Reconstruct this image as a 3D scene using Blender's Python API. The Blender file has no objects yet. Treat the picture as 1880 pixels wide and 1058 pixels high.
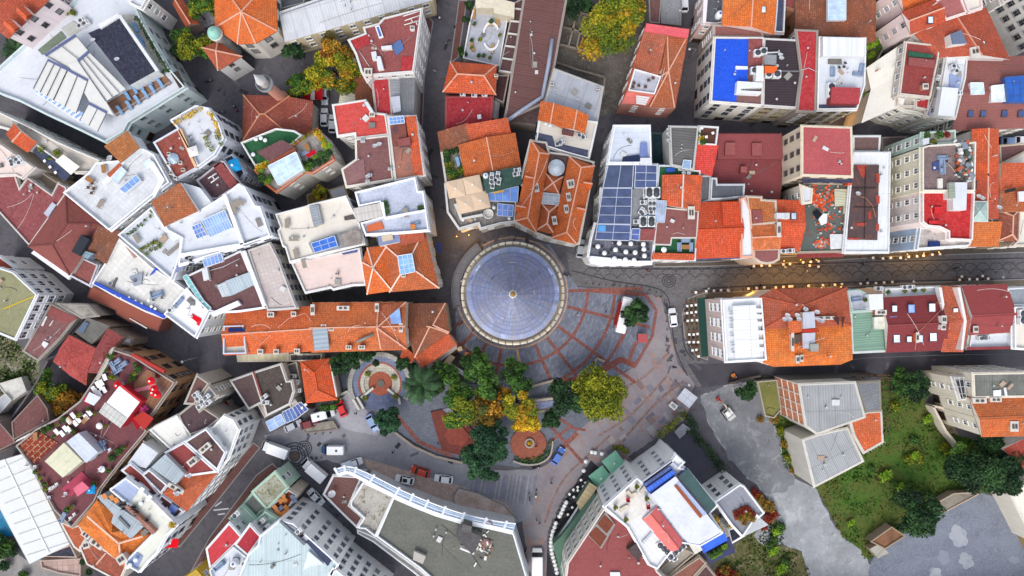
S0='building'
S1='flat'
S2='roof_patch'
S3='air_conditioner'
S4='house'
S5='air conditioner'
S6='satellite_dish'
S7='roof_deck'
S8='satellite dish'
S9='shrub_green'
S10='parapet'
S11='roof_box'
S12='shed'
S13='apartment block'
S14='apartment_block'
S15='shrub'
S16='table'
S17='paint'
S18='chair_dark'
S19='shrub_olive'
S20='gable'
S21='shrub_yellow'
S22='awning'
S23='rooftop_chiller'
S24='chair'
S25='bollard'
S26='rooftop fan unit'
S27='moto_dark'
S28='green'
S29='round_white'
S30='chair_brown'
S31='roof_mat'
S32='apartment house'
S33='apartment_house'
S34='sofa'
S35='dark'
S36='potted plant'
S37='dark_walk'
S38='sq_white'
S39='white_walk'
S40='mixgreen'
S41='shrub_gold'
S42='car_white'
S43='low_wall'
S44='sun lounger'
S45='long_wood'
S46='sq_orange'
S47='parasol'
S48='pot_green'
S49='roof_room'
S50='dark_stand'
S51='shrub_dark'
S52='lounger_blue'
S53='shrub_autumn'
S54='glass_canopy'
S55='wood'
S56='pic_grey'
S57='pot_olive'
S58='shrub_red'
S59='roof_storey'
S60='lightwell'
S61='wall'
S62='fountain_house'
S63='#8a8c90'
S64='#d8d4cc'
S65='water_tank'
S66='#eef0f2'
S67='long_white'
S68='#eceef0'
S69='car_silver'
S70='blue_stand'
S71='olive'
S72='window'
S73='red_walk'
S74='pavilion'
import bpy,bmesh,math,random
cs=math.cos;sn=math.sin;PI=math.pi
from mathutils import Vector as Vc,Matrix
from mathutils.bvhtree import BVHTree
random.seed(7)
SC=bpy.context.scene
COL=SC.collection
R=math.radians
H=155.
F=1880*24/36.
def W(u,v,z=0.):
 k=(H-z)/F
 return Vc(((u-940)*k,-(v-529)*k,z))
def hexc(s):
 s=s.lstrip('#');o=[]
 for i in(0,2,4):
  c=int(s[i:i+2],16)/255
  o.append(c/12.92 if c<=.04045 else((c+.055)/1.055)**2.4)
 return tuple(o)
# ------------------------------------------------------------------ materials
MATS={};REV={}
class NT:
 def __init__(s,name):
  s.m=bpy.data.materials.new(name);s.m.use_nodes=True
  s.t=s.m.node_tree;s.n=s.t.nodes
  s.b=next(x for x in s.n if x.type=='BSDF_PRINCIPLED')
  s.pos=s.n.new('ShaderNodeNewGeometry').outputs['Position']
  s.uv=s.n.new('ShaderNodeUVMap').outputs[0]
 def lk(s,a,b):s.t.links.new(a,b)
 def map(s,src,sx,sy=None,sz=None,rot=0.):
  n=s.n.new('ShaderNodeMapping');s.lk(src,n.inputs[0])
  n.inputs['Scale'].default_value=(sx,sx if sy is None else sy,sx if sz is None else sz)
  n.inputs['Rotation'].default_value=(0,0,rot)
  return n.outputs[0]
 def noise(s,src,scale,detail=3.,rough=.55,dist=0.):
  n=s.n.new('ShaderNodeTexNoise');s.lk(src,n.inputs['Vector'])
  n.inputs['Scale'].default_value=scale;n.inputs['Detail'].default_value=detail
  n.inputs['Roughness'].default_value=rough;n.inputs['Distortion'].default_value=dist
  return n.outputs['Fac']
 def ramp(s,fac,a,b,ca=(0,0,0),cb=(1,1,1)):
  n=s.n.new('ShaderNodeValToRGB');s.lk(fac,n.inputs[0])
  e=n.color_ramp.elements
  e[0].position=a;e[1].position=b
  e[0].color=(*ca,1);e[1].color=(*cb,1)
  return n.outputs[0]
 def mix(s,fac,a,b,mode='MIX'):
  n=s.n.new('ShaderNodeMix');n.data_type='RGBA';n.blend_type=mode
  if isinstance(fac,(int,float)):n.inputs[0].default_value=fac
  else:s.lk(fac,n.inputs[0])
  for i,x in((6,a),(7,b)):
   if isinstance(x,tuple):n.inputs[i].default_value=(*x,1)
   else:s.lk(x,n.inputs[i])
  return n.outputs[2]
 def brick(s,src,bw,rh,mortar,c1,c2,cm,offset=.5,bias=0.):
  n=s.n.new('ShaderNodeTexBrick');s.lk(src,n.inputs['Vector'])
  n.inputs['Scale'].default_value=1.
  n.inputs['Brick Width'].default_value=bw;n.inputs['Row Height'].default_value=rh
  n.inputs['Mortar Size'].default_value=mortar;n.inputs['Mortar Smooth'].default_value=.3
  n.inputs['Bias'].default_value=bias;n.offset=offset
  for k,c in(('Color1',c1),('Color2',c2),('Mortar',cm)):
   n.inputs[k].default_value=(*c,1)
  return n.outputs['Color'],n.outputs['Fac']
 def bump(s,h,strength=.3,dist=.05):
  n=s.n.new('ShaderNodeBump');s.lk(h,n.inputs['Height'])
  n.inputs['Strength'].default_value=strength;n.inputs['Distance'].default_value=dist
  s.lk(n.outputs[0],s.b.inputs['Normal'])
 def fin(s,col,rough=.8,metal=0.,spec=.3):
  if isinstance(col,tuple):s.b.inputs['Base Color'].default_value=(*col,1)
  else:s.lk(col,s.b.inputs['Base Color'])
  s.b.inputs['Roughness'].default_value=rough
  s.b.inputs['Metallic'].default_value=metal
  s.b.inputs['Specular IOR Level'].default_value=spec
  return s.m
def mul(c,k):return tuple(min(1.,max(0.,x*k))for x in c)
MP=lambda c='#808080',**k:M('plaster',c,**k)
MM=lambda c='#808080',**k:M('memb',c,**k)
MT=lambda c='#808080',**k:M('tile',c,**k)
MF=lambda c='#808080',**k:M('fabric',c,**k)
MG=lambda c='#808080',**k:M('ground',c,**k)
MX=lambda c='#808080',**k:M('glass',c,**k)
MC=lambda c='#808080',**k:M('corr',c,**k)
MV=lambda c='#808080',**k:M('paver',c,**k)
def lerp3(a,b,t):return tuple(x+(y-x)*t for x,y in zip(a,b))
def M(kind,col='#808080',**kw):
 key=(kind,col,tuple(sorted(kw.items())))
 if key in MATS:return MATS[key]
 c=hexc(col)if isinstance(col,str)else col
 t=NT('%s_%d'%(kind,len(MATS)))
 if kind=='tile':
  age=kw.get('age',.35)+.12;v=kw.get('var',0);c=(c[0]*.95,min(1,c[1]*1.2+.005),min(1,c[2]*1.4+.006));c=lerp3(mul(c,(1.06,.94,1.1,.84,1.)[v]),(.30,.17,.11),(0,.12,.02,.22,.06)[v])
  col1,fac=t.brick(t.uv,.34,.42,.05,mul(c,1.12),mul(c,.72),mul(c,.5),0.)
  n1=t.ramp(t.noise(t.pos,.35,4,.6),.38,.68)
  x=t.mix(t.mix(age,(0,0,0),n1,'MIX'),col1,lerp3(mul(c,.55),(.10,.065,.05),.4))
  n2=t.ramp(t.noise(t.pos,1.7,4,.7),.56,.72)
  x=t.mix(t.mix(.55*age+.1,(0,0,0),n2),x,lerp3(mul(c,1.5),(.62,.40,.28),.5))
  x=t.mix(t.mix(.5,(0,0,0),t.ramp(t.noise(t.pos,.16,5,.65,.6),.42,.62)),x,t.mix(1.,x,(1.,1.32,1.7),'MULTIPLY'))
  n3=t.ramp(t.noise(t.pos,4.5,2),.60,.66)
  x=t.mix(t.mix(.5*age,(0,0,0),n3),x,(.10,.07,.05))
  t.bump(fac,.5,.05);m=t.fin(x,.85)
 elif kind=='corr':
  st=kw.get('step',.55)
  wv=t.n.new('ShaderNodeTexWave');t.lk(t.map(t.uv,1.),wv.inputs['Vector'])
  wv.wave_type='BANDS';wv.bands_direction='X';wv.inputs['Scale'].default_value=.314/st*1.
  n1=t.ramp(t.noise(t.pos,.25,4,.65),.35,.7)
  x=t.mix(n1,c,mul(c,kw.get('dirt',.78)))
  _,sf=t.brick(t.uv,st*6,7.,.06,(1,1,1),(1,1,1),(0,0,0),0.)
  x=t.mix(t.mix(.35,(0,0,0),t.mix(1.,wv.outputs['Color'],(1,1,1),'MULTIPLY')),x,mul(c,.62))
  n2=t.ramp(t.noise(t.map(t.uv,.9,.08),1.,4),.55,.75)
  x=t.mix(t.mix(.4,(0,0,0),n2),x,mul(c,.6))
  x=t.mix(sf,x,mul(c,.55))
  t.bump(wv.outputs['Fac'],.6,.06);m=t.fin(x,.55,.1,.4)
 elif kind=='memb':
  d=kw.get('dirt',.35)*1.15+.06;sx=kw.get('seam',1.1)
  n1=t.ramp(t.noise(t.pos,.28,5,.65,.4),.36,.66)
  n2=t.ramp(t.noise(t.pos,2.2,5,.7),.42,.72)
  x=t.mix(t.mix(d,(0,0,0),n1),c,mul(c,.62))
  x=t.mix(t.mix(d*.8,(0,0,0),n2),x,lerp3(mul(c,1.35),(.5,.48,.46),.25))
  x=t.mix(t.mix(d*.7,(0,0,0),t.ramp(t.noise(t.pos,.55,2,.5,1.5),.60,.63)),x,mul(c,.72))
  _,f=t.brick(t.uv,9.,sx,.05,(1,1,1),(1,1,1),(0,0,0),.35)
  x=t.mix(t.mix(kw.get('sk',.5),(0,0,0),f),x,mul(c,.66))
  n3=t.ramp(t.noise(t.pos,.9,3,.5),.66,.72)
  x=t.mix(t.mix(d,(0,0,0),n3),x,lerp3(c,(.03,.03,.03),.45))
  t.bump(n2,.15,.03);m=t.fin(x,kw.get('rough',.75))
 elif kind=='paver':
  s=kw.get('s',.8);k=kw.get('var',.2)
  b,f=t.brick(t.uv,s,s*kw.get('asp',1.),s*.05,mul(c,1+k),mul(c,1-k),mul(c,kw.get('mort',.55)),.5 if kw.get('off')else 0.)
  n1=t.ramp(t.noise(t.pos,.22,5,.65),.35,.7)
  x=t.mix(t.mix(.5,(0,0,0),n1),b,mul(c,.62),'MIX')
  n2=t.ramp(t.noise(t.pos,1.6,5,.7),.5,.75)
  x=t.mix(t.mix(.4,(0,0,0),n2),x,mul(c,1.3))
  t.bump(f,.2,.02);m=t.fin(x,.8)
 elif kind=='plaster':
  n1=t.ramp(t.noise(t.map(t.pos,1,1,.25),.6,5,.65),.4,.75)
  n2=t.ramp(t.noise(t.map(t.pos,2.6,2.6,.12),1.,4),.52,.8)
  x=t.mix(t.mix(.5,(0,0,0),n1),c,mul(c,.72))
  x=t.mix(t.mix(.4,(0,0,0),n2),x,mul(c,.5))
  m=t.fin(x,.85)
 elif kind=='brick':
  b,f=t.brick(t.uv,.6,.25,.03,mul(c,1.2),mul(c,.75),mul((.45,.42,.38),1),.5)
  n1=t.ramp(t.noise(t.pos,.5,5),.4,.7)
  m=t.fin(t.mix(t.mix(.4,(0,0,0),n1),b,mul(c,.5)),.9)
 elif kind=='lead':
  b,f=t.brick(t.uv,1.,.62,.035,mul(c,1.12),mul(c,.80),mul(c,.5),.5,-.15)
  b2,_=t.brick(t.uv,6.,2.48,0.,(.82,.84,.95),(1.25,1.2,1.12),(1,1,1),.37)
  x=t.mix(.8,b,b2,'MULTIPLY')
  n1=t.ramp(t.noise(t.map(t.uv,.5,.22),1.,4,.6),.4,.68)
  x=t.mix(t.mix(.8,(0,0,0),n1),x,hexc('#8e8a8e'))
  n2=t.ramp(t.noise(t.pos,2.5,5,.7),.56,.8)
  x=t.mix(t.mix(.5,(0,0,0),n2),x,(.48,.52,.66))
  t.bump(f,.4,.04);m=t.fin(x,.5,.15,.4)
 elif kind=='ground':
  sc=kw.get('sc',1.);v=kw.get('v',.4);c2=hexc(kw['c2'])if 'c2' in kw else mul(c,.6)
  n1=t.ramp(t.noise(t.pos,.10*sc,6,.62,.5),.38,.66)
  n2=t.ramp(t.noise(t.pos,1.1*sc,6,.72),.38,.75)
  x=t.mix(n1,c,c2)
  x=t.mix(t.mix(v,(0,0,0),n2),x,mul(c,kw.get('hi',1.5)))
  if 'c3' in kw:
   n3=t.ramp(t.noise(t.pos,.32*sc,6,.7,1.2),.54,.60)
   x=t.mix(n3,x,hexc(kw['c3']))
  if kw.get('crack'):
   vo=t.n.new('ShaderNodeTexVoronoi');vo.feature='DISTANCE_TO_EDGE'
   nv=t.n.new('ShaderNodeTexNoise');t.lk(t.pos,nv.inputs['Vector']);nv.inputs['Scale'].default_value=.6;nv.inputs['Detail'].default_value=6
   t.lk(t.mix(1.,t.pos,t.map(nv.outputs['Color'],3.5),'ADD'),vo.inputs['Vector']);vo.inputs['Scale'].default_value=.22
   cr=t.ramp(vo.outputs['Distance'],.002,.018,(.8,.8,.8),(0,0,0))
   ms=t.ramp(t.noise(t.pos,.35,4),.46,.62)
   x=t.mix(t.mix(1.,cr,ms,'MULTIPLY'),x,mul(c,.3))
   n4=t.ramp(t.noise(t.pos,.7,5,.75,1.),.66,.70)
   x=t.mix(n4,x,mul(c,.35));n5=t.ramp(t.noise(t.pos,.18,7,.75),.42,.62);x=t.mix(t.mix(.6,(0,0,0),n5),x,mul(c,.55))
  t.bump(n2,.25,.05);m=t.fin(x,.85)
 elif kind=='glass':
  n1=t.ramp(t.noise(t.pos,.5,4,.6),.35,.7)
  x=t.mix(n1,c,mul(c,1.7))
  m=t.fin(x,kw.get('rough',.16),0.,.7)
 elif kind=='leaf':
  n1=t.noise(t.pos,.9,3,.6)
  x=t.mix(t.ramp(n1,.35,.65),mul(c,.6),mul(c,1.35))
  t.b.inputs['Subsurface Weight'].default_value=0.
  m=t.fin(x,.7,0,.25)
 elif kind=='bark':
  n1=t.noise(t.map(t.pos,1,1,.3),6,4)
  m=t.fin(t.mix(n1,mul(c,.6),mul(c,1.3)),.95)
 elif kind==S17:
  n1=t.ramp(t.noise(t.pos,1.3,4,.6),.3,.75)
  m=t.fin(t.mix(t.mix(.25,(0,0,0),n1),c,mul(c,.7)),kw.get('rough',.35),kw.get('metal',0.),.5)
 elif kind=='fabric':
  n1=t.ramp(t.noise(t.pos,1.,5,.6),.35,.75)
  m=t.fin(t.mix(t.mix(.3,(0,0,0),n1),c,mul(c,.72)),.9,0,.1)
 elif kind=='emit':
  m=t.fin(c,.5)
  t.b.inputs['Emission Color'].default_value=(*c,1);t.b.inputs['Emission Strength'].default_value=kw.get('e',4.)
 elif kind==S55:
  b,f=t.brick(t.uv,4.,kw.get('s',.35),.03,mul(c,1.15),mul(c,.8),mul(c,.4),.4)
  n1=t.ramp(t.noise(t.map(t.uv,.6,5),1.,4),.4,.75)
  m=t.fin(t.mix(t.mix(.4,(0,0,0),n1),b,mul(c,.6)),.75)
 elif kind=='rug':
  b,f=t.brick(t.uv,1.6,1.,.12,mul(c,1.3),mul(c,.4),(.45,.32,.2),.5)
  m=t.fin(t.mix(t.ramp(t.noise(t.pos,3,4),.4,.6),b,mul(c,.7)),.95)
 MATS[key]=m;REV[m.name]=(kind,col,kw)
 return m
# ------------------------------------------------------------------ mesh builder
def face_uv(ps,n,tdir=None):
 if abs(n.z)>.985 and tdir is not None:t=Vc((tdir.x,tdir.y,0)).normalized()
 elif abs(n.z)>.985:t=Vc((1,0,0))
 else:t=Vc((0,0,1)).cross(n).normalized()
 b=n.cross(t)
 return[(p.dot(t),p.dot(b))for p in ps]
def poly_normal(ps):
 n=Vc((0,0,0))
 for i,a in enumerate(ps):
  b=ps[(i+1)%len(ps)]
  n.x+=(a.y-b.y)*(a.z+b.z);n.y+=(a.z-b.z)*(a.x+b.x);n.z+=(a.x-b.x)*(a.y+b.y)
 return n.normalized()if n.length>1e-12 else Vc((0,0,1))
class MB:
 def __init__(s):s.v=[];s.f=[];s.mi=[];s.uv=[];s.mats=[];s.sm=[]
 def mat(s,m):
  if m not in s.mats:s.mats.append(m)
  return s.mats.index(m)
 def face(s,ps,m,uvs=None,tdir=None,smooth=False):
  ps=[Vc(p)for p in ps]
  n=poly_normal(ps)
  i0=len(s.v);s.v+=ps;s.f.append(list(range(i0,i0+len(ps))));s.mi.append(s.mat(m));s.sm.append(smooth)
  s.uv+=uvs if uvs else face_uv(ps,n,tdir)
 def box(s,c,sx,sy,sz,m,rot=0.,top=None,taper=1.):
  c=Vc(c);co,si=cs(rot),sn(rot)
  def P(x,y,z):return Vc((c.x+x*co-y*si,c.y+x*si+y*co,c.z+z))
  a,b=sx/2,sy/2;ta,tb=a*taper,b*taper
  q=[P(-a,-b,0),P(a,-b,0),P(a,b,0),P(-a,b,0),P(-ta,-tb,sz),P(ta,-tb,sz),P(ta,tb,sz),P(-ta,tb,sz)]
  for f in((0,1,5,4),(1,2,6,5),(2,3,7,6),(3,0,4,7),(3,2,1,0)):s.face([q[i]for i in f],m)
  s.face([q[4],q[5],q[6],q[7]],top or m,tdir=q[1]-q[0])
 def bar(s,a,b,w,h,m):
  a,b=Vc(a),Vc(b);d=(b-a)
  if d.length<1e-6:return
  d.normalize()
  up=Vc((0,0,1))if abs(d.z)<.95 else Vc((1,0,0))
  x=d.cross(up).normalized()*w/2;y=x.cross(d).normalized()*h/2
  q=[a-x-y,a+x-y,a+x+y,a-x+y,b-x-y,b+x-y,b+x+y,b-x+y]
  for f in((0,1,5,4),(1,2,6,5),(2,3,7,6),(3,0,4,7),(3,2,1,0),(4,5,6,7)):s.face([q[i]for i in f],m)
 def tube(s,pts,r,m,n=8,cap=True,smooth=True):
  pts=[Vc(p)for p in pts];rs=r if isinstance(r,(list,tuple))else[r]*len(pts)
  rings=[]
  for i,p in enumerate(pts):
   d=(pts[min(i+1,len(pts)-1)]-pts[max(i-1,0)])
   d=d.normalized()if d.length>1e-9 else Vc((0,0,1))
   up=Vc((0,0,1))if abs(d.z)<.9 else Vc((1,0,0))
   x=d.cross(up).normalized();y=d.cross(x).normalized()
   rings.append([p+(x*cs(2*PI*k/n)+y*sn(2*PI*k/n))*rs[i]for k in range(n)])
  for i in range(len(rings)-1):
   for k in range(n):
    k2=(k+1)%n
    s.face([rings[i][k2],rings[i][k],rings[i+1][k],rings[i+1][k2]],m,smooth=smooth)
  if cap:
   s.face(rings[0],m);s.face(list(reversed(rings[-1])),m)
 def lathe(s,c,prof,m,n=24,smooth=True,uvk=None,a0=0.):
  c=Vc(c)
  for i in range(len(prof)-1):
   (r0,z0),(r1,z1)=prof[i],prof[i+1]
   mm=m[i]if isinstance(m,list)else m
   for k in range(n):
    t0,t1=a0+2*PI*k/n,a0+2*PI*(k+1)/n
    p=lambda r,t,z:c+Vc((r*cs(t),r*sn(t),z))
    q=[p(r0,t0,z0),p(r0,t1,z0),p(r1,t1,z1),p(r1,t0,z1)]
    if r1<1e-5:q=q[:3]
    if r0<1e-5:q=[q[0],q[2],q[3]]
    uvs=None
    if uvk:
     sl=[math.hypot(r,z)for r,z in((r0,z0),(r1,z1))]
     d0,d1=uvk(i)
     uvs=[(k,d0),(k+1,d0),(k+1,d1),(k,d1)]
     if len(q)==3:uvs=[(k,d0),(k+1,d0),(k+.5,d1)]if r1<1e-5 else[(k+.5,d0),(k+1,d1),(k,d1)]
    s.face(q,mm,uvs,smooth=smooth)
 def prism(s,ps,h,m,top=None,bottom=False):
  ps=ccw([Vc(p)for p in ps]);n=len(ps)
  for i in range(n):
   a,b=ps[i],ps[(i+1)%n]
   s.face([a,b,b+Vc((0,0,h)),a+Vc((0,0,h))],m)
  s.face([p+Vc((0,0,h))for p in ps],top or m,tdir=longest(ps))
  if bottom:s.face(list(reversed(ps)),m)
 def mesh(s,name,org=Vc((0,0,0))):
  me=bpy.data.meshes.new(name)
  me.from_pydata([tuple(v-org)for v in s.v],[],s.f)
  for m in s.mats:me.materials.append(m)
  me.polygons.foreach_set('material_index',s.mi)
  me.polygons.foreach_set('use_smooth',s.sm)
  ul=me.uv_layers.new(name='UVMap')
  flat=[x for uv in s.uv for x in uv]
  ul.data.foreach_set('uv',flat)
  me.update()
  if any(s.sm):
   bm=bmesh.new();bm.from_mesh(me)
   bmesh.ops.remove_doubles(bm,verts=bm.verts,dist=.0008)
   bm.to_mesh(me);bm.free()
  return me
def ccw(ps):
 a=sum(ps[i].x*ps[(i+1)%len(ps)].y-ps[(i+1)%len(ps)].x*ps[i].y for i in range(len(ps)))
 return list(ps)if a>0 else list(reversed(ps))
def longest(ps):
 return max((ps[(i+1)%len(ps)]-ps[i]for i in range(len(ps))),key=lambda d:d.length)
def offset(ps,d):
 """ccw polygon moved outwards by d (inwards when negative)"""
 n=len(ps);out=[]
 for i in range(n):
  p0,p,p1=ps[i-1],ps[i],ps[(i+1)%n]
  a=(p-p0);b=(p1-p)
  a=Vc((a.x,a.y,0)).normalized();b=Vc((b.x,b.y,0)).normalized()
  na=Vc((a.y,-a.x,0));nb=Vc((b.y,-b.x,0))
  m=na+nb
  if m.length<1e-3:out.append(p+na*d);continue
  m.normalize();k=d/max(.35,m.dot(na))
  out.append(p+m*k)
 return out
# ------------------------------------------------------------------ objects
def tag(o,label=None,cat=None,group=None,kind=None):
 if label:o['label']=label
 if cat:o['category']=cat
 if group:o['group']=group
 if kind:o['kind']=kind
 return o
def empty(name,loc,rz=0.):
 o=bpy.data.objects.new(name,None);COL.objects.link(o)
 o.location=loc;o.rotation_euler=(0,0,rz);o.empty_display_size=.5
 return o
def obj(name,me,parent=None,loc=(0,0,0),rz=0.):
 o=bpy.data.objects.new(name,me);COL.objects.link(o)
 o.location=loc;o.rotation_euler=(0,0,rz)
 if parent:o.parent=parent
 return o
def struct(name,mb,kind='structure'):
 o=obj(name,mb.mesh(name));o['kind']=kind
 return o
# ------------------------------------------------------------------ buildings
OCC_V=[];OCC_F=[]
def occ(ps):
 i=len(OCC_V);OCC_V.extend([tuple(p)for p in ps]);OCC_F.append(list(range(i,i+len(ps))))
FACADES=[]
RIDGE='#d9a58c'
CR=random.Random(21)
class B:
 def __init__(s,label,pts,cat=S0,name=S0,wall='#d8d6d2',group=None,wk='plaster'):
  ps=[W(u,v,0)for u,v in pts]
  c=sum(ps,Vc())/len(ps)
  s.o=Vc((c.x,c.y,0));s.root=empty(name,s.o)
  tag(s.root,label,cat,group);s.wm=M(wk,wall)
 def part(s,name,mb,parent=None,label=None):
  o=obj(name,mb.mesh(name,s.o),parent or s.root)
  if label:o['label']=label
  return o
 def vol(s,z,pts,roof=S1,rm=None,rise=2.,axis=0,hip=0.,base=0.,par=.7,wall=None,win=(2.5,3.2,1.05,1.6),over=.3,ridge=RIDGE,label=None,world=False,pc=None,fr='#e6e4e0',apex=None,wk='plaster',cornice=True):
  wm=M(wk,wall)if wall else s.wm
  shed_low=axis
  raw=list(pts)if world else[W(u,v,z)for u,v in pts]
  ps=ccw(raw);n=len(ps)
  flip=ps[0]!=raw[0]
  if n==4 and flip:
   ps=[ps[3],ps[0],ps[1],ps[2]]
   if axis==0:axis=1
   else:axis=0
  wmb=MB();up=Vc((0,0,1))
  zt=z+par if roof==S1 else z
  for i in range(n):
   a,b=ps[i],ps[(i+1)%n]
   q=[Vc((a.x,a.y,base)),Vc((b.x,b.y,base)),Vc((b.x,b.y,zt)),Vc((a.x,a.y,zt))]
   wmb.face(q,wm);occ(q)
   if win:FACADES.append((s.root,s.o,a,b,base,z,win,fr))
  rmb=MB();rfm=rm or MM('#c9c9cc');caps=[]
  if rfm.name[:4]=='tile' and 'var' not in REV[rfm.name][2]:k_,c_,w_=REV[rfm.name];rfm=M(k_,c_,var=CR.randrange(5),**w_)
  if roof==S1:
   t=.28;ins=offset(ps,-t)
   pm=MP(pc)if pc else wm
   if par>.05:
    for i in range(n):
     a,b,c,d=ps[i],ps[(i+1)%n],ins[(i+1)%n],ins[i]
     Z=Vc((0,0,par))
     wmb.face([a+Z,b+Z,c+Z,d+Z],pm)
     wmb.face([d+Z,c+Z,c,d],pm)
    rmb.face(ins,rfm,tdir=longest(ps))
   else:rmb.face(ps,rfm,tdir=longest(ps))
   occ(ps)
   if cornice and z-base>6 and par>.05:
    e=offset(ps,.22);Z0=Vc((0,0,-.35));Z1=Vc((0,0,-.05))
    for i in range(n):
     j=(i+1)%n
     wmb.face([e[i]+Z0,e[j]+Z0,e[j]+Z1,e[i]+Z1],pm);wmb.face([e[i]+Z1,e[j]+Z1,ps[j]+Z1,ps[i]+Z1],pm)
  else:
   ev=offset(ps,over);zz=Vc((0,0,rise));th=Vc((0,0,-.18))
   fas=MP('#8c6a5c')
   if roof in(S20,'hip')and n==4:
    p=ev if axis==0 else[ev[1],ev[2],ev[3],ev[0]]
    r0,r1=(p[3]+p[0])/2+zz,(p[1]+p[2])/2+zz
    d=r1-r0;r0,r1=r0+d*hip,r1-d*hip
    fl=[[p[0],p[1],r1,r0],[p[2],p[3],r0,r1]]
    ends=[[p[1],p[2],r1],[p[3],p[0],r0]]
    for f in fl:rmb.face(f,rfm);occ(f)
    for f in ends:
     rmb.face(f,rfm if hip>.02 else wm)
    caps.append((r0,r1))
    if hip>.02:caps+=[(p[0],r0),(p[3],r0),(p[1],r1),(p[2],r1)]
   elif roof==S12 and n==4:
    lo=shed_low%4
    st=ps.index(raw[(lo+1)%4]if flip else raw[lo])
    p=ev[st:]+ev[:st]
    f=[p[0],p[1],p[2]+zz,p[3]+zz]
    rmb.face(f,rfm);occ(f)
    rmb.face([p[1],p[2],p[2]+zz],wm);rmb.face([p[3],p[0],p[3]+zz],wm);rmb.face([p[2],p[3],p[3]+zz,p[2]+zz],wm)
   else:
    ap=(W(apex[0],apex[1],z+rise)if apex else sum(ev,Vc())/n+zz)
    for i in range(n):
     f=[ev[i],ev[(i+1)%n],ap];rmb.face(f,rfm);occ(f);caps.append((ev[i],ap))
   for i in range(n):
    a,b=ev[i],ev[(i+1)%n]
    rmb.face([a+th,b+th,b,a],fas)
   rmb.face(list(reversed([e+th for e in ev])),fas)
  wo=s.part(S61,wmb)
  ro=s.part('roof',rmb,label=label)
  s.clutter(ps,z,ro,roof==S1,rfm)
  if caps and ridge:
   cm=MB();cmat=MP(ridge)
   for a,b in caps:cm.bar(a+Vc((0,0,.06)),b+Vc((0,0,.06)),.27,.2,cmat)
   s.part('ridge_cap',cm,ro)
  s.last=ro;s.lz=z
  return ro
 def clutter(s,ps,z,ro,flat,m):
  n=len(ps);ar=abs(sum(ps[i].x*ps[(i+1)%n].y-ps[(i+1)%n].x*ps[i].y for i in range(n)))/2
  if ar<30 or ar>900 or m.name[:4]in('fabr','leaf','glas'):return
  rng=CR;c=sum(ps,Vc())/n
  P=lambda k:c+(ps[rng.randrange(n)].lerp(ps[rng.randrange(n)],rng.random())-c)*rng.uniform(.1,k)
  for _ in range(min(5,int(1+ar/45))if flat else 1):
   p=P(.8);mb=MB();h=rng.uniform(.3,.9)+(0 if flat else 1.6);r=rng.uniform(.07,.16)
   mb.tube([(p.x,p.y,z-.1),(p.x,p.y,z+h)],r,M(S17,rng.choice(['#c9cacc',S63,'#5a5552','#b46a50'])),7);mb.lathe((p.x,p.y,z+h),[(r*1.9,0),(r*1.5,.1),(0,.16)],M(S17,'#b9bbbe'),8)
   s.part('vent_pipe',mb,ro)
  for _ in range(1+int(ar/110)):
   a,b=P(.95),P(.95);mid=(a+b)/2+Vc((rng.uniform(-1.5,1.5),rng.uniform(-1.5,1.5),0));zz=Vc((0,0,.06 if flat else 2.4));q=[]
   for k in range(9):
    t=k/8;q.append(a*(1-t)**2+mid*2*t*(1-t)+b*t*t+zz)
   mb=MB();mb.tube(q,.035,M(S17,rng.choice([S64,'#3a3838','#8f8a86'])),4,smooth=False);s.part('cable',mb,ro)
  if flat and ar>45 and rng.random()<.75:
   for _ in range(rng.choice((1,2))):
    p=P(.6);mb=MB();w,d,h=rng.uniform(.5,1.6),rng.uniform(.5,1.3),rng.uniform(.15,.6)
    mb.box((p.x,p.y,z),w,d,h,MP(rng.choice(['#cfcfcd','#9a968f','#7d7a76','#b09a86'])),rng.choice((0,.3,-.5,.8)));s.part('roof_hatch',mb,ro)
 def sky(s,pts,z,h=.35,col='#6f8fb8',frame='#d5d9de',nx=2,ny=2,name='skylight',parent=None,rough=.16,tilt=0.):
  """glazed quad with frame bars; pts in pixels seen at height z+h"""
  ps=[W(u,v,z+h)for u,v in pts];mb=MB();g=MX(col,rough=rough);fm=M(S17,frame)
  ps[2]=ps[2]+Vc((0,0,tilt));ps[3]=ps[3]+Vc((0,0,tilt))
  mb.face(ccw(ps)if abs(tilt)<1e-6 else ps if poly_normal(ps).z>0 else list(reversed(ps)),g)
  low=[Vc((p.x,p.y,z))for p in ps]
  for i in range(4):
   a,b=ps[i],ps[(i+1)%4];c,d=low[(i+1)%4],low[i]
   q=[a,b,c,d]
   mb.face(q,fm);mb.bar(a,b,.14,.14,fm)
  for k in range(1,nx):
   t=k/nx;mb.bar(ps[0].lerp(ps[1],t),ps[3].lerp(ps[2],t),.09,.12,fm)
  for k in range(1,ny):
   t=k/ny;mb.bar(ps[0].lerp(ps[3],t),ps[1].lerp(ps[2],t),.09,.12,fm)
  return s.part(name,mb,parent or s.last)
 def velux(s,u,v,z,w=.9,l=1.2,rot=0.,col='#b8c8dc'):
  mb=MB();c=W(u,v,z)
  mb.box(c-Vc((0,0,.3)),w+.25,l+.25,.42,M(S17,'#4a4d55'),rot)
  mb.box(c+Vc((0,0,.12)),w,l,.02,MX(col),rot)
  return s.part('skylight',mb,s.last)
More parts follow.
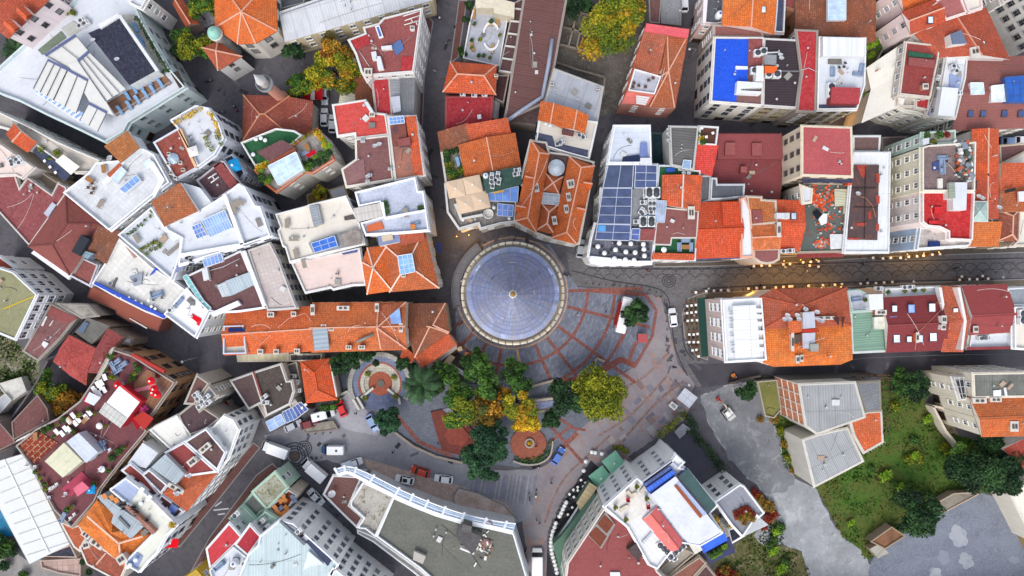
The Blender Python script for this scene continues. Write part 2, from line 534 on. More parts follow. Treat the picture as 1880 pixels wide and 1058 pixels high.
 def chim(s,u,v,z,w=.8,d=.6,h=1.3,rot=0.,col='#b9836c',cap='#55504c'):
  mb=MB();c=W(u,v,z+h);c.z=z-1.
  mb.box(c,w,d,h+1.,MP(col),rot)
  mb.box(c+Vc((0,0,h+1.)),w*1.2,d*1.2,.12,MP('#cfc8bf'),rot)
  for k in(-1,1):mb.box(c+Vc((cs(rot)*k*w*.22,sn(rot)*k*w*.22,h+1.12)),w*.25,d*.5,.2,MP(cap),rot)
  return s.part('chimney',mb,s.last)
 def sl(s,name,pts,z,m,h=.06,wall=None,parent=None,label=None):
  """flat piece lying on a roof: a deck, a mat of membrane, a canopy"""
  mb=MB();ps=ccw([Vc((p.x,p.y,z))for p in(W(u,v,z+h)for u,v in pts)])
  mb.prism(ps,h,wall or m,m,bottom=True)
  return s.part(name,mb,parent,label)
 def blk(s,name,pts,z0,z1,wall,top,parent=None,label=None):
  mb=MB();ps=ccw([Vc((p.x,p.y,z0))for p in(W(u,v,z1)for u,v in pts)])
  mb.prism(ps,z1-z0,wall,top)
  for i in range(len(ps)):
   a,b=ps[i],ps[(i+1)%len(ps)]
   occ([a,b,Vc((b.x,b.y,z1)),Vc((a.x,a.y,z1))])
  occ([Vc((p.x,p.y,z1))for p in ps])
  return s.part(name,mb,parent,label)
 def dorm(s,u,v,z,rot,w=1.8,d=2.6,h=1.3,rm=None,gl=True):
  mb=MB();c=W(u,v,z);rm=rm or MT('#d0602c')
  co,si=cs(rot),sn(rot)
  P=lambda x,y,zz:Vc((c.x+x*co-y*si,c.y+x*si+y*co,z+zz))
  a=w/2
  mb.face([P(-a,0,-1),P(a,0,-1),P(a,0,h*.55),P(0,0,h),P(-a,0,h*.55)],s.wm)
  mb.face([P(a,0,h*.5),P(a,d,h*.5),P(0,d,h),P(0,0,h)],rm);mb.face([P(-a,d,h*.5),P(-a,0,h*.5),P(0,0,h),P(0,d,h)],rm)
  mb.face([P(a,0,-1),P(a,d,-1),P(a,d,h*.5),P(a,0,h*.5)],s.wm);mb.face([P(-a,d,-1),P(-a,0,-1),P(-a,0,h*.5),P(-a,d,h*.5)],s.wm)
  if gl:
   mb.face([P(-a*.5,-.03,-.2),P(a*.5,-.03,-.2),P(a*.5,-.03,h*.5),P(-a*.5,-.03,h*.5)],MX('#2a3140'))
  return s.part('dormer',mb,s.last)
 def pipe(s,pts,z,r=.1,col='#c9ccd0',name='pipe',parent=None):
  mb=MB();mb.tube([W(u,v,z+r)for u,v in pts],r,M(S17,col),6)
  return s.part(name,mb,parent or s.root)
 def rail(s,pts,z,h=1.,col='#b8bcc2',closed=False):
  mb=MB();ps=[W(u,v,z)for u,v in pts];m=M(S17,col)
  if closed:ps.append(ps[0])
  for a,b in zip(ps,ps[1:]):
   mb.bar(a+Vc((0,0,h)),b+Vc((0,0,h)),.07,.07,m);mb.bar(a+Vc((0,0,h*.5)),b+Vc((0,0,h*.5)),.04,.04,m)
   n=max(1,int((b-a).length/1.4))
   for k in range(n+1):
    p=a.lerp(b,k/n);mb.bar(p,p+Vc((0,0,h)),.05,.05,m)
  return s.part('railing',mb)
def window_meshes(w,h,fr,cache={}):
 k=(w,h,fr)
 if k in cache:return cache[k]
 f=MB();fm=M(S17,fr,rough=.6);t=.13
 f.box((-w/2-t/2,.06,0),t,.14,h,fm);f.box((w/2+t/2,.06,0),t,.14,h,fm)
 f.box((0,.06,h),w+2*t,.16,t,fm);f.box((0,.10,-.12),w+2*t+.12,.26,.12,fm)
 f.box((0,.04,0),.07,.05,h,fm);f.box((0,.04,h*.66),w,.05,.06,fm)
 gs=[]
 for c in('#222832','#323b49','#262c36','#7f858c'):
  g=MB();g.box((0,.008,0),w,.02,h,MX(c));gs.append(g.mesh('pane'))
 cache[k]=(f.mesh(S72),gs)
 return cache[k]
def door_mesh(cache={}):
 if 'd' in cache:return cache['d']
 f=MB();m=M(S55,'#3b2a24');
 f.box((0,.03,0),2.,.08,2.4,m);f.box((0,.06,2.4),2.2,.2,.18,MP('#8c8880'))
 f.box((0,.08,.2),.05,.03,2.,M(S17,'#15110f'))
 cache['d']=f.mesh('door')
 return cache['d']
def place_windows():
 bvh=BVHTree.FromPolygons(OCC_V,OCC_F)
 cams=[Vc(c)for c in((0,0,H),(14,0,H),(-14,0,H),(0,14,H),(0,-14,H))]
 per={}
 for root,org,a,b,z0,z1,(sp,fh,w,h),fr in FACADES:
  d=Vc((b.x-a.x,b.y-a.y,0));L=d.length
  if L<2.:continue
  d.normalize();n=Vc((d.y,-d.x,0));mid=(a+b)/2
  k=max(1,int((L-.8)/sp));floors=max(1,int((z1-z0-.4)/fh))
  for fl in range(floors):
   zb=z1-.55-h-fl*fh
   if zb<z0+.3:break
   for i in range(k):
    x=L*(i+.5)/k
    p=Vc((a.x,a.y,0))+d*x;p.z=zb
    ctr=p+n*.12+Vc((0,0,h*.5))
    if abs(ctr.x)>122 or abs(ctr.y)>70:continue
    vis=False
    for c in cams:
     r=ctr-c
     if n.dot(r)>=0:continue
     if bvh.ray_cast(c,r.normalized(),r.length-.05)[0]is None:vis=True;break
    if vis:per.setdefault(root.name,[]).append(((ctr-cams[0]).length*0+(-n.dot((ctr-cams[0]).normalized())),root,org,p,math.atan2(d.y,d.x)+PI,w,h,fr,fl==floors-1 and z0<.5 and i==k//2 and zb<2.6))
 cnt=0
 for nm,lst in per.items():
  lst.sort(key=lambda t:-t[0])
  for _,root,org,p,rz,w,h,fr,dr in lst[:100]:
   if dr:
    o=obj('door',door_mesh(),root,(p.x-org.x,p.y-org.y,.02),rz);continue
   fm,gm=window_meshes(w,h,fr)
   o=obj(S72,fm,root,p-org,rz)
   obj('pane',gm[CR.randrange(4)],o);cnt+=1
 print('windows',cnt)
# ------------------------------------------------------------------ small things, built once and copied
PROTO={}
def proto(kind,parts,name=None):
 """parts: list of (part name, MB, [(sub-part name, MB), ...])"""
 PROTO[kind]=(name or kind,[(n,mb.mesh(n),[(sn,smb.mesh(sn))for sn,smb in subs])for n,mb,subs in parts])
def inst(kind,loc,rz,label,cat,group=None,sc=1.):
 name,parts=PROTO[kind]
 if len(parts)==1 and not parts[0][2]:
  o=obj(name,parts[0][1],None,loc,rz)
 else:
  o=empty(name,loc,rz)
  for pn,me,subs in parts:
   c=obj(pn,me,o)
   for sn,sme in subs:obj(sn,sme,c)
 o.scale=(sc,sc,sc)
 return tag(o,label,cat,group)
ORD=['first','second','third','fourth','fifth','sixth','seventh','eighth','ninth','tenth','eleventh','twelfth','thirteenth','fourteenth','fifteenth','sixteenth','seventeenth','eighteenth','nineteenth','twentieth','twenty-first','twenty-second','twenty-third','twenty-fourth','twenty-fifth','twenty-sixth','twenty-seventh','twenty-eighth','twenty-ninth','thirtieth']
def many(kind,spots,z,what,cat,group,by='u',rz=0.,sc=1.):
 """spots (u, v[, degrees[, scale]]); every copy is named by its place in the row: 'third from the left of ...'"""
 ax=0 if by=='u' else 1
 word=('left','right')if ax==0 else('top','bottom')
 sp=sorted(spots,key=lambda p:p[ax]);n=len(sp);out=[]
 for i,p in enumerate(sp):
  r=R(p[2])if len(p)>2 and p[2]is not None else rz
  s=p[3]if len(p)>3 else sc
  if n==1:lab=what
  else:
   if i==0:q=word[0]+'most'
   elif i==n-1:q=word[1]+'most'
   elif i<(n+1)//2:q='%s from %s'%(ORD[i],word[0])
   else:q='%s from %s'%(ORD[n-1-i],word[1])
   q=q.replace('topmost','uppermost').replace('bottommost','lowest')
   lab='%s of the %s'%(q,what)
  k=kind[i%len(kind)]if isinstance(kind,list)else kind
  out.append(inst(k,W(p[0],p[1],z),r,lab,cat,group if n>1 else None,s))
 return out
PM=lambda c,**k:M(S17,c,**k)
# --- roof plant
a=MB();a.box((0,0,.12),1.5,.85,.95,PM('#d9dadb'));a.box((-.5,0,0),.12,.8,.12,PM('#55585c'));a.box((.5,0,0),.12,.8,.12,PM('#55585c'))
g=MB();g.lathe((-.28,0,1.07),[(.36,0),(.36,.06),(.30,.06),(.08,.02),(0.,.03)],PM('#4a4d52'),14)
g2=MB();g2.lathe((0.,-.425,.6),[(0.,0)],PM('#26282c'),3)if False else g2.box((.45,0,1.07),.3,.6,.03,PM('#8d9196'))
proto(S3,[('casing',a,[]),('fan_grille',g,[]),('service_panel',g2,[])])
a=MB();a.box((0,0,.1),1.7,1.7,1.3,PM('#e3e4e4'));a.box((0,0,0),1.5,1.5,.1,PM('#4a4d52'))
g=MB();g.lathe((0,0,1.4),[(.72,0),(.72,.12),(.62,.12),(.2,.03),(.18,.08),(0,.08)],PM('#3c3f45'),18)
proto(S23,[('casing',a,[]),('fan_grille',g,[])])
a=MB();a.lathe((0,0,0),[(0,0.),(.28,.05),(.5,.2),(.55,.3)],PM('#e9e9ea'),16);a.lathe((0,0,0),[(.55,.3),(.5,.17),(.28,.02),(0,-.03)],PM('#c5c5c8'),16)
for v in a.v:
 y,z=v.y,v.z;t=R(38);v.y=y*cs(t)+z*sn(t);v.z=-y*sn(t)+z*cs(t)+.95
p=MB();p.tube([(0,0,0),(0,0,.9)],.04,PM('#8e9196'),6);p.tube([(0,.1,.75),(0,.62,1.3)],.02,PM('#8e9196'),5);p.box((0,.6,1.28),.1,.1,.14,PM('#555555'))
proto(S6,[('reflector',a,[]),('mast',p,[])])
a=MB();a.lathe((0,0,.25),[(.75,0),(.75,1.3),(.6,1.5),(.2,1.58),(0,1.58)],PM('#dfe3e8'),18);a.box((0,0,0),1.4,1.4,.25,PM('#777b80'))
l=MB();l.lathe((0,0,1.83),[(.25,0),(.25,.08),(0,.08)],PM('#3c5c94'),12)
proto(S65,[('tank',a,[]),('lid',l,[])])
a=MB()
a.box((0,0,0.),.9,.6,.7,PM('#c9cacb'));c=MB();c.lathe((0,0,.7),[(.2,0),(.2,.5),(.34,.55),(.34,.62),(0,.75)],PM('#9aa0a6'),10)
proto('roof_vent',[('box',a,[]),('cowl',c,[])])
a=MB()
for k in range(5):a.bar((-.9+.45*k,0,2.6),(-.9+.45*k,0,2.6+.001),.1,.1,PM('#bbbbbb'))if False else a.bar((-.8+.4*k,-.5+.08*k,2.5),(-.8+.4*k,.5-.08*k,2.5),.03,.03,PM('#c9c9c9'))
a.bar((-.95,0,2.5),(.95,0,2.5),.04,.04,PM('#c9c9c9'));q=MB();q.tube([(0,0,-.3),(0,0,2.55)],.035,PM('#9a9a9a'),6)
proto('tv_antenna',[('array',a,[]),('mast',q,[])])
# --- furniture
def round_table(k,top,leg='#70757b',r=.55):
 t=MB();t.lathe((0,0,.71),[(0,0),(r,0),(r,.045),(0,.045)],PM(top,rough=.5),18)
 p=MB();p.tube([(0,0,.03),(0,0,.71)],.05,PM(leg),8);b=MB();b.lathe((0,0,0),[(0,0),(.3,0),(.28,.05),(0,.06)],PM(leg),12)
 proto(k,[('tabletop',t,[]),('pedestal',p,[]),('base',b,[])],'round_table')
round_table(S29,S66,r=.45);round_table('round_big','#f2f3f5',r=.7);round_table('round_bigger','#f4f5f6',r=.5)
def sq_table(k,top,w=.8,l=.8,leg='#6b6f74',name='square_table'):
 t=MB();t.box((0,0,.71),w,l,.05,PM(top,rough=.5));parts=[('tabletop',t,[])]
 for x in(-1,1):
  for y in(-1,1):
   g=MB();g.box((x*(w/2-.06),y*(l/2-.06),0),.06,.06,.71,PM(leg));parts.append(('leg',g,[]))
 proto(k,parts,name)
sq_table(S38,'#f4f2ec',.52,.52);sq_table(S67,'#f0f0ee',.8,1.35,name='dining_table');sq_table(S45,'#9a6a3c',.9,1.7,name='wooden_table')
sq_table(S56,'#8f8578',.9,1.9,name='wooden_table');sq_table(S46,'#c9772a',.9,1.1,name='wooden_table')
def chair(k,c):
 parts=[]
 s=MB();s.box((0,0,.43),.46,.46,.05,PM(c));parts.append(('seat',s,[]))
 b=MB();b.box((0,-.22,.5),.46,.05,.42,PM(c));parts.append(('backrest',b,[]))
 for x in(-1,1):
  for y in(-1,1):
   g=MB();g.box((x*.19,y*.19,0),.05,.05,.43,PM(c));parts.append(('leg',g,[]))
 proto(k,parts,S24)
chair(S18,'#2e2b2e');chair('chair_white','#dcdcdc');chair(S30,'#6b4a34');chair('chair_grey','#7f8288');chair('chair_red','#b3202c')
def lounger(k,c,fr):
 f=MB();f.box((0,0,.22),.72,1.9,.07,PM(fr));parts=[('frame',f,[])]
 m=MB();m.box((0,-.2,.29),.66,1.35,.1,MF(c));parts.append(('mattress',m,[]))
 b=MB();b.face([(-.33,.45,.39),(.33,.45,.39),(.33,1.,.8),(-.33,1.,.8)],MF(c));b.face([(.33,.45,.3),(-.33,.45,.3),(-.33,1.05,.72),(.33,1.05,.72)],MF(c))
 parts.append(('backrest',b,[]))
 for x in(-1,1):
  for y in(-.8,.8):
   g=MB();g.box((x*.3,y,0),.06,.06,.22,PM(fr));parts.append(('leg',g,[]))
 proto(k,parts,'sun_lounger')
lounger(S52,'#7fa6cc','#8a97a5');lounger('lounger_white','#c9bfae','#8f7a5f');lounger('lounger_wood','#b08a5a','#7a5a38')
def umbrella(k,c,s,sq=True,pole='#c9c9c9',h=2.6):
 n=4 if sq else 8;cm=MB();f=MF(c);r=s/2*(math.sqrt(2)if sq else 1);a0=PI/4 if sq else 0
 for i in range(n):
  t0,t1=a0+2*PI*i/n,a0+2*PI*(i+1)/n
  p0,p1=Vc((r*cs(t0),r*sn(t0),h-.6)),Vc((r*cs(t1),r*sn(t1),h-.6))
  cm.face([p0,p1,(0,0,h)],f);dz=Vc((0,0,-.2));cm.face([p0+dz,p1+dz,p1,p0],f)
 rb=MB()
 for i in range(n):
  t0=a0+2*PI*i/n;rb.bar((0,0,h-.06),(r*cs(t0),r*sn(t0),h-.66),.05,.04,PM('#9a9a9a'))
 p=MB();p.tube([(0,0,.08),(0,0,h+.1)],.045,PM(pole),8);b=MB();b.box((0,0,0),.8,.8,.1,PM('#70737a'))
 t=MB();t.lathe((0,0,h),[(.22,0),(.2,.08),(0,.16)],PM('#eef2ee'),10)
 proto(k,[('canopy',cm,[]),('frame',rb,[]),('pole',p,[]),('base',b,[]),('cap',t,[])],S47)
umbrella('para_green','#7fb59a',4.);umbrella('para_beige','#d8bfa4',3.6);umbrella('para_red','#d81e28',1.7,False);umbrella('para_blue','#2492cc',2.2)
umbrella('para_pink','#e0689a',2.,False);umbrella('para_white','#e9e6e0',2.4)
a=MB();a.box((0,0,0),1.9,.8,.4,MF('#8c9cb4'));b=MB();b.box((0,-.32,.4),1.9,.2,.35,MF('#8c9cb4'))
ar=[MB(),MB()]
for q,x in zip(ar,(-.87,.87)):q.box((x,.1,.4),.16,.6,.18,MF('#7e8ea6'))
proto(S34,[('seat',a,[]),('backrest',b,[]),('armrest',ar[0],[]),('armrest',ar[1],[])])
# --- bench, lamp, bollard, bin, post box
a=MB();[a.box((0,-.15+.1*k,.42),1.7,.08,.04,M(S55,'#8a6540'))for k in range(4)]
b=MB();[b.box((0,-.24,.55+.12*k),1.7,.04,.08,M(S55,'#8a6540'))for k in range(3)]
l1,l2=MB(),MB();l1.box((-.7,0,0),.06,.45,.42,PM('#3a3c40'));l2.box((.7,0,0),.06,.45,.42,PM('#3a3c40'))
proto('park_bench',[('seat',a,[]),('backrest',b,[]),('leg',l1,[]),('leg',l2,[])])
a=MB();a.tube([(0,0,0),(0,0,6.2)],[.09,.05],PM('#8c9097'),8);b=MB();b.tube([(0,0,6.1),(.6,0,6.4),(1.5,0,6.45)],.04,PM('#8c9097'),6)
h=MB();h.lathe((1.5,0,6.25),[(.1,.25),(.26,.1),(.3,0),(0,-.05)][::-1],PM('#e8e8e4'),12);bs=MB();bs.lathe((0,0,0),[(.22,0),(.2,.35),(.09,.45)],PM('#6c7076'),10)
proto('street_lamp',[('pole',a,[]),('arm',b,[]),('lamp_head',h,[]),('base',bs,[])])
a=MB();a.tube([(0,0,0),(0,0,.75)],.1,PM('#2a2b30'),10);b=MB();b.lathe((0,0,.75),[(.1,0),(.15,.04),(.12,.14),(0,.19)],PM('#2a2b30'),10)
proto(S25,[('post',a,[]),('cap',b,[])])
a=MB();a.box((0,0,.1),1.3,.9,1.,PM('#5a6470'),taper=1.08);b=MB();b.box((0,0,1.1),1.45,1.05,.12,PM('#3f6b4a'))
proto('waste_bin',[('body',a,[]),('lid',b,[])])
# --- vehicles (x forward)
def loft(mb,secs,m,n=4):
 """secs: (x, half width, z0, z1) rounded boxes joined along x"""
 rings=[]
 for x,hw,z0,z1 in secs:
  c=min(.14,hw*.3);k=min(.16,(z1-z0)*.35)
  rings.append([Vc((x,y,z))for y,z in((-hw+c*.3,z0),(-hw,z0+k),(-hw,z1-k),(-hw+c,z1),(hw-c,z1),(hw,z1-k),(hw,z0+k),(hw-c*.3,z0))])
 for a,b in zip(rings,rings[1:]):
  for i in range(8):
   j=(i+1)%8;mb.face([a[i],b[i],b[j],a[j]],m)
 mb.face(rings[0],m);mb.face(list(reversed(rings[-1])),m)
def wheel_mbs(pos,r=.31,w=.2):
 out=[]
 for x,y in pos:
  ty=MB();ty.tube([(x,y-w/2,r),(x,y+w/2,r)],r,PM('#17171a',rough=.8),14)
  rm=MB();s=1 if y>0 else-1
  rm.tube([(x,y+s*w*.4,r),(x,y+s*(w/2+.015),r)],r*.62,PM('#9da2a8',metal=.6),10)
  out.append(('wheel',ty,[('rim',rm)]))
 return out
def lights(x0,x1,y,z,zb=None):
 out=[]
 for s in(-1,1):
  a=MB();a.box((x1,s*y,z),.12,.36,.16,PM('#eef1f4',rough=.1));out.append(('headlight',a,[]))
  b=MB();b.box((x0,s*y,zb or z),.08,.3,.2,PM('#a01018',rough=.2));out.append(('tail_light',b,[]))
 return out
def car(k,c,L=4.3,wd=1.76,sun=False,kind='hatch'):
 hl=L/2;hw=wd/2;m=PM(c,rough=.22);b=MB()
 loft(b,[(-hl,hw*.82,.35,.82),(-hl+.12,hw*.93,.25,.92),(-hl+.5,hw,.22,.95),(.2,hw,.22,.95),(hl-1.,hw*.99,.22,.90),(hl-.35,hw*.92,.25,.76),(hl-.06,hw*.78,.32,.64),(hl,hw*.66,.36,.58)],m)
 xr=-hl+(.35 if kind=='hatch' else .95)
 x=[xr,xr+.55,.45,hl-1.15]
 g=MB();gm=MX('#14181f',rough=.08);wb,wt=hw*.94,hw*.74;z0,z1=.92,1.42
 Q=lambda xx,y,z:Vc((xx,y,z))
 g.face([Q(x[3],-wb,z0),Q(x[3],wb,z0),Q(x[2],wt,z1),Q(x[2],-wt,z1)],gm);g.face([Q(x[0],wb,z0),Q(x[0],-wb,z0),Q(x[1],-wt,z1),Q(x[1],wt,z1)],gm)
 for s in(-1,1):
  f=[Q(x[0],s*wb,z0),Q(x[3],s*wb,z0),Q(x[2],s*wt,z1),Q(x[1],s*wt,z1)]
  g.face(f if s<0 else list(reversed(f)),gm)
 r=MB();rt=offset([Q(x[1],-wt,z1),Q(x[2],-wt,z1),Q(x[2],wt,z1),Q(x[1],wt,z1)],.05);r.prism(rt,.06,m)
 for s in(-1,1):
  r.bar(Q(x[2],s*wt,z1),Q(x[3],s*wb,z0),.09,.07,m);r.bar(Q(x[1],s*wt,z1),Q(x[0],s*wb,z0),.16,.08,m);r.bar(Q(-.25,s*wt,z1),Q(-.3,s*wb,z0),.09,.06,m)
 subs=[]
 if sun:
  q=MB();q.box((-.15,0,z1+.065),1.,.85,.015,gm);subs=[('sunroof',q)]
 parts=[('body',b,[]),(S72,g,[]),('roof',r,subs)]
 for s in(-1,1):
  mr=MB();mr.box((.75,s*(hw+.1),.9),.14,.2,.13,m);parts.append(('wing_mirror',mr,[]))
 parts+=lights(-hl+.05,hl-.16,hw*.66,.56,.66)+wheel_mbs([(hl-.85,hw-.08),(hl-.85,-hw+.08),(-hl+.75,hw-.08),(-hl+.75,-hw+.08)])
 proto(k,parts,'parked_car')
car(S42,'#e6e8ec');car('car_sunroof',S68,4.4,1.8,True);car(S69,'#b4bac4');car('car_red','#d2141c',4.2);car('car_blue','#4d74c4',4.3)
car('car_orange','#c23a22',4.5,1.8);car('car_paleblue','#8fa9d0');car('car_sedan','#e9eaec',4.6,1.8,False,'sedan');car('car_darkred','#7a1e24')
def van(k,c,L=5.,wd=1.95,top=None,dark=None):
 hl=L/2;hw=wd/2;m=PM(c,rough=.3);b=MB()
 loft(b,[(-hl,hw*.94,.35,2.02),(-hl+.15,hw,.28,2.1),(hl-1.75,hw,.28,2.1),(hl-1.55,hw*.98,.28,2.02)],PM(top or c,rough=.3))
 loft(b,[(hl-1.58,hw*.99,.28,1.15),(hl-.7,hw*.97,.28,1.08),(hl-.1,hw*.86,.32,.8),(hl,hw*.7,.4,.7)],PM(dark or c,rough=.3))
 g=MB();gm=MX('#11151c',rough=.08);x0,x1=hl-1.6,hl-.8;wt,wb=hw*.82,hw*.92
 g.face([(x1,-wb,1.08),(x1,wb,1.08),(x0,wt,1.95),(x0,-wt,1.95)],gm)
 for s in(-1,1):
  f=[(x0-.1,s*(hw+.01),1.15),(x1,s*wb,1.1),(x0,s*wt,1.92)];g.face(f if s<0 else f[::-1],gm)
 parts=[('body',b,[]),('windscreen',g,[])]
 hat=MB();hat.box((-hl+1.6,0,2.1),.5,.5,.06,PM('#3d4650'));parts.append(('roof_hatch',hat,[]))
 for s in(-1,1):
  mr=MB();mr.box((hl-1.,s*(hw+.12),1.15),.14,.22,.25,PM('#222222'));parts.append(('wing_mirror',mr,[]))
 parts+=lights(-hl+.02,hl-.14,hw*.68,.62,.9)+wheel_mbs([(hl-.95,hw-.08),(hl-.95,-hw+.08),(-hl+.95,hw-.08),(-hl+.95,-hw+.08)],.34)
 proto(k,parts,'parked_van')
van('van_white','#e9ebee');van('van_blue','#1f5f92',5.3,2.,S66,'#174a78');van('minibus','#f0f1f2',8.3,2.5)
def truck(k,L=6.4,wd=2.15):
 hl=L/2;hw=wd/2;m=PM('#e8eaec',rough=.35);c=MB()
 loft(c,[(hl-1.75,hw*.95,.45,1.95),(hl-1.55,hw,.4,2.1),(hl-.75,hw*.98,.4,2.02),(hl-.15,hw*.94,.4,1.2),(hl,hw*.88,.45,1.05)],m)
 g=MB();gm=MX('#11151c',rough=.08);g.face([(hl-.14,-hw*.86,1.22),(hl-.14,hw*.86,1.22),(hl-.72,hw*.84,2.),(hl-.72,-hw*.84,2.)],gm)
 for v in g.v:v.x+=.03;v.z+=.02
 for s in(-1,1):g.box((hl-1.,s*(hw+0.),1.3),.55,.03,.5,gm)
 bx=MB();bx.box((-.85,0,.75),L-1.9,wd+.06,2.,PM('#f3f4f6',rough=.4))
 dr=MB();dr.box((-hl+.08,0,.8),.05,wd-.1,1.85,PM('#d9dcdf'))
 dr.bar((-hl+.04,0,.85),(-hl+.04,0,2.6),.05,.05,PM('#777777'))if False else None
 ch=MB();ch.box((-.4,0,.42),L-.9,1.,.32,PM('#26282c'))
 parts=[('cab',c,[('windscreen',g)]),('cargo_box',bx,[('rear_door',dr)]),('chassis',ch,[])]
 for s in(-1,1):
  mr=MB();mr.box((hl-.55,s*(hw+.16),1.35),.1,.22,.4,PM('#1c1c1f'));parts.append(('wing_mirror',mr,[]))
 parts+=lights(-hl+.06,hl-.06,hw*.7,.6,.62)+wheel_mbs([(hl-.95,hw-.12),(hl-.95,-hw+.12),(-hl+1.3,hw-.16),(-hl+1.3,-hw+.16)],.4,.3)
 proto(k,parts,'box_truck')
truck('truck_white')
def pickup(k):
 L,hw=4.9,.88;hl=L/2;m=PM('#e4e7ea',rough=.3);b=MB()
 loft(b,[(hl-2.2,hw,.3,.98),(hl-.9,hw,.3,.95),(hl-.1,hw*.86,.35,.75),(hl,hw*.7,.4,.65)],m)
 g=MB();gm=MX('#14181f',rough=.08);g.box((hl-1.65,0,.95),1.25,hw*1.8,.5,gm,taper=.78);r=MB();r.box((hl-1.7,0,1.45),1.,hw*1.42,.06,m)
 bed=MB();bx=-hl+1.35
 bed.box((bx,0,.45),2.7,1.76,.1,PM('#c9cdd2'));[bed.box((bx,s*.86,.55),2.7,.06,.4,m)for s in(-1,1)];bed.box((-hl+.03,0,.55),.06,1.76,.4,m)
 lo=MB();lo.box((bx,0,.56),2.4,1.6,.5,MF('#dfe6f0'))
 parts=[('body',b,[]),(S72,g,[]),('roof',r,[]),('cargo_bed',bed,[('tarpaulin',lo)])]+lights(-hl,hl-.12,.6,.58)+wheel_mbs([(hl-.9,.8),(hl-.9,-.8),(-hl+.9,.8),(-hl+.9,-.8)])
 proto(k,parts,'pickup_truck')
pickup('pickup')
a=MB();a.box((0,0,.38),.75,.28,.35,PM('#222429'));a.box((.18,0,.72),.42,.26,.16,PM('#33363c'),taper=.8)
s=MB();s.box((-.32,0,.74),.6,.28,.1,PM('#121214',rough=.6));h=MB();h.bar((.42,-.36,1.),(.42,.36,1.),.05,.05,PM('#111111'));h.bar((.42,0,1.),(.62,0,.35),.07,.07,PM('#8a8d92'));h.box((.5,0,.82),.14,.24,.16,PM('#d8dade'))
def moto(k,col):
 t=MB();t.box((-.62,0,.72),.36,.36,.34,PM(col))
 proto(k,[('frame',a,[]),('seat',s,[]),('handlebar',h,[]),('top_box',t,[])]+wheel_mbs([(.66,0.),(-.62,0.)],.3,.12),'motor_scooter')
moto(S27,'#1c1d22');moto('moto_red','#8a1820');moto('moto_white','#d5d8dc')
b=MB();b.box((-.2,0,.85),2.5,1.95,.75,PM('#dfe0dc',rough=.4),taper=.94);b.box((-1.1,0,1.6),.7,1.7,.3,PM('#c9cac6'))
cb=MB();cb.box((.35,.45,1.6),1.2,.9,1.,MX('#2a3038',rough=.1),taper=.9);cr=MB();cr.box((.35,.45,2.6),1.15,.88,.08,PM('#f0f0ee'))
bo=MB();bo.tube([(.9,-.3,1.4),(2.2,-.3,3.),(3.2,-.3,2.2)],[.22,.2,.14],PM('#cdb9a0',rough=.5),6);st=MB();st.tube([(3.2,-.3,2.3),(3.7,-.3,.9)],.14,PM('#c3402c',rough=.5),6)
bk=MB();bk.box((3.75,-.3,.35),.7,.85,.6,PM('#a83a2a',rough=.6),taper=.8)
tr=[]
for s in(-1,1):
 q=MB();q.tube([(-1.15,s*.8,.38),(1.15,s*.8,.38)],.38,PM('#2c2a28',rough=.9),8);q.box((0,s*.8,.02),2.5,.45,.72,PM('#332f2c',rough=.9));tr.append(('track',q,[]))
ct=MB();ct.box((0,0,.4),1.2,1.3,.45,PM('#3a3836'))
proto('excavator',[('body',b,[]),('cab',cb,[('cab_roof',cr)]),('boom',bo,[]),('stick',st,[]),('bucket',bk,[]),('undercarriage',ct,[])]+tr,'excavator')
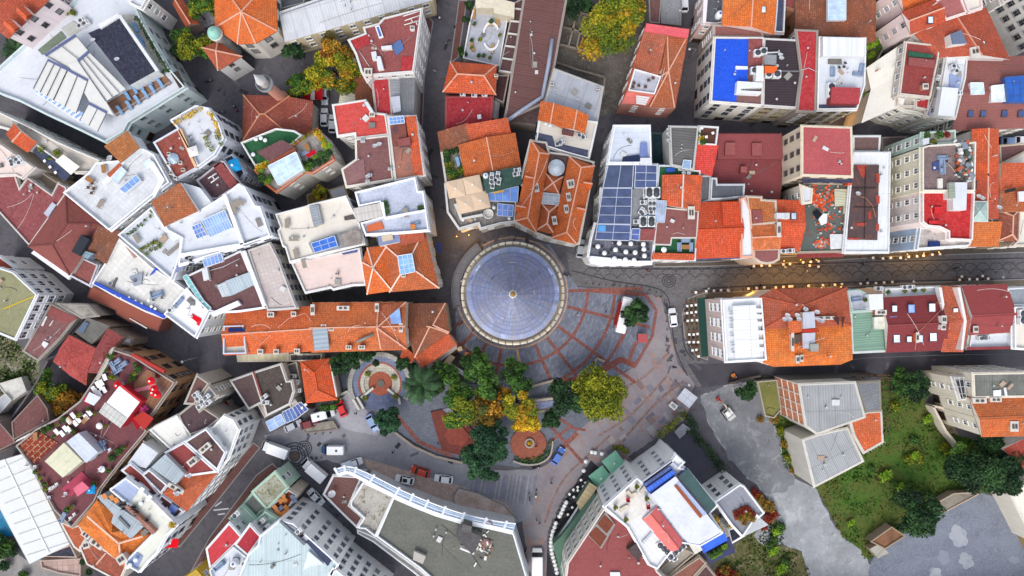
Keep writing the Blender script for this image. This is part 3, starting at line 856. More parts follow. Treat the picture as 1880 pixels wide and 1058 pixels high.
# --- people: one skinned body each
def person_mesh(name,top,legs,hair,pose='stand',skin='#c08a6c'):
 st={'stand':0,'walk':1,'sit':2}[pose]
 hip=.92 if st<2 else .5
 V=[(0,0,hip),(0,0.,hip+.22),(0,0.,hip+.45),(0,0.,hip+.56),(0,.02,hip+.66),(0,.03,hip+.78)]
 Rr=[.13,.12,.145,.06,.085,.075];E=[(0,1),(1,2),(2,3),(3,4),(4,5)]
 for sd in(-1,1):
  i=len(V);sw=.22*sd*(st==1)
  V+=[(.18*sd,0,hip+.46),(.24*sd,-sw*.6+.02,hip+.18),(.24*sd,-sw+.1+.12*(st==2),hip-.05+.1*(st==2)),(.235*sd,-sw*1.1+.14+.14*(st==2),hip-.14+.12*(st==2))]
  Rr+=[.062,.048,.038,.036];E+=[(2,i),(i,i+1),(i+1,i+2),(i+2,i+3)]
  j=len(V)
  if st<2:V+=[(.095*sd,0,hip-.06),(.10*sd,sw*.8+.02,.48),(.10*sd,sw*1.3-.02-.12*(st==1 and sd<0),.08),(.105*sd,sw*1.3+.13-.1*(st==1 and sd<0),.05)]
  else:V+=[(.095*sd,.05,hip),(.10*sd,.42,hip),(.10*sd,.42,.08),(.105*sd,.56,.05)]
  Rr+=[.095,.066,.048,.045];E+=[(0,j),(j,j+1),(j+1,j+2),(j+2,j+3)]
 me=bpy.data.meshes.new('person_cage');me.from_pydata(V,E,[])
 o=bpy.data.objects.new('person_cage',me);COL.objects.link(o)
 md=o.modifiers.new('s','SKIN');ly=me.skin_vertices[0].data
 for i,r in enumerate(Rr):ly[i].radius=(r,r*(.72 if i<3 else 1.));ly[i].use_root=(i==0)
 sb=o.modifiers.new('b','SUBSURF');sb.levels=1;sb.render_levels=1
 dg=bpy.context.evaluated_depsgraph_get();ev=o.evaluated_get(dg)
 out=bpy.data.meshes.new_from_object(ev);out.name=name
 bpy.data.objects.remove(o);bpy.data.meshes.remove(me)
 out.materials.clear()
 for mm in(MF(top),MF(legs),PM(skin,rough=.6),MF(hair),MF('#1b1a1c')):out.materials.append(mm)
 for p in out.polygons:
  c=p.center;k=0
  if c.z>hip+.60:k=3 if(c.z>hip+.76 or c.y<0.)else 2
  elif c.z>hip+.52 and abs(c.x)<.09:k=2
  elif abs(c.x)>.17 and c.z<hip-.06+.08*(st==2)and c.z>hip-.3:k=2
  elif c.z<hip+.02 and abs(c.x)<.2:k=1 if c.z>.12 else 4
  p.material_index=k;p.use_smooth=True
 return out
PEOPLE={}
for k,args in{S37:('#22242c','#2c3448','#1a1412','walk'),S73:('#a32a2e','#23262e','#2b1c14','walk'),S39:('#d6d6d8','#2b3550','#1a1412','walk'),S70:('#2f4f8a','#23262c','#221813','stand'),S50:('#26262a','#1f2026','#3a2a1e','stand'),'dark_sit':('#2a2c33','#25272e','#1c1512','sit'),'white_sit':('#cfd0d2','#2c3040','#2a1a12','sit')}.items():
 PEOPLE[k]=person_mesh('person',*args)
def person(k,u,v,deg,label,z=0.,group=None):
 o=obj('person',PEOPLE[k],None,W(u,v,z),R(deg));return tag(o,label,'person',group)
# --- plants
def leaves(mb,c,rx,ry,rz_,n,mats,size=.4,rng=random,fill=.35):
 c=Vc(c)
 for _ in range(n):
  d=Vc((rng.gauss(0,1),rng.gauss(0,1),rng.gauss(0,1)))
  if d.length<1e-3:continue
  d.normalize()
  if d.z<-.2:d.z*=-.7
  k=fill+(1-fill)*rng.random()**.5
  p=c+Vc((d.x*rx,d.y*ry,d.z*rz_))*k
  nn=(d*.55+Vc((rng.gauss(0,.5),rng.gauss(0,.5),rng.gauss(.5,.5)))).normalized()
  t=nn.orthogonal().normalized();a=rng.uniform(0,6.28)
  t=(Matrix.Rotation(a,3,nn)@t);b=nn.cross(t);s=size*rng.uniform(.6,1.25)
  m=mats[min(len(mats)-1,int(rng.random()*len(mats)))]
  mb.face([p-t*s*.5,p+b*s*.32,p+t*s*.5,p-b*s*.32],m)
def crown_mb(rng,r,h,zc,mats,n,size,clumps,spread=.62):
 mb=MB()
 lob=[(rng.uniform(0,6.28)+i*1.05,r*rng.uniform(.25,.72),r*rng.uniform(.26,.46))for i in range(7)]
 mx=sum(d*cs(a)for a,d,_ in lob)/7;my=sum(d*sn(a)for a,d,_ in lob)/7
 for i in range(clumps):
  a,d,lr=lob[i%7];t=rng.uniform(0,6.28);u=lr*math.sqrt(rng.random())
  x,y=d*cs(a)+u*cs(t)-mx,d*sn(a)+u*sn(t)-my;q=math.hypot(x,y)
  cr=r*rng.uniform(.18,.40)
  z=zc+h*.45*(1-min(1,q/r)**2)*rng.uniform(.3,1.2)-h*.12
  k=rng.randrange(len(mats));mm=[mats[k],mats[k],mats[rng.randrange(len(mats))]]
  leaves(mb,(x,y,z),cr*rng.uniform(.8,1.25),cr,cr*.7,int(n/clumps*(cr/r/.29)**1.6),mm,size,rng)
 return mb
def trunk_mb(rng,r,h,tr):
 mb=MB();m=M('bark','#4a3a2e')
 mb.tube([(0,0,0),(.1,.05,h*.5),(0,.1,h)],[tr,tr*.75,tr*.5],m,8)
 for k in range(6):
  a=k*1.047+rng.uniform(-.3,.3);d=r*rng.uniform(.6,.95)
  mb.tube([(.03,.05,h*rng.uniform(.5,.8)),(d*.5*cs(a),d*.5*sn(a),h*1.02),(d*cs(a),d*sn(a),h*1.25)],[tr*.4,tr*.25,tr*.08],m,5)
 return mb
PAL={S28:('#2d4a1e','#3c6026','#52782e','#243c1a'),S35:('#1f3a20','#2b4a26','#3a5c30','#182e1a'),'yellow':('#8a8a1c','#6f7a1c','#a8981e','#4f661c','#b08420'),'autumn':('#8a6420','#a8701e','#6a5a20','#b88a28','#7a4a1c','#56602a'),S71:('#5f6c17','#78801b','#4a5817','#8a8c1e'),'lime':('#6f9a24','#88a82c','#5a7e20'),'gold':('#d8a818','#c48f14','#8a8a1c','#e0bc30'),'bluegreen':('#2a4c30','#365c3a','#20402a'),'red':('#7a221a','#94301e','#5a1c18','#a84424'),S40:('#3f6a24','#2f4f1e','#6f7a1c','#8a8a1c'),'grass':('#3c6a1c','#4c7a22','#6a7a2a','#2f5418'),'pink':('#e04890','#f070a8','#c83878')}
def tree(u,v,rpx,label,pal=S28,h=9.,n=3600,seed=None,size=.46,clumps=26,name='tree',cat='tree',group=None,z=0.):
 rng=random.Random(seed if seed is not None else int(u*7+v));zt=z+h*.7;n=int(n*1.5);size*=1.22
 loc=W(u,v,zt);r=rpx*1.2*(H-zt)/F;loc.z=z
 o=empty(name,loc);tag(o,label,cat,group)
 mats=[M('leaf',c)for c in PAL[pal]]
 obj('trunk',trunk_mb(rng,r,h*.5,.10+r*.035).mesh('trunk'),o)
 obj('crown',crown_mb(rng,r,h*.75,h*.62,mats,n,size,clumps).mesh('crown'),o)
 return o
def palm(u,v,rpx,label,h=7.,z=0.):
 rng=random.Random(int(u+v));loc=W(u,v,z+h);r=rpx*(H-z-h)/F;loc.z=z
 o=empty('palm_tree',loc);tag(o,label,'palm tree')
 t=MB();t.tube([(0,0,0),(.1,0,h*.5),(0,0,h)],[.3,.24,.22],M('bark','#5a4a38'),8);obj('trunk',t.mesh('trunk'),o)
 f=MB();mats=[M('leaf',c)for c in('#2f4c2c','#3d5c38','#233a22')]
 for k in range(40):
  a=k*2.399;el=rng.uniform(.1,1.);L=r*rng.uniform(.85,1.1);m=mats[k%3]
  pts=[]
  for i in range(7):
   s=i/6;d=L*s;z1=h+el*L*.55*sn(s*2.1)-.55*L*s*s*(1.2-el)
   pts.append(Vc((d*cs(a),d*sn(a),z1)))
  sd=Vc((-sn(a),cs(a),0))
  for i in range(6):
   for j in(0,.5):
    p=pts[i].lerp(pts[i+1],j);w=L*.17*(1-((i+j)/6-.35)**2*1.4)
    fw=(pts[i+1]-pts[i])*.6
    for s in(-1,1):f.face([p-fw*.25,p+fw*.6,p+sd*s*w+fw*1.3-Vc((0,0,.12)),p+sd*s*w+fw*.75-Vc((0,0,.12))],m)
 obj('crown',f.mesh('crown'),o)
 return o
def bush_proto(k,pal,r,h,n,size,pot=None,name=None):
 rng=random.Random(hash(k)%1000 if False else sum(map(ord,k)));mb=MB();mats=[M('leaf',c)for c in PAL[pal]];zb=.5 if pot else 0.
 for i in range(5):
  t=rng.uniform(0,6.28);q=r*.45*rng.random()
  leaves(mb,(q*cs(t),q*sn(t),zb+h*.45),r*.62,r*.62,h*.5,n//5,mats,size,rng)
 parts=[('foliage',mb,[])]
 if pot:
  p=MB();p.lathe((0,0,0),[(0,0),(.22,0),(.32,.5),(.26,.5),(0,.42)],MP(pot),12);parts.append(('pot',p,[]))
 else:
  s=MB();[s.tube([(0,0,0),(.3*r*cs(q),.3*r*sn(q),h*.5)],.03,M('bark','#4a3a2e'),5)for q in(0,2.1,4.2)];parts.append(('stem',s,[]))
 proto(k,parts,name or('potted_plant' if pot else S15))
bush_proto(S48,S28,.6,.9,110,.28,'#a8643c');bush_proto(S57,S71,.55,.8,100,.28,'#8a8a88');bush_proto('pot_yellow','gold',.7,.9,110,.3,'#a8643c')
bush_proto(S21,'lime',1.,1.,260,.32);bush_proto(S9,S28,1.,1.2,260,.32);bush_proto(S51,S35,1.,1.2,260,.34);bush_proto(S58,'red',1.,1.,260,.3)
bush_proto(S41,'gold',1.,1.1,260,.3);bush_proto(S19,S71,1.,1.1,260,.32);bush_proto('shrub_pink','pink',.8,.9,200,.28);bush_proto(S53,'autumn',1.,1.1,260,.32)
def hedge(pts,z,w,h,label,pal=S28,dens=26,size=.34,name='hedge',group=None):
 ps=[W(u,v,z+h*.7)for u,v in pts];rng=random.Random(len(label)+int(pts[0][0]));o=ps[0].copy();o.z=z
 mb=MB();mats=[M('leaf',c)for c in PAL[pal]]
 for a,b in zip(ps,ps[1:]):
  L=(b-a).length;k=max(1,int(L/.8))
  for i in range(k+1):
   p=a.lerp(b,i/k);leaves(mb,(p.x-o.x+rng.uniform(-.2,.2),p.y-o.y+rng.uniform(-.2,.2),h*.5),w*.55,w*.55,h*.55,dens,mats,size,rng)
 ob=obj(name,mb.mesh(name),None,o);return tag(ob,label,name.replace('_',' '),group)
# ------------------------------------------------------------------ ground, streets and paving
def sheet(name,pts,z,m,tdir=None):
 mb=MB();ps=ccw([W(u,v,z)for u,v in pts]);mb.face(ps,m,tdir=tdir or longest(ps))
 return struct(name,mb)
RJ=random.Random(9)
def rough(pts,amp=3.,step=9.):
 out=[];n=len(pts)
 for i in range(n):
  (x0,y0),(x1,y1)=pts[i],pts[(i+1)%n];k=max(1,int(math.hypot(x1-x0,y1-y0)/step))
  for j in range(k):
   t=j/k;out.append((x0+(x1-x0)*t+RJ.uniform(-amp,amp),y0+(y1-y0)*t+RJ.uniform(-amp,amp)))
 return out
def raised(name,pts,h,m,kerb='#8f8f92',z=0.):
 mb=MB();ps=ccw([W(u,v,h)for u,v in pts]);k=MP(kerb);n=len(ps)
 ins=offset(ps,-.22)
 for i in range(n):
  j=(i+1)%n;a,b=ps[i],ps[j]
  mb.face([Vc((a.x,a.y,z)),Vc((b.x,b.y,z)),b,a],k);mb.face([a,b,ins[j],ins[i]],k)
 mb.face(ins,m,tdir=longest(ps));return struct(name,mb)
def smooth_line(pts,n=6):
 out=[]
 P=[pts[0]]+list(pts)+[pts[-1]]
 for i in range(1,len(P)-2):
  p0,p1,p2,p3=P[i-1],P[i],P[i+1],P[i+2]
  for k in range(n):
   t=k/n
   out.append(tuple(.5*((2*p1[j])+(-p0[j]+p2[j])*t+(2*p0[j]-5*p1[j]+4*p2[j]-p3[j])*t*t+(-p0[j]+3*p1[j]-3*p2[j]+p3[j])*t**3)for j in(0,1)))
 out.append(tuple(pts[-1]));return out
RZ=[0]
def ribbon(mb,pts,w,z,m,closed=False):
 RZ[0]=(RZ[0]+1)%53;z+=.00037*RZ[0]
 ps=[W(u,v,z)for u,v in pts];n=len(ps);L,Rr=[],[]
 for i,p in enumerate(ps):
  d=ps[min(i+1,n-1)]-ps[max(i-1,0)]
  d=d.normalized();s=Vc((-d.y,d.x,0))*w/2
  L.append(p+s);Rr.append(p-s)
 for i in range(n-1):mb.face([Rr[i],Rr[i+1],L[i+1],L[i]],m)
gm=MB();gm.face([(-900,-900,0),(900,-900,0),(900,900,0),(-900,900,0)],MG('#5c5a60',c2='#434147',c3='#504e52',v=.55,hi=1.3))
struct('ground',gm)
PAVE_RED=MV('#6d4a46',s=.5,var=.12);SLAB=MV('#777c8a',s=.9,var=.3,asp=.55,off=1,mort=.7);GREY=MG('#909095',c2='#737277',c3='#85848a',v=.55,hi=1.2)
RED=MV('#8a574e',s=.4,var=.3)
sheet('worn_paving',rough([(1040,790),(1100,715),(1165,672),(1196,618),(1204,572),(1187,541),(1215,545),(1228,600),(1242,660),(1275,705),(1262,760),(1215,800),(1130,850),(1090,905),(1020,1000),(1010,1070),(975,1070),(958,950),(900,905),(870,860),(970,868),(1030,840)],2.5),.012,MG('#8f898b',c2='#787078',c3='#957a72',v=.5,hi=1.2))
sheet('square',[(836,575),(870,450),(940,432),(1010,450),(1045,505),(1060,527),(1130,533),(1185,541),(1206,570),(1198,618),(1166,672),(1100,704),(1040,715),(1012,726),(955,726),(905,706),(856,672),(838,640)],.02,SLAB)
ring=MB()
for r0,r1,m,z in((94,100.5,MV('#77727a',s=.5),.03),(100.5,103,MV('#b8977c',s=.5),.034)):
 for k in range(80):
  t0,t1=[2*PI*(k+q)/80 for q in(0,1)]
  ring.face([W(940+r*cs(t),538+r*sn(t),z)for r,t in((r0,t0),(r0,t1),(r1,t1),(r1,t0))][::-1],m)
struct('tower_kerb_ring',ring)
st=MB()
C0=(940,538)
def pol(r,deg):return(C0[0]+r*cs(R(deg)),C0[1]+r*sn(R(deg)))
for deg,r0,r1 in((-2,104,240),(14,104,260),(36,104,280),(52,104,226),(66,104,192),(101,104,158),(117,104,150),(134,104,168),(150,104,122)):
 ribbon(st,[pol(r0,deg),pol(r1,deg)],.72,.034,RED)
ribbon(st,[pol(104,85),pol(150,83)],.55,.034,MV('#c79a72',s=.5))
for rr,a0,a1 in((134,-3,150),(182,-3,60),(212,4,44)):
 ribbon(st,[pol(rr*(1+.0006*max(0,60-a)),a)for a in range(a0,a1+1,3)],.65,.03,RED)
ribbon(st,[(1010,722),(1040,700),(1090,690),(1140,660),(1168,672)],1.4,.026,MV('#8a4f46',s=.5))
ribbon(st,[(1075,533),(1185,541)],.9,.038,RED);ribbon(st,[(1185,541),(1205,570),(1197,618),(1166,672)],.7,.038,MV('#8a5a52',s=.5))
ribbon(st,[(1132,640),(1150,606)],.8,.03,RED);ribbon(st,[(1155,662),(1168,628)],.8,.03,RED)
struct('red_paving_strips',st)
wp=MB()
for pts,w in(([(1130,720),(1185,690),(1225,650)],.5),([(1100,800),(1160,760),(1225,690)],.5),([(1150,800),(1210,735),(1255,700)],.6),([(1000,960),(1035,880),(1120,800)],.5)):
 ribbon(wp,smooth_line(pts),w,.024,MV('#8d736d',s=.4,var=.35))
rg=random.Random(5)
for k in range(70):
 u,v=rg.uniform(1120,1255),rg.uniform(650,850)
 if(v-650)<(u-1220)*1.6 or u+v>2040 or u+v<1850:continue
 a=R(-38+rg.choice((0,90)));w,h=rg.uniform(4,11),rg.uniform(3,6)
 q=[(u+x*cs(a)-y*sn(a),v+x*sn(a)+y*cs(a))for x,y in((-w,-h),(w,-h),(w,h),(-w,h))]
 wp.face(ccw([W(x,y,.018+.0004*k*.2)for x,y in q]),MG(rg.choice(['#8d8488','#6f6a74','#97827c','#a19a98','#85706c','#7a7884'])))
struct('paving_patches',wp)
STONE=MV('#6c6a6c',s=.45,var=.2,off=1);DARKS=MV('#434247',s=.4)
sheet('cafe_street',[(1040,462),(1085,486),(1200,492),(1290,492),(1450,482),(1640,468),(1890,462),(1890,520),(1700,526),(1290,545),(1262,560),(1255,600),(1265,650),(1300,668),(1420,668),(1280,712),(1242,660),(1228,600),(1214,548),(1190,538),(1130,530),(1050,524)],.016,STONE)
fan=MB()
for u in range(1085,1890,24):
 base=505+(0 if u<1290 else-(u-1290)*.018)
 for row in((-1,0,1)if u<1200 else(0,1)):
  cx,cy=u+(12 if row else 0),base+row*11
  if row==0 or 1085<cx<1890:
   ribbon(fan,[(cx+13*cs(R(a)),cy+13*sn(R(a)))for a in range(200,341,20)],.17,.026,DARKS)
for r in(4,8,12):
 ribbon(fan,[(1228+r*cs(R(a)),516+r*sn(R(a)))for a in range(0,361,20)],.24,.03,DARKS)
for line in([(1050,497),(1120,515),(1200,528),(1225,545),(1232,580),(1240,640),(1262,690)],[(1290,530),(1500,520),(1880,512)],[(1080,492),(1290,494),(1500,484),(1880,474)],[(1262,560),(1253,600),(1258,640),(1275,662)]):
 ribbon(fan,smooth_line(line),.28,.028,DARKS)
struct('paving_pattern',fan)
raised('cafe_pavement',[(1262,548),(1290,538),(1500,528),(1700,518),(1890,512),(1890,530),(1700,535),(1500,545),(1300,552),(1300,662),(1278,655),(1256,618),(1252,575)],.12,MV('#6f6659',s=.6,var=.12))
raised('north_pavement',[(1200,482),(1300,480),(1480,468),(1640,458),(1890,452),(1890,464),(1640,472),(1480,482),(1300,490),(1200,491)],.12,MV('#5e5850',s=.6,var=.12))
sheet('service_lane',[(1262,668),(1420,668),(1640,640),(1890,640),(1890,672),(1640,688),(1440,694),(1290,712)],.02,MG('#4c4a50',c2='#3c3b41',v=.3,hi=1.3))
sheet('loop_road',rough([(485,800),(560,770),(640,778),(700,782),(724,792),(762,821),(800,839),(852,852),(900,864),(985,862),(985,905),(975,950),(945,962),(850,945),(735,900),(660,860),(600,845),(545,850),(500,835)],1.5),.014,GREY)
sheet('park_paving',[(625,690),(690,655),(760,690),(840,700),(960,722),(1050,716),(1100,760),(1050,800),(1000,845),(950,858),(880,850),(800,835),(740,800),(690,770),(640,765)],.014,MV('#6f7480',s=.8,var=.15,off=1,asp=.6))
pk=MB()
for pts,w in(([(700,730),(770,812),(830,838)],.9),([(1000,770),(1070,850)],.7),([(1020,765),(1060,790)],.6),([(985,830),(1045,785),(1075,790)],.6),([(1010,845),(1060,795)],1.)):
 ribbon(pk,pts,w,.03,RED)
struct('park_brick_bands',pk)
stp=MB()
for k in range(17):
 x=862+k*7.;ribbon(stp,[(x+8,872+abs(k-8)*.4),(x,908+k*1.2)],.35,.024,MG('#83828a'));ribbon(stp,[(x+11,872),(x+3.4,909+k*1.2)],.38,.022,MG(rg.choice(['#9a989e','#8f8e98','#808090'])))
struct('drainage_strips',stp)
cir=MB()
for cx,cy,rs in((541,838,(9,14,19,25)),(559,823,(5,9,13))):
 for r in rs:ribbon(cir,[(cx+r*cs(R(a)),cy+r*sn(R(a)))for a in range(0,361,15)],.24,.03 if cx==541 else .034,DARKS)
cir.face([W(541+8*cs(R(-a)),838+8*sn(R(-a)),.032)for a in range(0,360,20)][::-1][::-1],MV('#6a5a50',s=.4))
struct('paving_circles',cir)
for pts in([(778,20),(796,40),(780,140),(772,320),(764,320),(764,140)],[(858,0),(842,105),(826,118),(834,60),(842,0)],[(385,905),(465,812),(478,822),(400,920),(330,1005),(318,1000)],[(470,872),(500,850),(512,862),(470,905),(400,985),(360,1058),(345,1058),(385,985)],[(380,690),(410,690),(432,800),(420,800)]):
 raised('pavement',pts,.12,PAVE_RED)
sheet('car_park_paving',[(660,840),(700,850),(790,878),(850,893),(930,925),(950,955),(940,965),(850,940),(760,915),(690,880)],.02,MV('#bfa699',s=.5,var=.18))
raised('stone_forecourt',[(842,896),(880,906),(925,928),(950,955),(942,962),(890,945),(835,930),(832,912)],.5,MG('#c0aca2',c2='#96806f',sc=3,v=.6))
rl=MB()
for pts in([(395,930),(407,921)],[(392,937),(420,934)],[(400,945),(413,943)]):ribbon(rl,pts,.3,.03,M(S17,'#b9bcc4'))
struct('road_marking',rl)
CON=MG('#a4a6aa',c2='#888b90',c3='#b0b1b3',v=.5,hi=1.15,crack=1)
sheet('worn_asphalt',rough([(1285,728),(1340,705),(1395,698),(1402,740),(1425,790),(1436,835),(1458,880),(1445,905),(1402,905),(1345,850),(1300,775)],4),.022,MG('#84868b',c2='#717378',c3='#949699',v=.5,hi=1.15,crack=1))
sheet('concrete_lot',rough([(1285,728),(1340,705),(1395,698),(1402,740),(1425,790),(1436,835),(1460,880),(1500,900),(1515,935),(1545,985),(1580,1010),(1600,1040),(1598,1070),(1490,1070),(1470,1010),(1428,1000),(1426,940),(1402,905),(1345,850),(1300,775)],2.5),.018,CON)
sheet('concrete_patch',rough([(1382,985),(1400,962),(1424,968),(1422,992),(1400,1004)],2),.03,CON)
LAWN=MG('#40601d',c2='#5c542c',c3='#34521a',v=.4,hi=1.4,sc=1.6)
grass_poly=[(1395,690),(1690,686),(1700,745),(1760,800),(1850,826),(1880,860),(1876,905),(1800,905),(1720,940),(1650,985),(1592,1030),(1545,985),(1500,900),(1440,860)]
sheet('grass_lot',rough(grass_poly,3.5),.014,LAWN)
sheet('gravel_lot',rough([(1598,1030),(1640,995),(1700,950),(1745,930),(1800,905),(1842,912),(1890,1000),(1890,1075),(1590,1075)],2.5),.024,MG('#767c88',c2='#5f6570',c3='#828892',v=.9,hi=1.5,sc=2.5))
pt=MB()
for cx,cy,r in((1760,985,20),(1774,1030,15),(1718,1056,14),(1862,1028,9),(1733,1024,13)):
 pts=[(cx+r*k*cs(R(a)),cy+r*k*sn(R(a)))for a,k in[(a,.9+.14*sn(R(2*a+cx))+.1*sn(R(5*a+cy))+rg.uniform(-.05,.05))for a in range(0,360,8)]]
 pt.face(ccw([W(x,y,.034)for x,y in pts]),MG('#9da1a7' if r>13.5 else '#81868f',c2='#848a94',sc=4,v=.7))
struct('sand_patches',pt)
sheet('scrub_ground',[(1300,1070),(1315,1030),(1350,1000),(1400,955),(1432,945),(1430,1000),(1470,1012),(1492,1070)],.016,MG('#5c5838',c2='#4a5a26',c3='#857860',v=.5,sc=2.2))
sheet('waste_ground',[(-10,600),(30,625),(45,645),(75,660),(70,700),(40,740),(-10,760)],.016,MG('#77725e',c2='#4a5a2c',c3='#9a9488',v=.6,sc=2))
sheet('dirt_bank',[(1835,912),(1850,908),(1892,990),(1890,1030),(1868,985)],.03,MG('#8a7654',c2='#6d5c44'))
sheet('dirt_strip',[(1700,745),(1740,760),(1760,800),(1722,790)],.03,MG('#8a7c68',c2='#5d5c3a'))
sheet('old_stone_yard',[(1036,20),(1190,40),(1160,130),(1145,195),(1105,215),(1020,130)],.016,MG('#6a6660',c2='#4a4640',c3='#7e7a74',v=.6,sc=3))
sheet('mosaic_court',[(350,30),(396,-8),(400,40),(368,55)],.02,MV('#9a9ca4',s=.5,var=.3))
sheet('tent_court',[(-10,985),(50,1030),(140,1020),(150,1070),(-10,1070)],.02,MG('#a09c9a',c2='#7f7c78',sc=3,v=.6))
sheet('pale_forecourt',[(640,720),(662,742),(705,788),(690,800),(640,790),(600,770),(612,745)],.02,MG('#a4a4aa',c2='#908e94'))
sheet('asphalt_ramp',[(1215,802),(1268,788),(1316,850),(1280,880)],.02,MG('#54535f',c2='#4a4954',v=.3,hi=1.3))
sheet('dark_lane',[(-10,775),(70,700),(92,660),(108,665),(88,715),(15,800),(-10,800)],.02,MG('#4a4a50',c2='#3a3a40'))
def in_poly(x,y,P):
 c=False
 for i in range(len(P)):
  (x0,y0),(x1,y1)=P[i],P[i-1]
  if(y0>y)!=(y1>y)and x<(x1-x0)*(y-y0)/(y1-y0)+x0:c=not c
 return c
gb=MB();gmats=[M('leaf',c)for c in('#365c19','#446e20','#5c7026','#2b4a16','#80763c')]
from mathutils import noise as MN
def blades(P,n,s0,bx):
 for _ in range(n):
  u,v=rg.uniform(bx[0],bx[2]),rg.uniform(bx[1],bx[3])
  if not in_poly(u,v,P):continue
  d=MN.noise(Vc((u*.035,v*.035,0)))
  if d<-.12 and rg.random()<.8:continue
  p=W(u,v,.02);a=rg.uniform(0,6.28);s=s0*rg.uniform(.6,1.5)*(1+max(0,d))
  t=Vc((cs(a),sn(a),0));k=rg.choices(range(5),weights=(4,3,2,3+6*max(0,d),1.5))[0]
  gb.face([p-t*s*.4,p+t*s*.4,p+Vc((rg.uniform(-.3,.3),rg.uniform(-.3,.3),s*.6))],gmats[k])
blades(grass_poly,17000,.4,(1395,686,1880,1030))
blades([(1300,1070),(1350,1000),(1400,955),(1432,945),(1445,985),(1430,1010),(1470,1012),(1492,1070)],3000,.5,(1300,945,1492,1070))
blades([(-10,600),(30,625),(45,645),(75,660),(70,700),(40,740),(-10,760)],2500,.5,(-10,600,75,760))
gb.v=[Vc(v)for v in gb.v]
struct('grass',gb,'stuff')
sp=MB()
for k in range(150):
 u,v=rg.choice([(rg.uniform(400,600),rg.uniform(780,960)),(rg.uniform(330,470),rg.uniform(600,780)),(rg.uniform(785,830),rg.uniform(0,440)),(rg.uniform(400,560),rg.uniform(110,220)),(rg.uniform(1270,1880),rg.uniform(648,680)),(rg.uniform(560,940),rg.uniform(800,890)),(rg.uniform(380,600),rg.uniform(900,1050)),(rg.uniform(1060,1600),rg.uniform(208,232)),(rg.uniform(820,1060),rg.uniform(425,470)),(rg.uniform(1222,1262),rg.uniform(560,700))])
 a=rg.uniform(0,6.3);w,h=rg.uniform(2,9),rg.uniform(1.5,4);q=[(u+x*cs(a)-y*sn(a),v+x*sn(a)+y*cs(a))for x,y in((-w,-h),(w,-h*.8),(w*.9,h),(-w*1.1,h*.9))]
 sp.face(ccw([W(x,y,.022+.0001*k)for x,y in q]),MG(rg.choice(['#4a484f','#5d5b62','#3f3d44','#66646a'])))
struct('asphalt_patches',sp)
# ------------------------------------------------------------------ buildings, northern half of the view
TO=MT('#ea6526',age=.25);TO2=MT('#e2562a',age=.4);TR=MT('#cc4a28',age=.3);TB=MT('#a4502f',age=.6);TS=MT('#f07028',age=.6);TD=MT('#b84430',age=.3)
MAR=MM('#8c4846');MAR2=MM('#95504e',dirt=.25);BRN=MM('#6e4a46',seam=.9);BRN2=MM('#5b3f40');RED_M=MM('#ac2a30',dirt=.4);CORAL=MM('#c8463f',dirt=.4)
WHT=MM('#d2d6dd',dirt=.2,sk=.25);WHT2=MM('#dadde0',dirt=.12,sk=.2);CRM=MM('#ddd6ca',dirt=.15,sk=.2);PINKF=MM('#ddc8c0',dirt=.12,sk=.2)
GRV=MV('#d3d5d8',s=.9,var=.08,mort=.85);LGR=MM('#b9bcc8',dirt=.3);GRY=MM(S63,dirt=.4);DGR=MM('#56585e',dirt=.4);NAVY=MM('#25283c',dirt=.35,seam=1.)
CW=MC('#dcdee2');CG=MC('#9c9fa4');CGD=MC('#84868a',dirt=.6);CBL=MC('#c4d6da');CCR=MC('#d8d2bc');TURF=MM('#1d5a34',dirt=.2,sk=.1)
DECK=M(S55,'#8e6a55');TIMB=M(S55,'#8a8480',s=.5);GREENR=MM('#6f9480',dirt=.25);CAN=MF('#d6d5d0');CANC=MF('#e2d2bc')
RR={'u':0}
b=B('pale pink house with steep red tiled roof and two dormers in the top left corner',[(15,68),(95,-8),(40,-60),(-40,18)],S4,S4,'#ecdcdc')
b.vol(17,[(15,68),(95,-8),(40,-60),(-40,18)],S12,TR,3.5,axis=0,win=(3.,3.3,.9,1.2),fr='#55504e')
b.last['label']='steep red tiled roof slope'
b.dorm(40,18,18.6,R(-135),rm=TO2);b.dorm(17,42,18.6,R(-135),rm=TO2)
b=B('large white hotel with navy roof, white retractable awnings and blue lounger deck',[(0,128),(240,0),(345,160),(197,262)],'hotel','hotel','#cfdcdc')
b.vol(10,[(-30,145),(0,128),(62,72),(56,66),(112,15),(121,24),(150,-10),(242,-10),(262,38),(312,125),(343,162),(240,226),(231,243),(197,263),(150,240),(88,211),(38,186),(10,176),(-30,158)],S1,WHT,par=.9,win=(3.6,3.,.9,1.1),fr='#8a9294')
b.blk(S59,[(162,61),(182,52),(186,53),(219,31),(287,130),(238,157),(226,142)],10,13.5,MP('#d9dcdc'),NAVY)
b.sl(S10,[(215,28),(221,27),(291,129),(286,132)],13.4,MP('#d8dada'),.6)
b.sl(S10,[(180,45),(217,24),(220,31),(184,53)],13.4,MP('#dcdcda'),.5)
b.sl(S7,[(197,189),(296,131),(316,153),(214,214)],10.05,DECK,.1)
b.sl(S7,[(223,27),(246,27),(309,124),(288,129)],10.05,MV('#c9c4b6',s=.6),.1)
b.sl(S7,[(69,92),(112,57),(122,69),(78,101)],10.05,MM('#71806e'),.12)
b.sl(S7,[(112,52),(134,38),(152,52),(139,62),(126,66)],10.05,MM('#b8bcb6'),.12)
b.sl('ledge',[(240,226),(343,162),(377,184),(279,246)],6.5,MP('#c4d2d2'),.01)if False else None
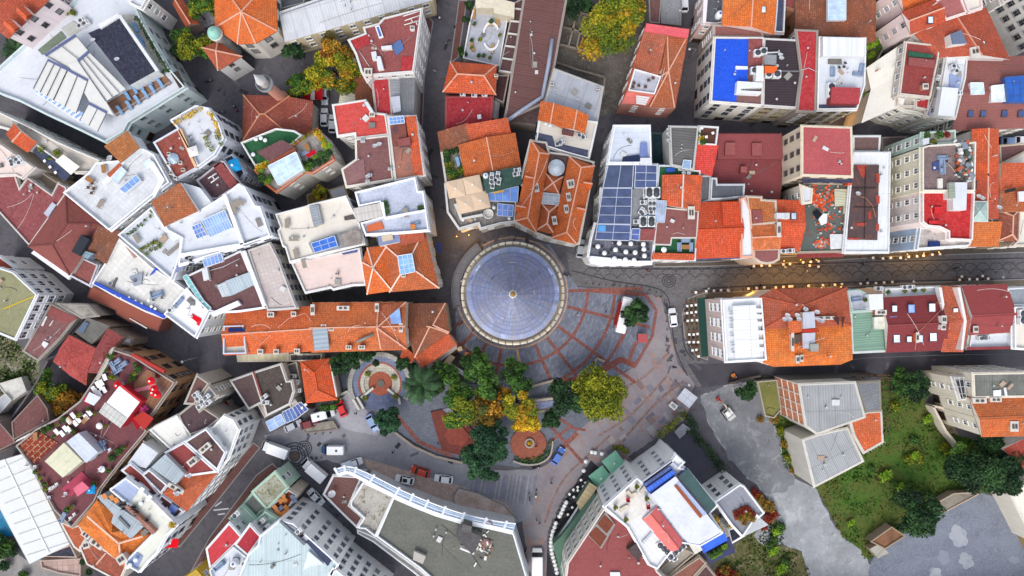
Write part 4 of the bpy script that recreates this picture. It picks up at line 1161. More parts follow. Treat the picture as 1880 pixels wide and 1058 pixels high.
for pts,n in(([(83,102),(139,65),(163,94),(128,127)],2),([(143,112),(163,95),(231,163),(194,186)],3),([(88,110),(124,128),(98,184),(61,163)],3),([(124,128),(161,148),(140,208),(98,184)],2),([(124,118),(143,113),(194,186),(209,212),(172,200)],1),([(163,190),(196,207),(179,242),(147,220)],2)):
 RR['u']+=1;c=b.sl(S22,pts,12.9+.05*RR['u'],CAN,.1)
 if len(pts)==4:
  mb=MB();q=[W(u,v,13.35)for u,v in pts]
  for k in range(n+1):
   t=k/n;mb.bar(q[0].lerp(q[1],t),q[3].lerp(q[2],t),.12,.12,PM('#5a606e'))
  mb.bar(q[0],q[1],.5,.2,PM('#5a648c'));b.part('awning_frame',mb,c)
mb=MB()
for k in range(11):
 t=k/10;a1=W(66+t*80,170+t*52,11.2);a2=W(76+t*84,162+t*50,12.6);mb.bar(a2,a1,.45,.05,MX('#7f9fd0'));
 t+=.05;mb.bar(W(76+t*84,162+t*50,12.7),W(66+t*80,170+t*52,11.3),.4,.08,PM('#dfe3e8'))
mb.bar(W(66,171,11.2),W(150,226,11.2),.2,.2,PM('#e8e8ea'));b.part('glass_roof',mb)
b.sl('hedge_box',[(313,135),(325,130),(338,158),(330,163)],10.1,MG('#4a3a30'),.5)
b.rail([(214,214),(316,153)],10.1)
many(S52,[(236,178,30),(254,185,30),(269,175,30),(282,166,30),(297,156,30),(249,166,30),(260,159,30),(276,151,30),(289,143,30),(222,204,30),(239,195,30)],10.2,'blue sun loungers on the brown hotel roof deck',S44,'blue sun loungers on the hotel deck')
many(S52,[(251,52,25),(259,72,40),(240,55,20),(262,80,30)],10.2,'blue loungers on the pale terrace behind navy roof',S44,'loungers on the hotel side terrace')
hedge([(250,33),(280,82),(308,128),(300,132)],10.2,1.,1.,'narrow green hedge along the outer edge of the hotel side terrace',S28,40)
many(S19,[(131,20),(137,26),(124,25)],10,"small shrubs at the hotel's white terrace edge",S15,'shrubs on hotel terrace',sc=.8)
many(S3,[(155,40,30),(162,45,30),(153,50,20)],10,'white air conditioners between white terrace and navy roof',S5,'air conditioners on the hotel')
many(S6,[(220,113),(176,78)],13.5,'white satellite dishes on the navy hotel roof',S8,'dishes on navy roof')
palm(30,92,24,'dark green palm between pink house and white hotel terrace',6)
b=B('narrow white hotel wing with barred windows beside the upper left street',[(242,6),(262,-12),(270,20)],'hotel wing','hotel_wing','#e2e2de')
b.vol(12,[(238,6),(262,-14),(275,-4),(262,18),(252,14)],S1,WHT,win=(2.4,3.,1.,1.4))
b=B('small long outbuilding with bright orange tiles beside the mosaic court',[(320,8),(334,3),(362,43),(344,50)],'outbuilding','outbuilding','#b49a8e')
b.vol(4,[(320,8),(334,3),(362,43),(344,50)],S20,TO2,1.2,axis=1,win=0)
b=B('cream church hall with octagonal bright orange tiled roof',[(395,-10),(504,-10),(506,56),(437,79)],'church','church','#d9d5cc')
b.vol(10,[(396,-45),(504,-45),(507,56),(469,78),(437,79),(397,50)],'pyr',TO,4.,apex=(443,22),win=(3.2,3.6,1.2,1.8),fr='#6a645e')
b=B('round stone turret with pale turquoise dome beside the orange church roof',[(388,60),(400,60),(394,70)],'turret','turret','#d8d8d2')
c=W(394,61,11);mb=MB();mb.lathe((c.x,c.y,0),[(1.35,0),(1.35,10.2),(1.55,10.4),(1.55,10.9),(1.35,11.)],MP('#d5d6d2'),20);b.part(S61,mb)
mb=MB();mb.lathe((c.x,c.y,11.),[(1.45,0),(1.35,.5),(1.1,.95),(.7,1.3),(.25,1.45),(0,1.48)],M(S17,'#8fc4b4',rough=.6),20);ro=b.part('dome',mb)
mb=MB();mb.tube([(c.x,c.y,12.4),(c.x,c.y,13.6)],[.12,.03],PM('#c9c29a'),6);b.part('finial',mb,ro)
b=B('small white corner house with orange pyramid roof below the domed turret',[(375,89),(400,79),(440,104),(401,127)],S4,S4,'#e2e0dc')
b.vol(8.5,[(375,89),(400,79),(440,104),(401,127)],'pyr',TO2,2.,win=(2.4,2.9,.8,1.3),fr='#6a645e')
b=B('long warehouse with pale corrugated metal roof at the top edge',[(512,23),(800,-40),(793,2),(523,78)],'warehouse','warehouse','#cdbf9e')
b.vol(8,[(512,22),(640,-22),(796,-55),(794,1),(523,78)],S1,CW,par=.05,win=(3.,3.4,1.2,1.6))
b.sl('roof_seam',[(516,25),(640,-18),(641,-16),(517,27)],8.05,PM('#8b8e94'),.1)
b=B('low grey hut behind the warehouse beside the orange church',[(504,0),(540,-10),(560,5),(510,20)],'hut','hut',S63);b.vol(6,[(509,5),(540,-12),(562,-5),(560,8),(515,20)],S1,DGR,win=0)
b=B('small mosque with red hipped tiled roof beside the minaret',[(449,177),(529,179),(527,240),(447,258)],'mosque','mosque','#c2bcb0')
b.vol(7,[(449,177),(529,179),(527,244),(447,258)],'hip',TD,2.2,axis=0,hip=.45,win=(3,3.4,1.1,1.8),ridge='#c98c6c')
b.vol(6.3,[(530,182),(572,188),(570,244),(528,250)],S12,TD,1.,axis=1,win=0)
o=empty('minaret',W(514,170,0));tag(o,'pink stone minaret with round grey balcony and pointed cap','minaret');c=Vc((0,0,0))
bp=W(514,177,7);o.location=(bp.x,bp.y,0)
mb=MB();mb.lathe(c,[(1.5,0),(1.5,6),(1.15,7.5),(1.05,15.5)],MP('#c98f7c'),18);obj('shaft',mb.mesh('shaft'),o)
mb=MB();mb.lathe(c,[(1.05,15.),(1.75,15.8),(1.75,16.7),(1.6,16.7),(1.6,15.9),(.9,15.9)],MP('#8e8f92'),20);obj('balcony',mb.mesh('balcony'),o)
mb=MB();mb.lathe(c,[(.9,15.9),(.88,18.2),(1.,18.3)],MP('#d6cfc6'),16);obj('upper_shaft',mb.mesh('upper_shaft'),o)
mb=MB();mb.lathe(c,[(1.05,18.3),(.65,19.8),(.2,21.4),(.05,22.),(0,22.4)],MP('#c9c8c6'),16);obj('cap',mb.mesh('cap'),o)
b=B('maroon roofed apartment block with white pipes painted plan and blue lightwell',[(640,75),(774,17),(758,133),(650,92)],S13,S14,'#d4d2cf')
b.vol(15,[(640,74),(671,62),(668,51),(696,44),(705,34),(775,16),(759,133),(684,139),(674,150),(664,132),(654,100)],S1,MAR,par=.35,win=(2.4,3.1,1.,1.5))
b.sl(S2,[(645,74),(676,63),(680,80),(652,91)],15.05,RED_M,.12);b.sl(S2,[(738,104),(758,104),(757,132),(735,132)],15.05,RED_M,.12)
b.sl(S60,[(688,48),(696,46),(704,68),(696,71)],15.05,PM('#e4e4e6'),.5);b.sl(S60,[(691,50),(695,49),(701,66),(697,68)],15.5,MX('#3b5f9c'),.1)
for pts in([(740,30),(772,20)],[(743,38),(772,28)],[(742,46),(770,38)],[(755,35),(758,42)],[(763,38),(766,46)]):b.pipe(pts,15.1,.12,'#d8cfcb')
for pts in([(700,85),(719,83),(719,89),(700,90)],[(690,104),(698,103),(704,126),(694,128)],[(681,96),(690,94),(692,108),(684,110)]):b.blk(S11,pts,15,16.2,MP('#e4e2dc'),WHT)
b.sl('tarpaulin',[(718,83),(735,72),(742,90),(728,102)],15.1,MF('#566f9c'),.15)
b.pipe([(705,96),(730,88),(764,60)],15.1,.06,'#a08f8c');b.pipe([(660,95),(680,125)],15.1,.07,'#d4c8c4');b.chim(676,133,15.2,1.4,1.4,.8);b.chim(757,52,15,.8,.8,.7,col='#dddddd')
b=B('bright red roofed narrow building between the maroon block and grey sheds',[(682,140),(714,135),(721,214),(690,208)],S0,S0,'#b8aca8')
b.vol(12,[(682,140),(715,135),(721,214),(690,208)],S1,RED_M,par=.1,win=0)
b=B('grey corrugated shed roof beside the bright red narrow roof',[(714,137),(760,137),(757,205),(721,214)],S12,S12,'#b0aeac')
b.vol(11.5,[(715,137),(735,137),(738,212),(721,214)],S12,CG,.6,axis=1,win=0);b.vol(11.5,[(736,137),(760,137),(757,207),(740,212)],S12,CGD,.5,axis=1,win=0);b.blk(S11,[(717,178),(734,176),(736,204),(722,208)],11.5,12.6,MP('#8d9094'),LGR)
b=B('old shed with cream corrugated roof and brown tiles behind the autumn trees',[(640,104),(660,130),(655,185),(626,188)],S12,S12,'#a8a29a')
b.vol(5,[(640,104),(652,110),(655,184),(626,188)],S12,CCR,.6,axis=1,win=0);b.vol(5.2,[(651,132),(672,140),(690,205),(656,186)],S12,TB,.5,axis=1,win=0)
b=B('white building with L shaped coral red flat roof above parked white cars',[(611,193),(713,208),(713,248),(619,250)],S0,S0,'#dedcd8')
b.vol(13,[(611,193),(671,184),(674,188),(686,208),(708,210),(714,248),(653,255),(652,246),(620,251)],S1,CORAL,par=.3,win=(2.4,3.,.9,1.4))
b.chim(683,211,13.2,1,.8,.8);b.blk(S11,[(668,188),(675,187),(686,206),(680,207)],13,14.4,MP('#d8cfca'),WHT)
b=B('maroon roofed house with white chimney pots south of the coral red roof',[(628,310),(653,255),(715,250),(722,330)],S4,S4,'#d9d4c8')
b.vol(13.5,[(653,256),(714,249),(722,330),(636,344),(628,311),(654,293)],S1,MM('#7b5150'),par=.25,win=(2.5,3,.9,1.3))
b.sl(S2,[(655,294),(668,292),(671,325),(637,341),(630,312)],13.55,MM('#876060'),.1)
many(S6,[(690,271),(698,268),(677,327)],13.6,'white dishes on maroon roof below coral roof',S8,'dishes on maroon roof')
many('roof_vent',[(667,260),(717,311),(676,333),(680,322)],13.6,'white vents on maroon roof below coral roof','roof vent','vents on maroon roof')
b=B('tall narrow building with patchy orange terrace and blue grid skylight by the lane',[(715,215),(763,213),(779,330),(724,330)],S0,S0,'#cfccc8')
b.vol(14,[(712,214),(763,213),(780,322),(726,332)],S1,MG('#a8705a',c2='#7a5a58',sc=3),par=.3,win=(2.4,3.1,.9,1.5))
b.sky([(714,216),(741,213),(743,226),(716,229)],14.2,.6,'#5e86c0',nx=4,ny=2)
b.sl(S2,[(744,214),(763,213),(777,322),(760,322)],14.1,TO2,.25);b.blk(S11,[(716,230),(744,227),(748,266),(722,268)],14,14.8,MP('#6a5a58'),MG('#8a4a38',c2='#3f3a44',sc=3));b.blk(S11,[(729,256),(752,252),(754,266),(732,269)],14,15.4,MP('#6a4a52'),MAR)
b=B('building with green turf roof terrace and maroon pavilion roof behind the mosque',[(444,265),(508,238),(541,242),(470,300)],S0,S0,'#d8d6d0')
b.vol(10.5,[(444,263),(508,237),(541,241),(556,250),(543,262),(492,300),(470,306),(460,290)],S1,TURF,par=.7,pc='#e9e9e6',win=0)
b.blk(S74,[(471,279),(517,257),(531,264),(540,271),(494,297)],10.5,13,MP('#d9d4ce'),MM('#6b4547'))
many(S29,[(467,285),(472,257),(481,255),(489,259)],10.55,'white round tables on the green turf roof terrace',S16,'tables on turf terrace')
b=B('white house with lush roof garden and glazed conservatory roof',[(468,313),(543,265),(582,236),(614,296),(508,354)],S4,S4,'#d9d6ce')
b.vol(12,[(468,313),(493,296),(540,266),(582,236),(600,262),(614,294),(574,319),(560,316),(508,354),(490,340)],S1,MV('#9a948e',s=.7),par=.6,pc='#b8633e',win=(4.5,3.2,1.,.5))
b.sky([(492,305),(543,279),(557,311),(511,340)],12.1,2.2,'#a9bfd0','#e4e8ea',4,4,name='conservatory')
b.sl(S2,[(494,297),(540,270),(544,276),(497,303)],12.1,MT('#b4502f'),.9)
many([S9,S21,S51],[(563,312,0,1.2),(574,305,0,1.3),(586,300,0,1.2),(597,296,0,1.),(600,288,0,1.2),(607,282,0,1.1),(603,272,0,1.2),(570,296,0,.8),(581,291,0,.9),(590,284,0,.9),(560,302,0,.9),(596,262,0,.9)],12,'round bushes in the right bed of the roof garden',S15,'roof garden bushes')
many([S41,S21],[(476,308,0,1.),(485,304,0,1.),(480,315,0,.9),(491,298,0,.8)],12.2,'yellow flowering bushes left of the glazed conservatory',S15,'yellow bushes by the conservatory')
many([S9,S21],[(484,328,0,1.2),(493,335,0,1.1),(499,327,0,1.)],12,'green bushes below left of the glazed conservatory',S15,'green bushes by conservatory')
many(S41,[(584,246,0,1.),(589,254,0,.9),(595,268,0,.7)],12.3,'golden bushes at the top tip of the roof garden',S15,'golden bushes')
hedge([(540,263),(558,252),(576,241)],12.6,.9,.8,'clipped olive hedge on the top edge of the roof garden',S71,34)
inst(S34,W(562,281,12.05),R(25),'grey outdoor sofa on the roof garden deck',S34);inst(S45,W(566,272,12.05),R(25),'small wooden table on the roof garden deck',S16)
b.sl(S22,[(561,284),(577,274),(581,281),(565,290)],14.,MF('#b01a28'),.12)
b=B('little courtyard house with ochre planted yard below the roof garden house',[(545,365),(600,345),(602,368),(565,380)],'yard shed','yard_shed','#9a8a6a')
b.vol(2.2,[(563,358),(598,345),(601,366),(566,378)],S1,MG('#7a6a2a',c2='#5a4a30',sc=4),par=.3,win=0);b.vol(3.5,[(602,349),(632,339),(640,358),(610,366)],S1,LGR,par=.1,win=0)
b=B('white walled terrace garden house with oval bench beside the brown hall',[(872,0),(940,25),(918,125),(849,110)],'terrace house','terrace_house','#dfe0e0')
b.vol(3,[(872,8),(935,22),(917,124),(850,109),(862,44)],S1,MV('#b9bcc6',s=.9,var=.08,mort=.85),par=.8,pc='#e6e6e6',win=0)
b.blk(S74,[(873,-5),(908,-5),(945,5),(944,32),(907,24),(906,15),(873,15)],3,6.5,MP('#cfc6b0'),MM('#d8cfb8'))
mb=MB()
for r0,r1 in((1.6,1.95),):
 c=W(902,68,3.1)
 for k in range(24):
  if k in(0,1,11,12,13,23):continue
  t0,t1=2*PI*k/24,2*PI*(k+1)/24
  q=[Vc((c.x+x*cs(t)*r,c.y+1.35*sn(t)*r*1.25,3.1))for x,r,t in((1,r0,t0),(1,r1,t0),(1,r1,t1),(1,r0,t1))]
  mb.prism(q,.5,MP('#eeeeee'))
ob=obj('garden_bench',mb.mesh('garden_bench',c),None,c);tag(ob,'oval white garden bench in the middle of the terrace garden','garden bench')
many([S48,S57],[(882,75,0,1.2),(902,43,0,1.2),(879,20),(871,47),(918,67),(866,77),(879,105),(888,105),(900,108),(866,90)],3.1,'potted plants in the white terrace garden',S36,'terrace garden pots')
many('lounger_wood',[(914,42,10),(870,28,0),(904,92,0),(868,88,20)],3.1,'tan garden loungers in the white terrace garden',S44,'terrace garden loungers')
tree(862,12,9,'dark conical shrub tree beside the lane at the terrace garden corner',S35,6,700,clumps=8);tree(857,35,8,'small dark green tree between lane and white garden wall',S35,5,600,clumps=8)
tree(848,97,9,'slim green tree by the lane at the lower terrace garden corner',S28,5,600,clumps=8)
b=B('low brown side aisle roof crossed by white beams beside the brown hall',[(945,10),(966,-5),(940,130),(915,130)],'side aisle','side_aisle','#b0a8a0')
b.vol(5,[(944,5),(968,-8),(938,136),(915,132)],S1,BRN2,par=.1,win=0)
mb=MB()
for k in range(6):
 t=k/5;mb.bar(W(942-t*25,16+t*114,5.4),W(964-t*22,18+t*116,5.4),.35,.3,PM('#d9d6d0'))
b.part('beam',mb);b.vol(4,[(912,138),(935,138),(925,190),(904,180)],S1,MM('#4a2c30'),par=.1,win=0)
b.vol(3.,[(910,152),(922,154),(914,222),(903,218)],S1,WHT,par=.5,win=0)
b=B('long brown metal hall roof with a bent grey flue pipe running along it',[(966,-8),(1042,-8),(1000,195),(921,222)],'hall','hall','#9a8f88')
b.vol(8,[(966,-30),(1045,-30),(1018,120),(998,190),(925,222),(930,200)],S1,MC('#6f4a45',dirt=.85,step=.4),par=.06,win=0)
b.vol(7,[(931,223),(996,190),(984,228)],S1,MM('#4f3a3a'),par=.05,win=0)
b.pipe([(1014,72),(1007,120),(996,178),(962,200),(928,224)],8.1,.45,'#9aa3b4','flue_pipe')
b.blk('eave',[(990,195),(995,190),(988,222),(980,228)],5,6.5,M(S17,'#4f9cc8'),PM('#5fb0dc'))
b=B('house with weathered orange hipped roof beside the lane',[(828,116),(909,122),(908,173),(816,168)],S4,S4,'#7c4a44')
b.vol(8.5,[(828,116),(909,122),(908,172),(816,167)],'hip',TO2,2.4,axis=0,hip=.24,win=0)
b.chim(911,139,9,.7,.5,1.)
b=B('bright crimson flat roof annex below the orange hipped house',[(819,179),(905,179),(900,226),(818,240)],'annex','annex','#9a4a4a')
b.vol(7.5,[(819,178),(905,178),(901,228),(818,242)],S1,MM('#9a202c',dirt=.4),par=.12,win=0)
b.blk(S11,[(876,211),(883,210),(884,218),(877,219)],7.5,8.3,MP('#c8c0c0'),WHT)
many(S3,[(850,175,0,.8),(871,177,0,.8),(890,176,0,.8)],7.6,'white boxes between orange hip roof and crimson roof',S5,'units on crimson annex')
b=B('warehouse with pale grey corrugated roof at the corner of the stone yard',[(1018,128),(1107,160),(1095,225),(1001,186)],'warehouse','warehouse','#b8b6b2')
b.vol(9.5,[(1018,127),(1107,160),(1096,226),(1077,217),(1001,187)],S1,MC('#b9bcc4'),par=.06,win=(2.8,3.1,.9,1.3));b.chim(1013,155,9.6,.7,.7,.6,col='#555555');b.chim(1098,163,9.6,.6,.6,.6,col='#555555')
b=B('white terrace house with double orange gable roof below the grey warehouse',[(992,190),(1096,225),(1080,292),(984,262)],S4,S4,'#dcdad4')
b.vol(11,[(992,210),(1096,225),(1081,293),(1040,282),(983,264)],S1,CRM,par=.7,pc='#ececea',win=(2.4,3.1,.9,1.5))
b.sl(S7,[(984,243),(1014,250),(1018,262),(1080,276),(1078,290),(985,262)],11.05,MM('#4a4f68'),.12)
b.vol(13,[(995,189),(1037,199),(1031,233),(990,219)],S20,TO,.8,axis=1,win=0,base=11);b.vol(13,[(1039,199),(1078,214),(1072,242),(1034,232)],S20,TO,.8,axis=1,win=0,base=11)
b.blk('chimney_block',[(1033,235),(1055,238),(1053,248),(1032,244)],11,12.5,MP('#7a443c'),MT('#7a443c'))
many(S3,[(1072,254,10),(1065,250,10),(1025,266,10),(1030,262,20)],11.1,'white air conditioners below the double orange gable',S5,'terrace house units')
many(S29,[(1002,229,0,.8),(1010,232,0,.8)],11.1,'small tables on the white terrace below the double gable',S16,'terrace house tables')
b=B('old building with mottled brick orange tiled roof west of the bright gable',[(806,246),(930,222),(937,248),(850,275)],S0,S0,'#b89a8c')
b.vol(10,[(807,247),(858,232),(866,262),(811,276)],S12,TB,1.4,axis=2,win=(2.4,3,.9,1.4));b.vol(10,[(859,234),(930,222),(937,250),(867,262)],S12,TO2,1.4,axis=2,win=0)
b=B('house with large bright orange gabled roof and roof garden on its left',[(844,268),(943,247),(953,305),(857,328)],S4,S4,'#cfcac4')
b.vol(10.5,[(844,268),(944,247),(954,305),(857,329)],S20,TO,1.6,axis=1,win=0)
b.vol(9.5,[(810,277),(844,270),(857,329),(819,337)],S1,MV('#8a8478',s=.6),par=.5,win=(2.5,3,.9,1.4))
many([S9,S51,S19],[(822,283,0,1.1),(832,280,0,1.),(840,277,0,1.),(822,294,0,1.2),(826,305,0,1.2),(827,316,0,1.2),(838,320,0,1.1),(847,316,0,1.1),(832,327,0,1.1),(850,308,0,.9)],9.5,'bushes in roof garden left of orange gable',S15,'bushes in narrow roof garden')
inst(S52,W(841,298,9.6),R(15),'blue lounger among the bushes of the narrow roof garden',S44)
b=B('stone corner building with beige parasol terrace and wooden deck facing the tower',[(816,338),(880,325),(950,390),(944,408),(842,430)],S0,S0,'#c9c4ba')
b.vol(10,[(817,338),(881,324),(890,352),(950,340),(945,408),(920,411),(882,421),(879,411),(843,421),(822,390)],S1,TIMB,par=.8,pc='#d5d5d4',win=(2.2,3.,1.,1.5))
b.sl(S10,[(819,345),(880,328),(881,332),(823,349)],10.2,MP('#dcdcdc'),.9);b.sl(S10,[(833,375),(842,372),(848,400),(885,392),(888,397),(845,404)],10.1,MP('#d8d8d6'),.7)
many('para_beige',[(838,349,12),(869,342,12),(856,377,12),(883,371,12)],10.1,'square beige parasols on the wooden deck facing the tower',S47,'beige parasols')
b.blk(S59,[(884,318),(955,305),(959,338),(892,355)],0,12.5,MP('#2c5a44'),MM('#34564c'))
b.sky([(893,356),(952,342),(950,371),(897,369)],10.1,1.6,'#5f86c8','#c8d0dc',4,1,name='glass_roof')
b.sky([(914,374),(943,377),(941,398),(913,396)],10.1,1.,'#5c78b8','#c8d0dc',3,2)
mb=MB();c=W(897,393,10);mb.lathe((c.x,c.y,9.6),[(1.1,0),(1.1,1.),(.9,1.),(.9,.5),(0,.5)],MP('#dad8d2'),18);b.part('bay_window',mb)
b.sl('gutter',[(905,353),(925,349),(926,352),(906,356)],12.55,PM('#d8a020'),.15)
many(S3,[(903,325,80),(903,333,80),(914,323,80),(916,334,80),(905,341,80),(948,321,10),(950,314,10)],12.5,'white air conditioners on the dark green roof box',S5,'units on green roof');inst(S65,W(892,324,12.5),0,'round white tank at the corner of the dark green roof box','water tank',sc=.75)
many(S29,[(907,382,0,.9),(850,404,0,.8),(935,402,0,.8)],10.1,'small round tables on the parasol terrace deck',S16,'deck tables')
b=B('grand stone block with twin orange hipped roofs and round glass skylight',[(975,262),(1090,300),(1060,445),(948,405)],'stone block','stone_block','#cfc9be')
b.vol(12,[(974,258),(1003,262),(1008,280),(1040,284),(1090,298),(1082,350),(1063,448),(1004,436),(983,428),(980,424),(946,408),(950,400),(962,345),(955,335)],S1,MM('#5a4444'),par=.4,win=(2.3,3.3,1.1,1.8))
for q,h in(([(976,260),(1007,284),(984,425),(948,405)],.1),([(1046,290),(1090,306),(1058,447),(1014,436)],.1)):
 b.vol(13,q,'hip',TO,2.1,axis=1,hip=h,win=0,base=12,over=.2,ridge='#e0a890')
for q in([(950,372),(966,376),(963,390),(947,388)],[(966,318),(980,322),(977,338),(963,335)],[(1072,330),(1086,333),(1084,347),(1069,345)],[(1060,376),(1074,380),(1071,394),(1056,391)]):b.vol(13,q,S20,TO,1.7,axis=0,win=0,base=12,over=.1,ridge='#e0a890')
b.vol(12.6,[(1004,321),(1032,326),(1025,355),(998,350)],'pyr',TO,1.6,win=0,base=12,over=.15,ridge='#e6b8a4');b.vol(12.6,[(996,376),(1023,378),(1017,430),(986,422)],'hip',TO,1.5,axis=1,hip=.3,win=0,base=12,over=.15,ridge='#e6b8a4')
b.sky([(997,354),(1028,357),(1025,377),(994,374)],12.1,.8,'#8f979e','#cfd3d6',3,3)
c=W(1022,307,14);mb=MB();mb.lathe((c.x,c.y,12),[(1.75,0),(1.75,1.2)],MP('#8c8680'),24);b.part('skylight_drum',mb)
mb=MB();mb.lathe((c.x,c.y,13.2),[(1.75,0),(1.2,.55),(.6,.85),(.15,.95),(0,.96)],MX('#a9b4bc',rough=.3),24)
for k in range(12):
 a_=k*PI/6;mb.bar((c.x+1.75*cs(a_),c.y+1.75*sn(a_),13.25),(c.x,c.y,14.2),.06,.06,PM('#dfe3e6'))
b.part('glass_dome',mb)
for u,v in((1048,338),(1044,362),(1040,384),(1018,405),(985,345)):b.chim(u,v,13,1.3 if u==1048 else .8,1.5,1.6,R(10),'#5a3f3c')
b=B('house with weathered orange roof and white walled cutout terrace',[(1186,42),(1265,54),(1239,199),(1141,190)],S4,S4,'#d8a08e')
b.vol(8.5,[(1186,43),(1266,54),(1240,199),(1194,197),(1141,190)],S1,MT('#d4613c',age=.5),par=.05,wall='#c88a7c',win=(2.8,3,.9,1.3))
b.vol(9.,[(1183,57),(1224,62),(1206,142),(1166,128)],S12,MT('#d4613c',age=.5),.9,axis=3,win=0,base=8,over=.05);b.vol(9.,[(1225,62),(1262,66),(1238,198),(1194,196),(1212,142)],'pyr',MT('#de6430',age=.4),.6,win=0,base=8,over=.05)
b.sl('roof_edge',[(1187,43),(1266,54),(1262,70),(1183,57)],9.4,MM('#d85a62'),.5)
b.vol(9.2,[(1164,128),(1213,142),(1201,175),(1152,168)],S1,LGR,par=.7,pc='#e9e6e6',win=0,base=8);b.blk(S2,[(1151,169),(1200,176),(1190,192),(1141,190)],8,8.9,MP('#d88a80'),MM('#e0786c'))
many(S30,[(1163,154),(1161,161),(1172,159),(1184,161),(1190,149),(1198,145)],9.25,'brown chairs on the white walled cutout roof terrace',S24,'cutout terrace chairs',sc=1.3)
mb=MB()
for k in range(4):mb.bar(W(1168,177+k*4,9.2),W(1192-k*2,180+k*4,9.2),.4,.15,PM('#e6e2e0'))
b.part('louvre',mb)
b=B('grey walled garden building at the top edge beside the vertical street',[(1214,-10),(1252,-10),(1250,48),(1212,44)],S0,S0,'#8c8a86');b.vol(4,[(1214,-10),(1252,-10),(1250,48),(1213,44)],S1,GRY,par=.3,win=0);b.vol(4.2,[(1190,-10),(1215,-10),(1211,44),(1192,42)],S1,BRN,par=.2,win=0)
b=B('ruined stone enclosure walls of the yard below the yellow tree',[(1036,20),(1185,60),(1145,195),(1020,125)],'stone wall','stone_wall','#8a7e70')
mb=MB();wm_=M('brick','#8a7e70')
for pts in([(1040,18),(1080,28)],[(1034,50),(1080,62)],[(1028,82),(1080,95)],[(1022,115),(1060,128)],[(1060,128),(1110,142)],[(1060,22),(1044,84)],[(1072,30),(1058,90)],[(1110,142),(1108,175)]):mb.bar(W(pts[0][0],pts[0][1],1.)-Vc((0,0,.5)),W(pts[1][0],pts[1][1],1.)-Vc((0,0,.5)),.45,1.3,wm_)
b.part(S61,mb)
b=B('white corner block with bright blue waterproofed roof and white flue',[(1312,70),(1401,70),(1398,195),(1304,188)],S13,S14,'#d9d5cc')
b.vol(13,[(1311,69),(1401,70),(1399,195),(1304,188)],S1,MM('#7a5652'),par=.4,pc='#dcd8d2',win=(2.7,3.,1.,1.5),fr='#3d3f46')
b.sl('roof_membrane',[(1315,72),(1374,72),(1372,150),(1353,152),(1352,187),(1307,186)],13.05,MM('#0d4fd0',dirt=.25,seam=2.,sk=.2),.12)
b.blk('flue',[(1354,149),(1400,152),(1400,160),(1360,163),(1360,166),(1398,168),(1397,173),(1352,171)],13,14.6,MP('#e9e9ea'),WHT2);b.blk('flue',[(1351,121),(1373,122),(1373,127),(1351,127)],13,13.6,PM('#eeeeee'),WHT2)
b.blk(S59,[(1375,72),(1400,72),(1400,118),(1392,122),(1374,118)],13,13.5,MP('#9a7a74'),MAR);b.blk(S11,[(1389,121),(1402,121),(1402,148),(1388,148)],13,15,MP('#e8e6e2'),WHT2);b.blk(S11,[(1404,121),(1427,122),(1426,134),(1404,134)],13,14.8,M(S17,'#d4581e'),PM('#e0621e'));b.blk(S11,[(1404,100),(1426,101),(1425,120),(1404,118)],13,14.5,MP('#a8a6a4'),GRY)
many(S23,[(1388,100,0,.8),(1399,97,0,.8),(1382,132,0,.8),(1423,139,0,.9),(1408,139,0,.8)],13.5,'round fan units between blue and dark roofs',S26,'fan units on blue roof block')
many(S6,[(1429,105),(1431,111)],13.5,'satellite dishes beside the orange box on dark roof',S8,'dishes by orange box');b.pipe([(1403,96),(1412,97),(1431,96),(1430,92)],14,.16)
b=B('building with near black corrugated roof right of the bright blue roof',[(1402,71),(1465,74),(1470,135),(1462,198),(1400,195)],S0,S0,'#a8a29a')
b.vol(13,[(1402,71),(1465,74),(1470,135),(1462,199),(1400,195)],S1,MC('#41353a',dirt=.7),par=.25,pc='#d0cdca',win=(3.,3.1,1.8,1.8),fr='#8a7a5a');b.sl('ridge_cap',[(1404,129),(1469,130),(1469,132),(1404,131)],13.1,PM('#77787e'),.12)
b=B('narrow building with long crimson red roof between dark and white roofs',[(1461,55),(1500,57),(1497,206),(1463,204)],S0,S0,'#9a8f86')
b.vol(13.5,[(1461,55),(1501,57),(1497,206),(1463,205),(1471,135)],S1,MM('#ae2a30',seam=2.4,dirt=.45),par=.12,win=(2.6,3.1,1.2,1.6));b.pipe([(1471,129),(1485,125),(1499,132)],13.6,.06)
b=B('low maroon lean-to roof behind the bright blue roof',[(1310,46),(1397,51),(1396,70),(1311,69)],'lean-to','lean_to','#b0a49c');b.vol(12,[(1310,46),(1399,51),(1400,69),(1311,68)],S1,MM('#8f5a54'),par=.1,win=(3,3,1,1.4))
b=B('house with bright orange gabled roof at the top edge above blue roof',[(1332,-8),(1425,-8),(1419,62),(1328,42)],S4,S4,'#d5b8b2')
b.vol(12.5,[(1333,-40),(1426,-40),(1419,61),(1328,45)],S20,MT('#ec6a24',age=.3),1.8,axis=1,win=0);b.velux(1401,18,13.4)
b.vol(10.5,[(1300,-30),(1332,-30),(1328,44),(1312,46),(1288,44)],S1,DGR,par=.6,pc='#cfc4c4',win=(2.6,3.,.9,1.5));b.vol(10.5,[(1427,-30),(1442,-30),(1438,62),(1420,61)],S1,MM('#3f4660'),par=.6,pc='#d0d0d4',win=0)
b.sl(S7,[(1292,-8),(1300,-8),(1296,42),(1290,42)],10.6,PM('#e4dcdc'),.8);inst(S65,W(1318,31,10.5),0,'cream tank on the dark terrace left of the top orange gable','water tank')
b=B('old hall with mottled brown tiled roof and long ridge skylight at the top edge',[(1460,-8),(1606,-8),(1605,74),(1463,40)],'hall','hall','#a0745c')
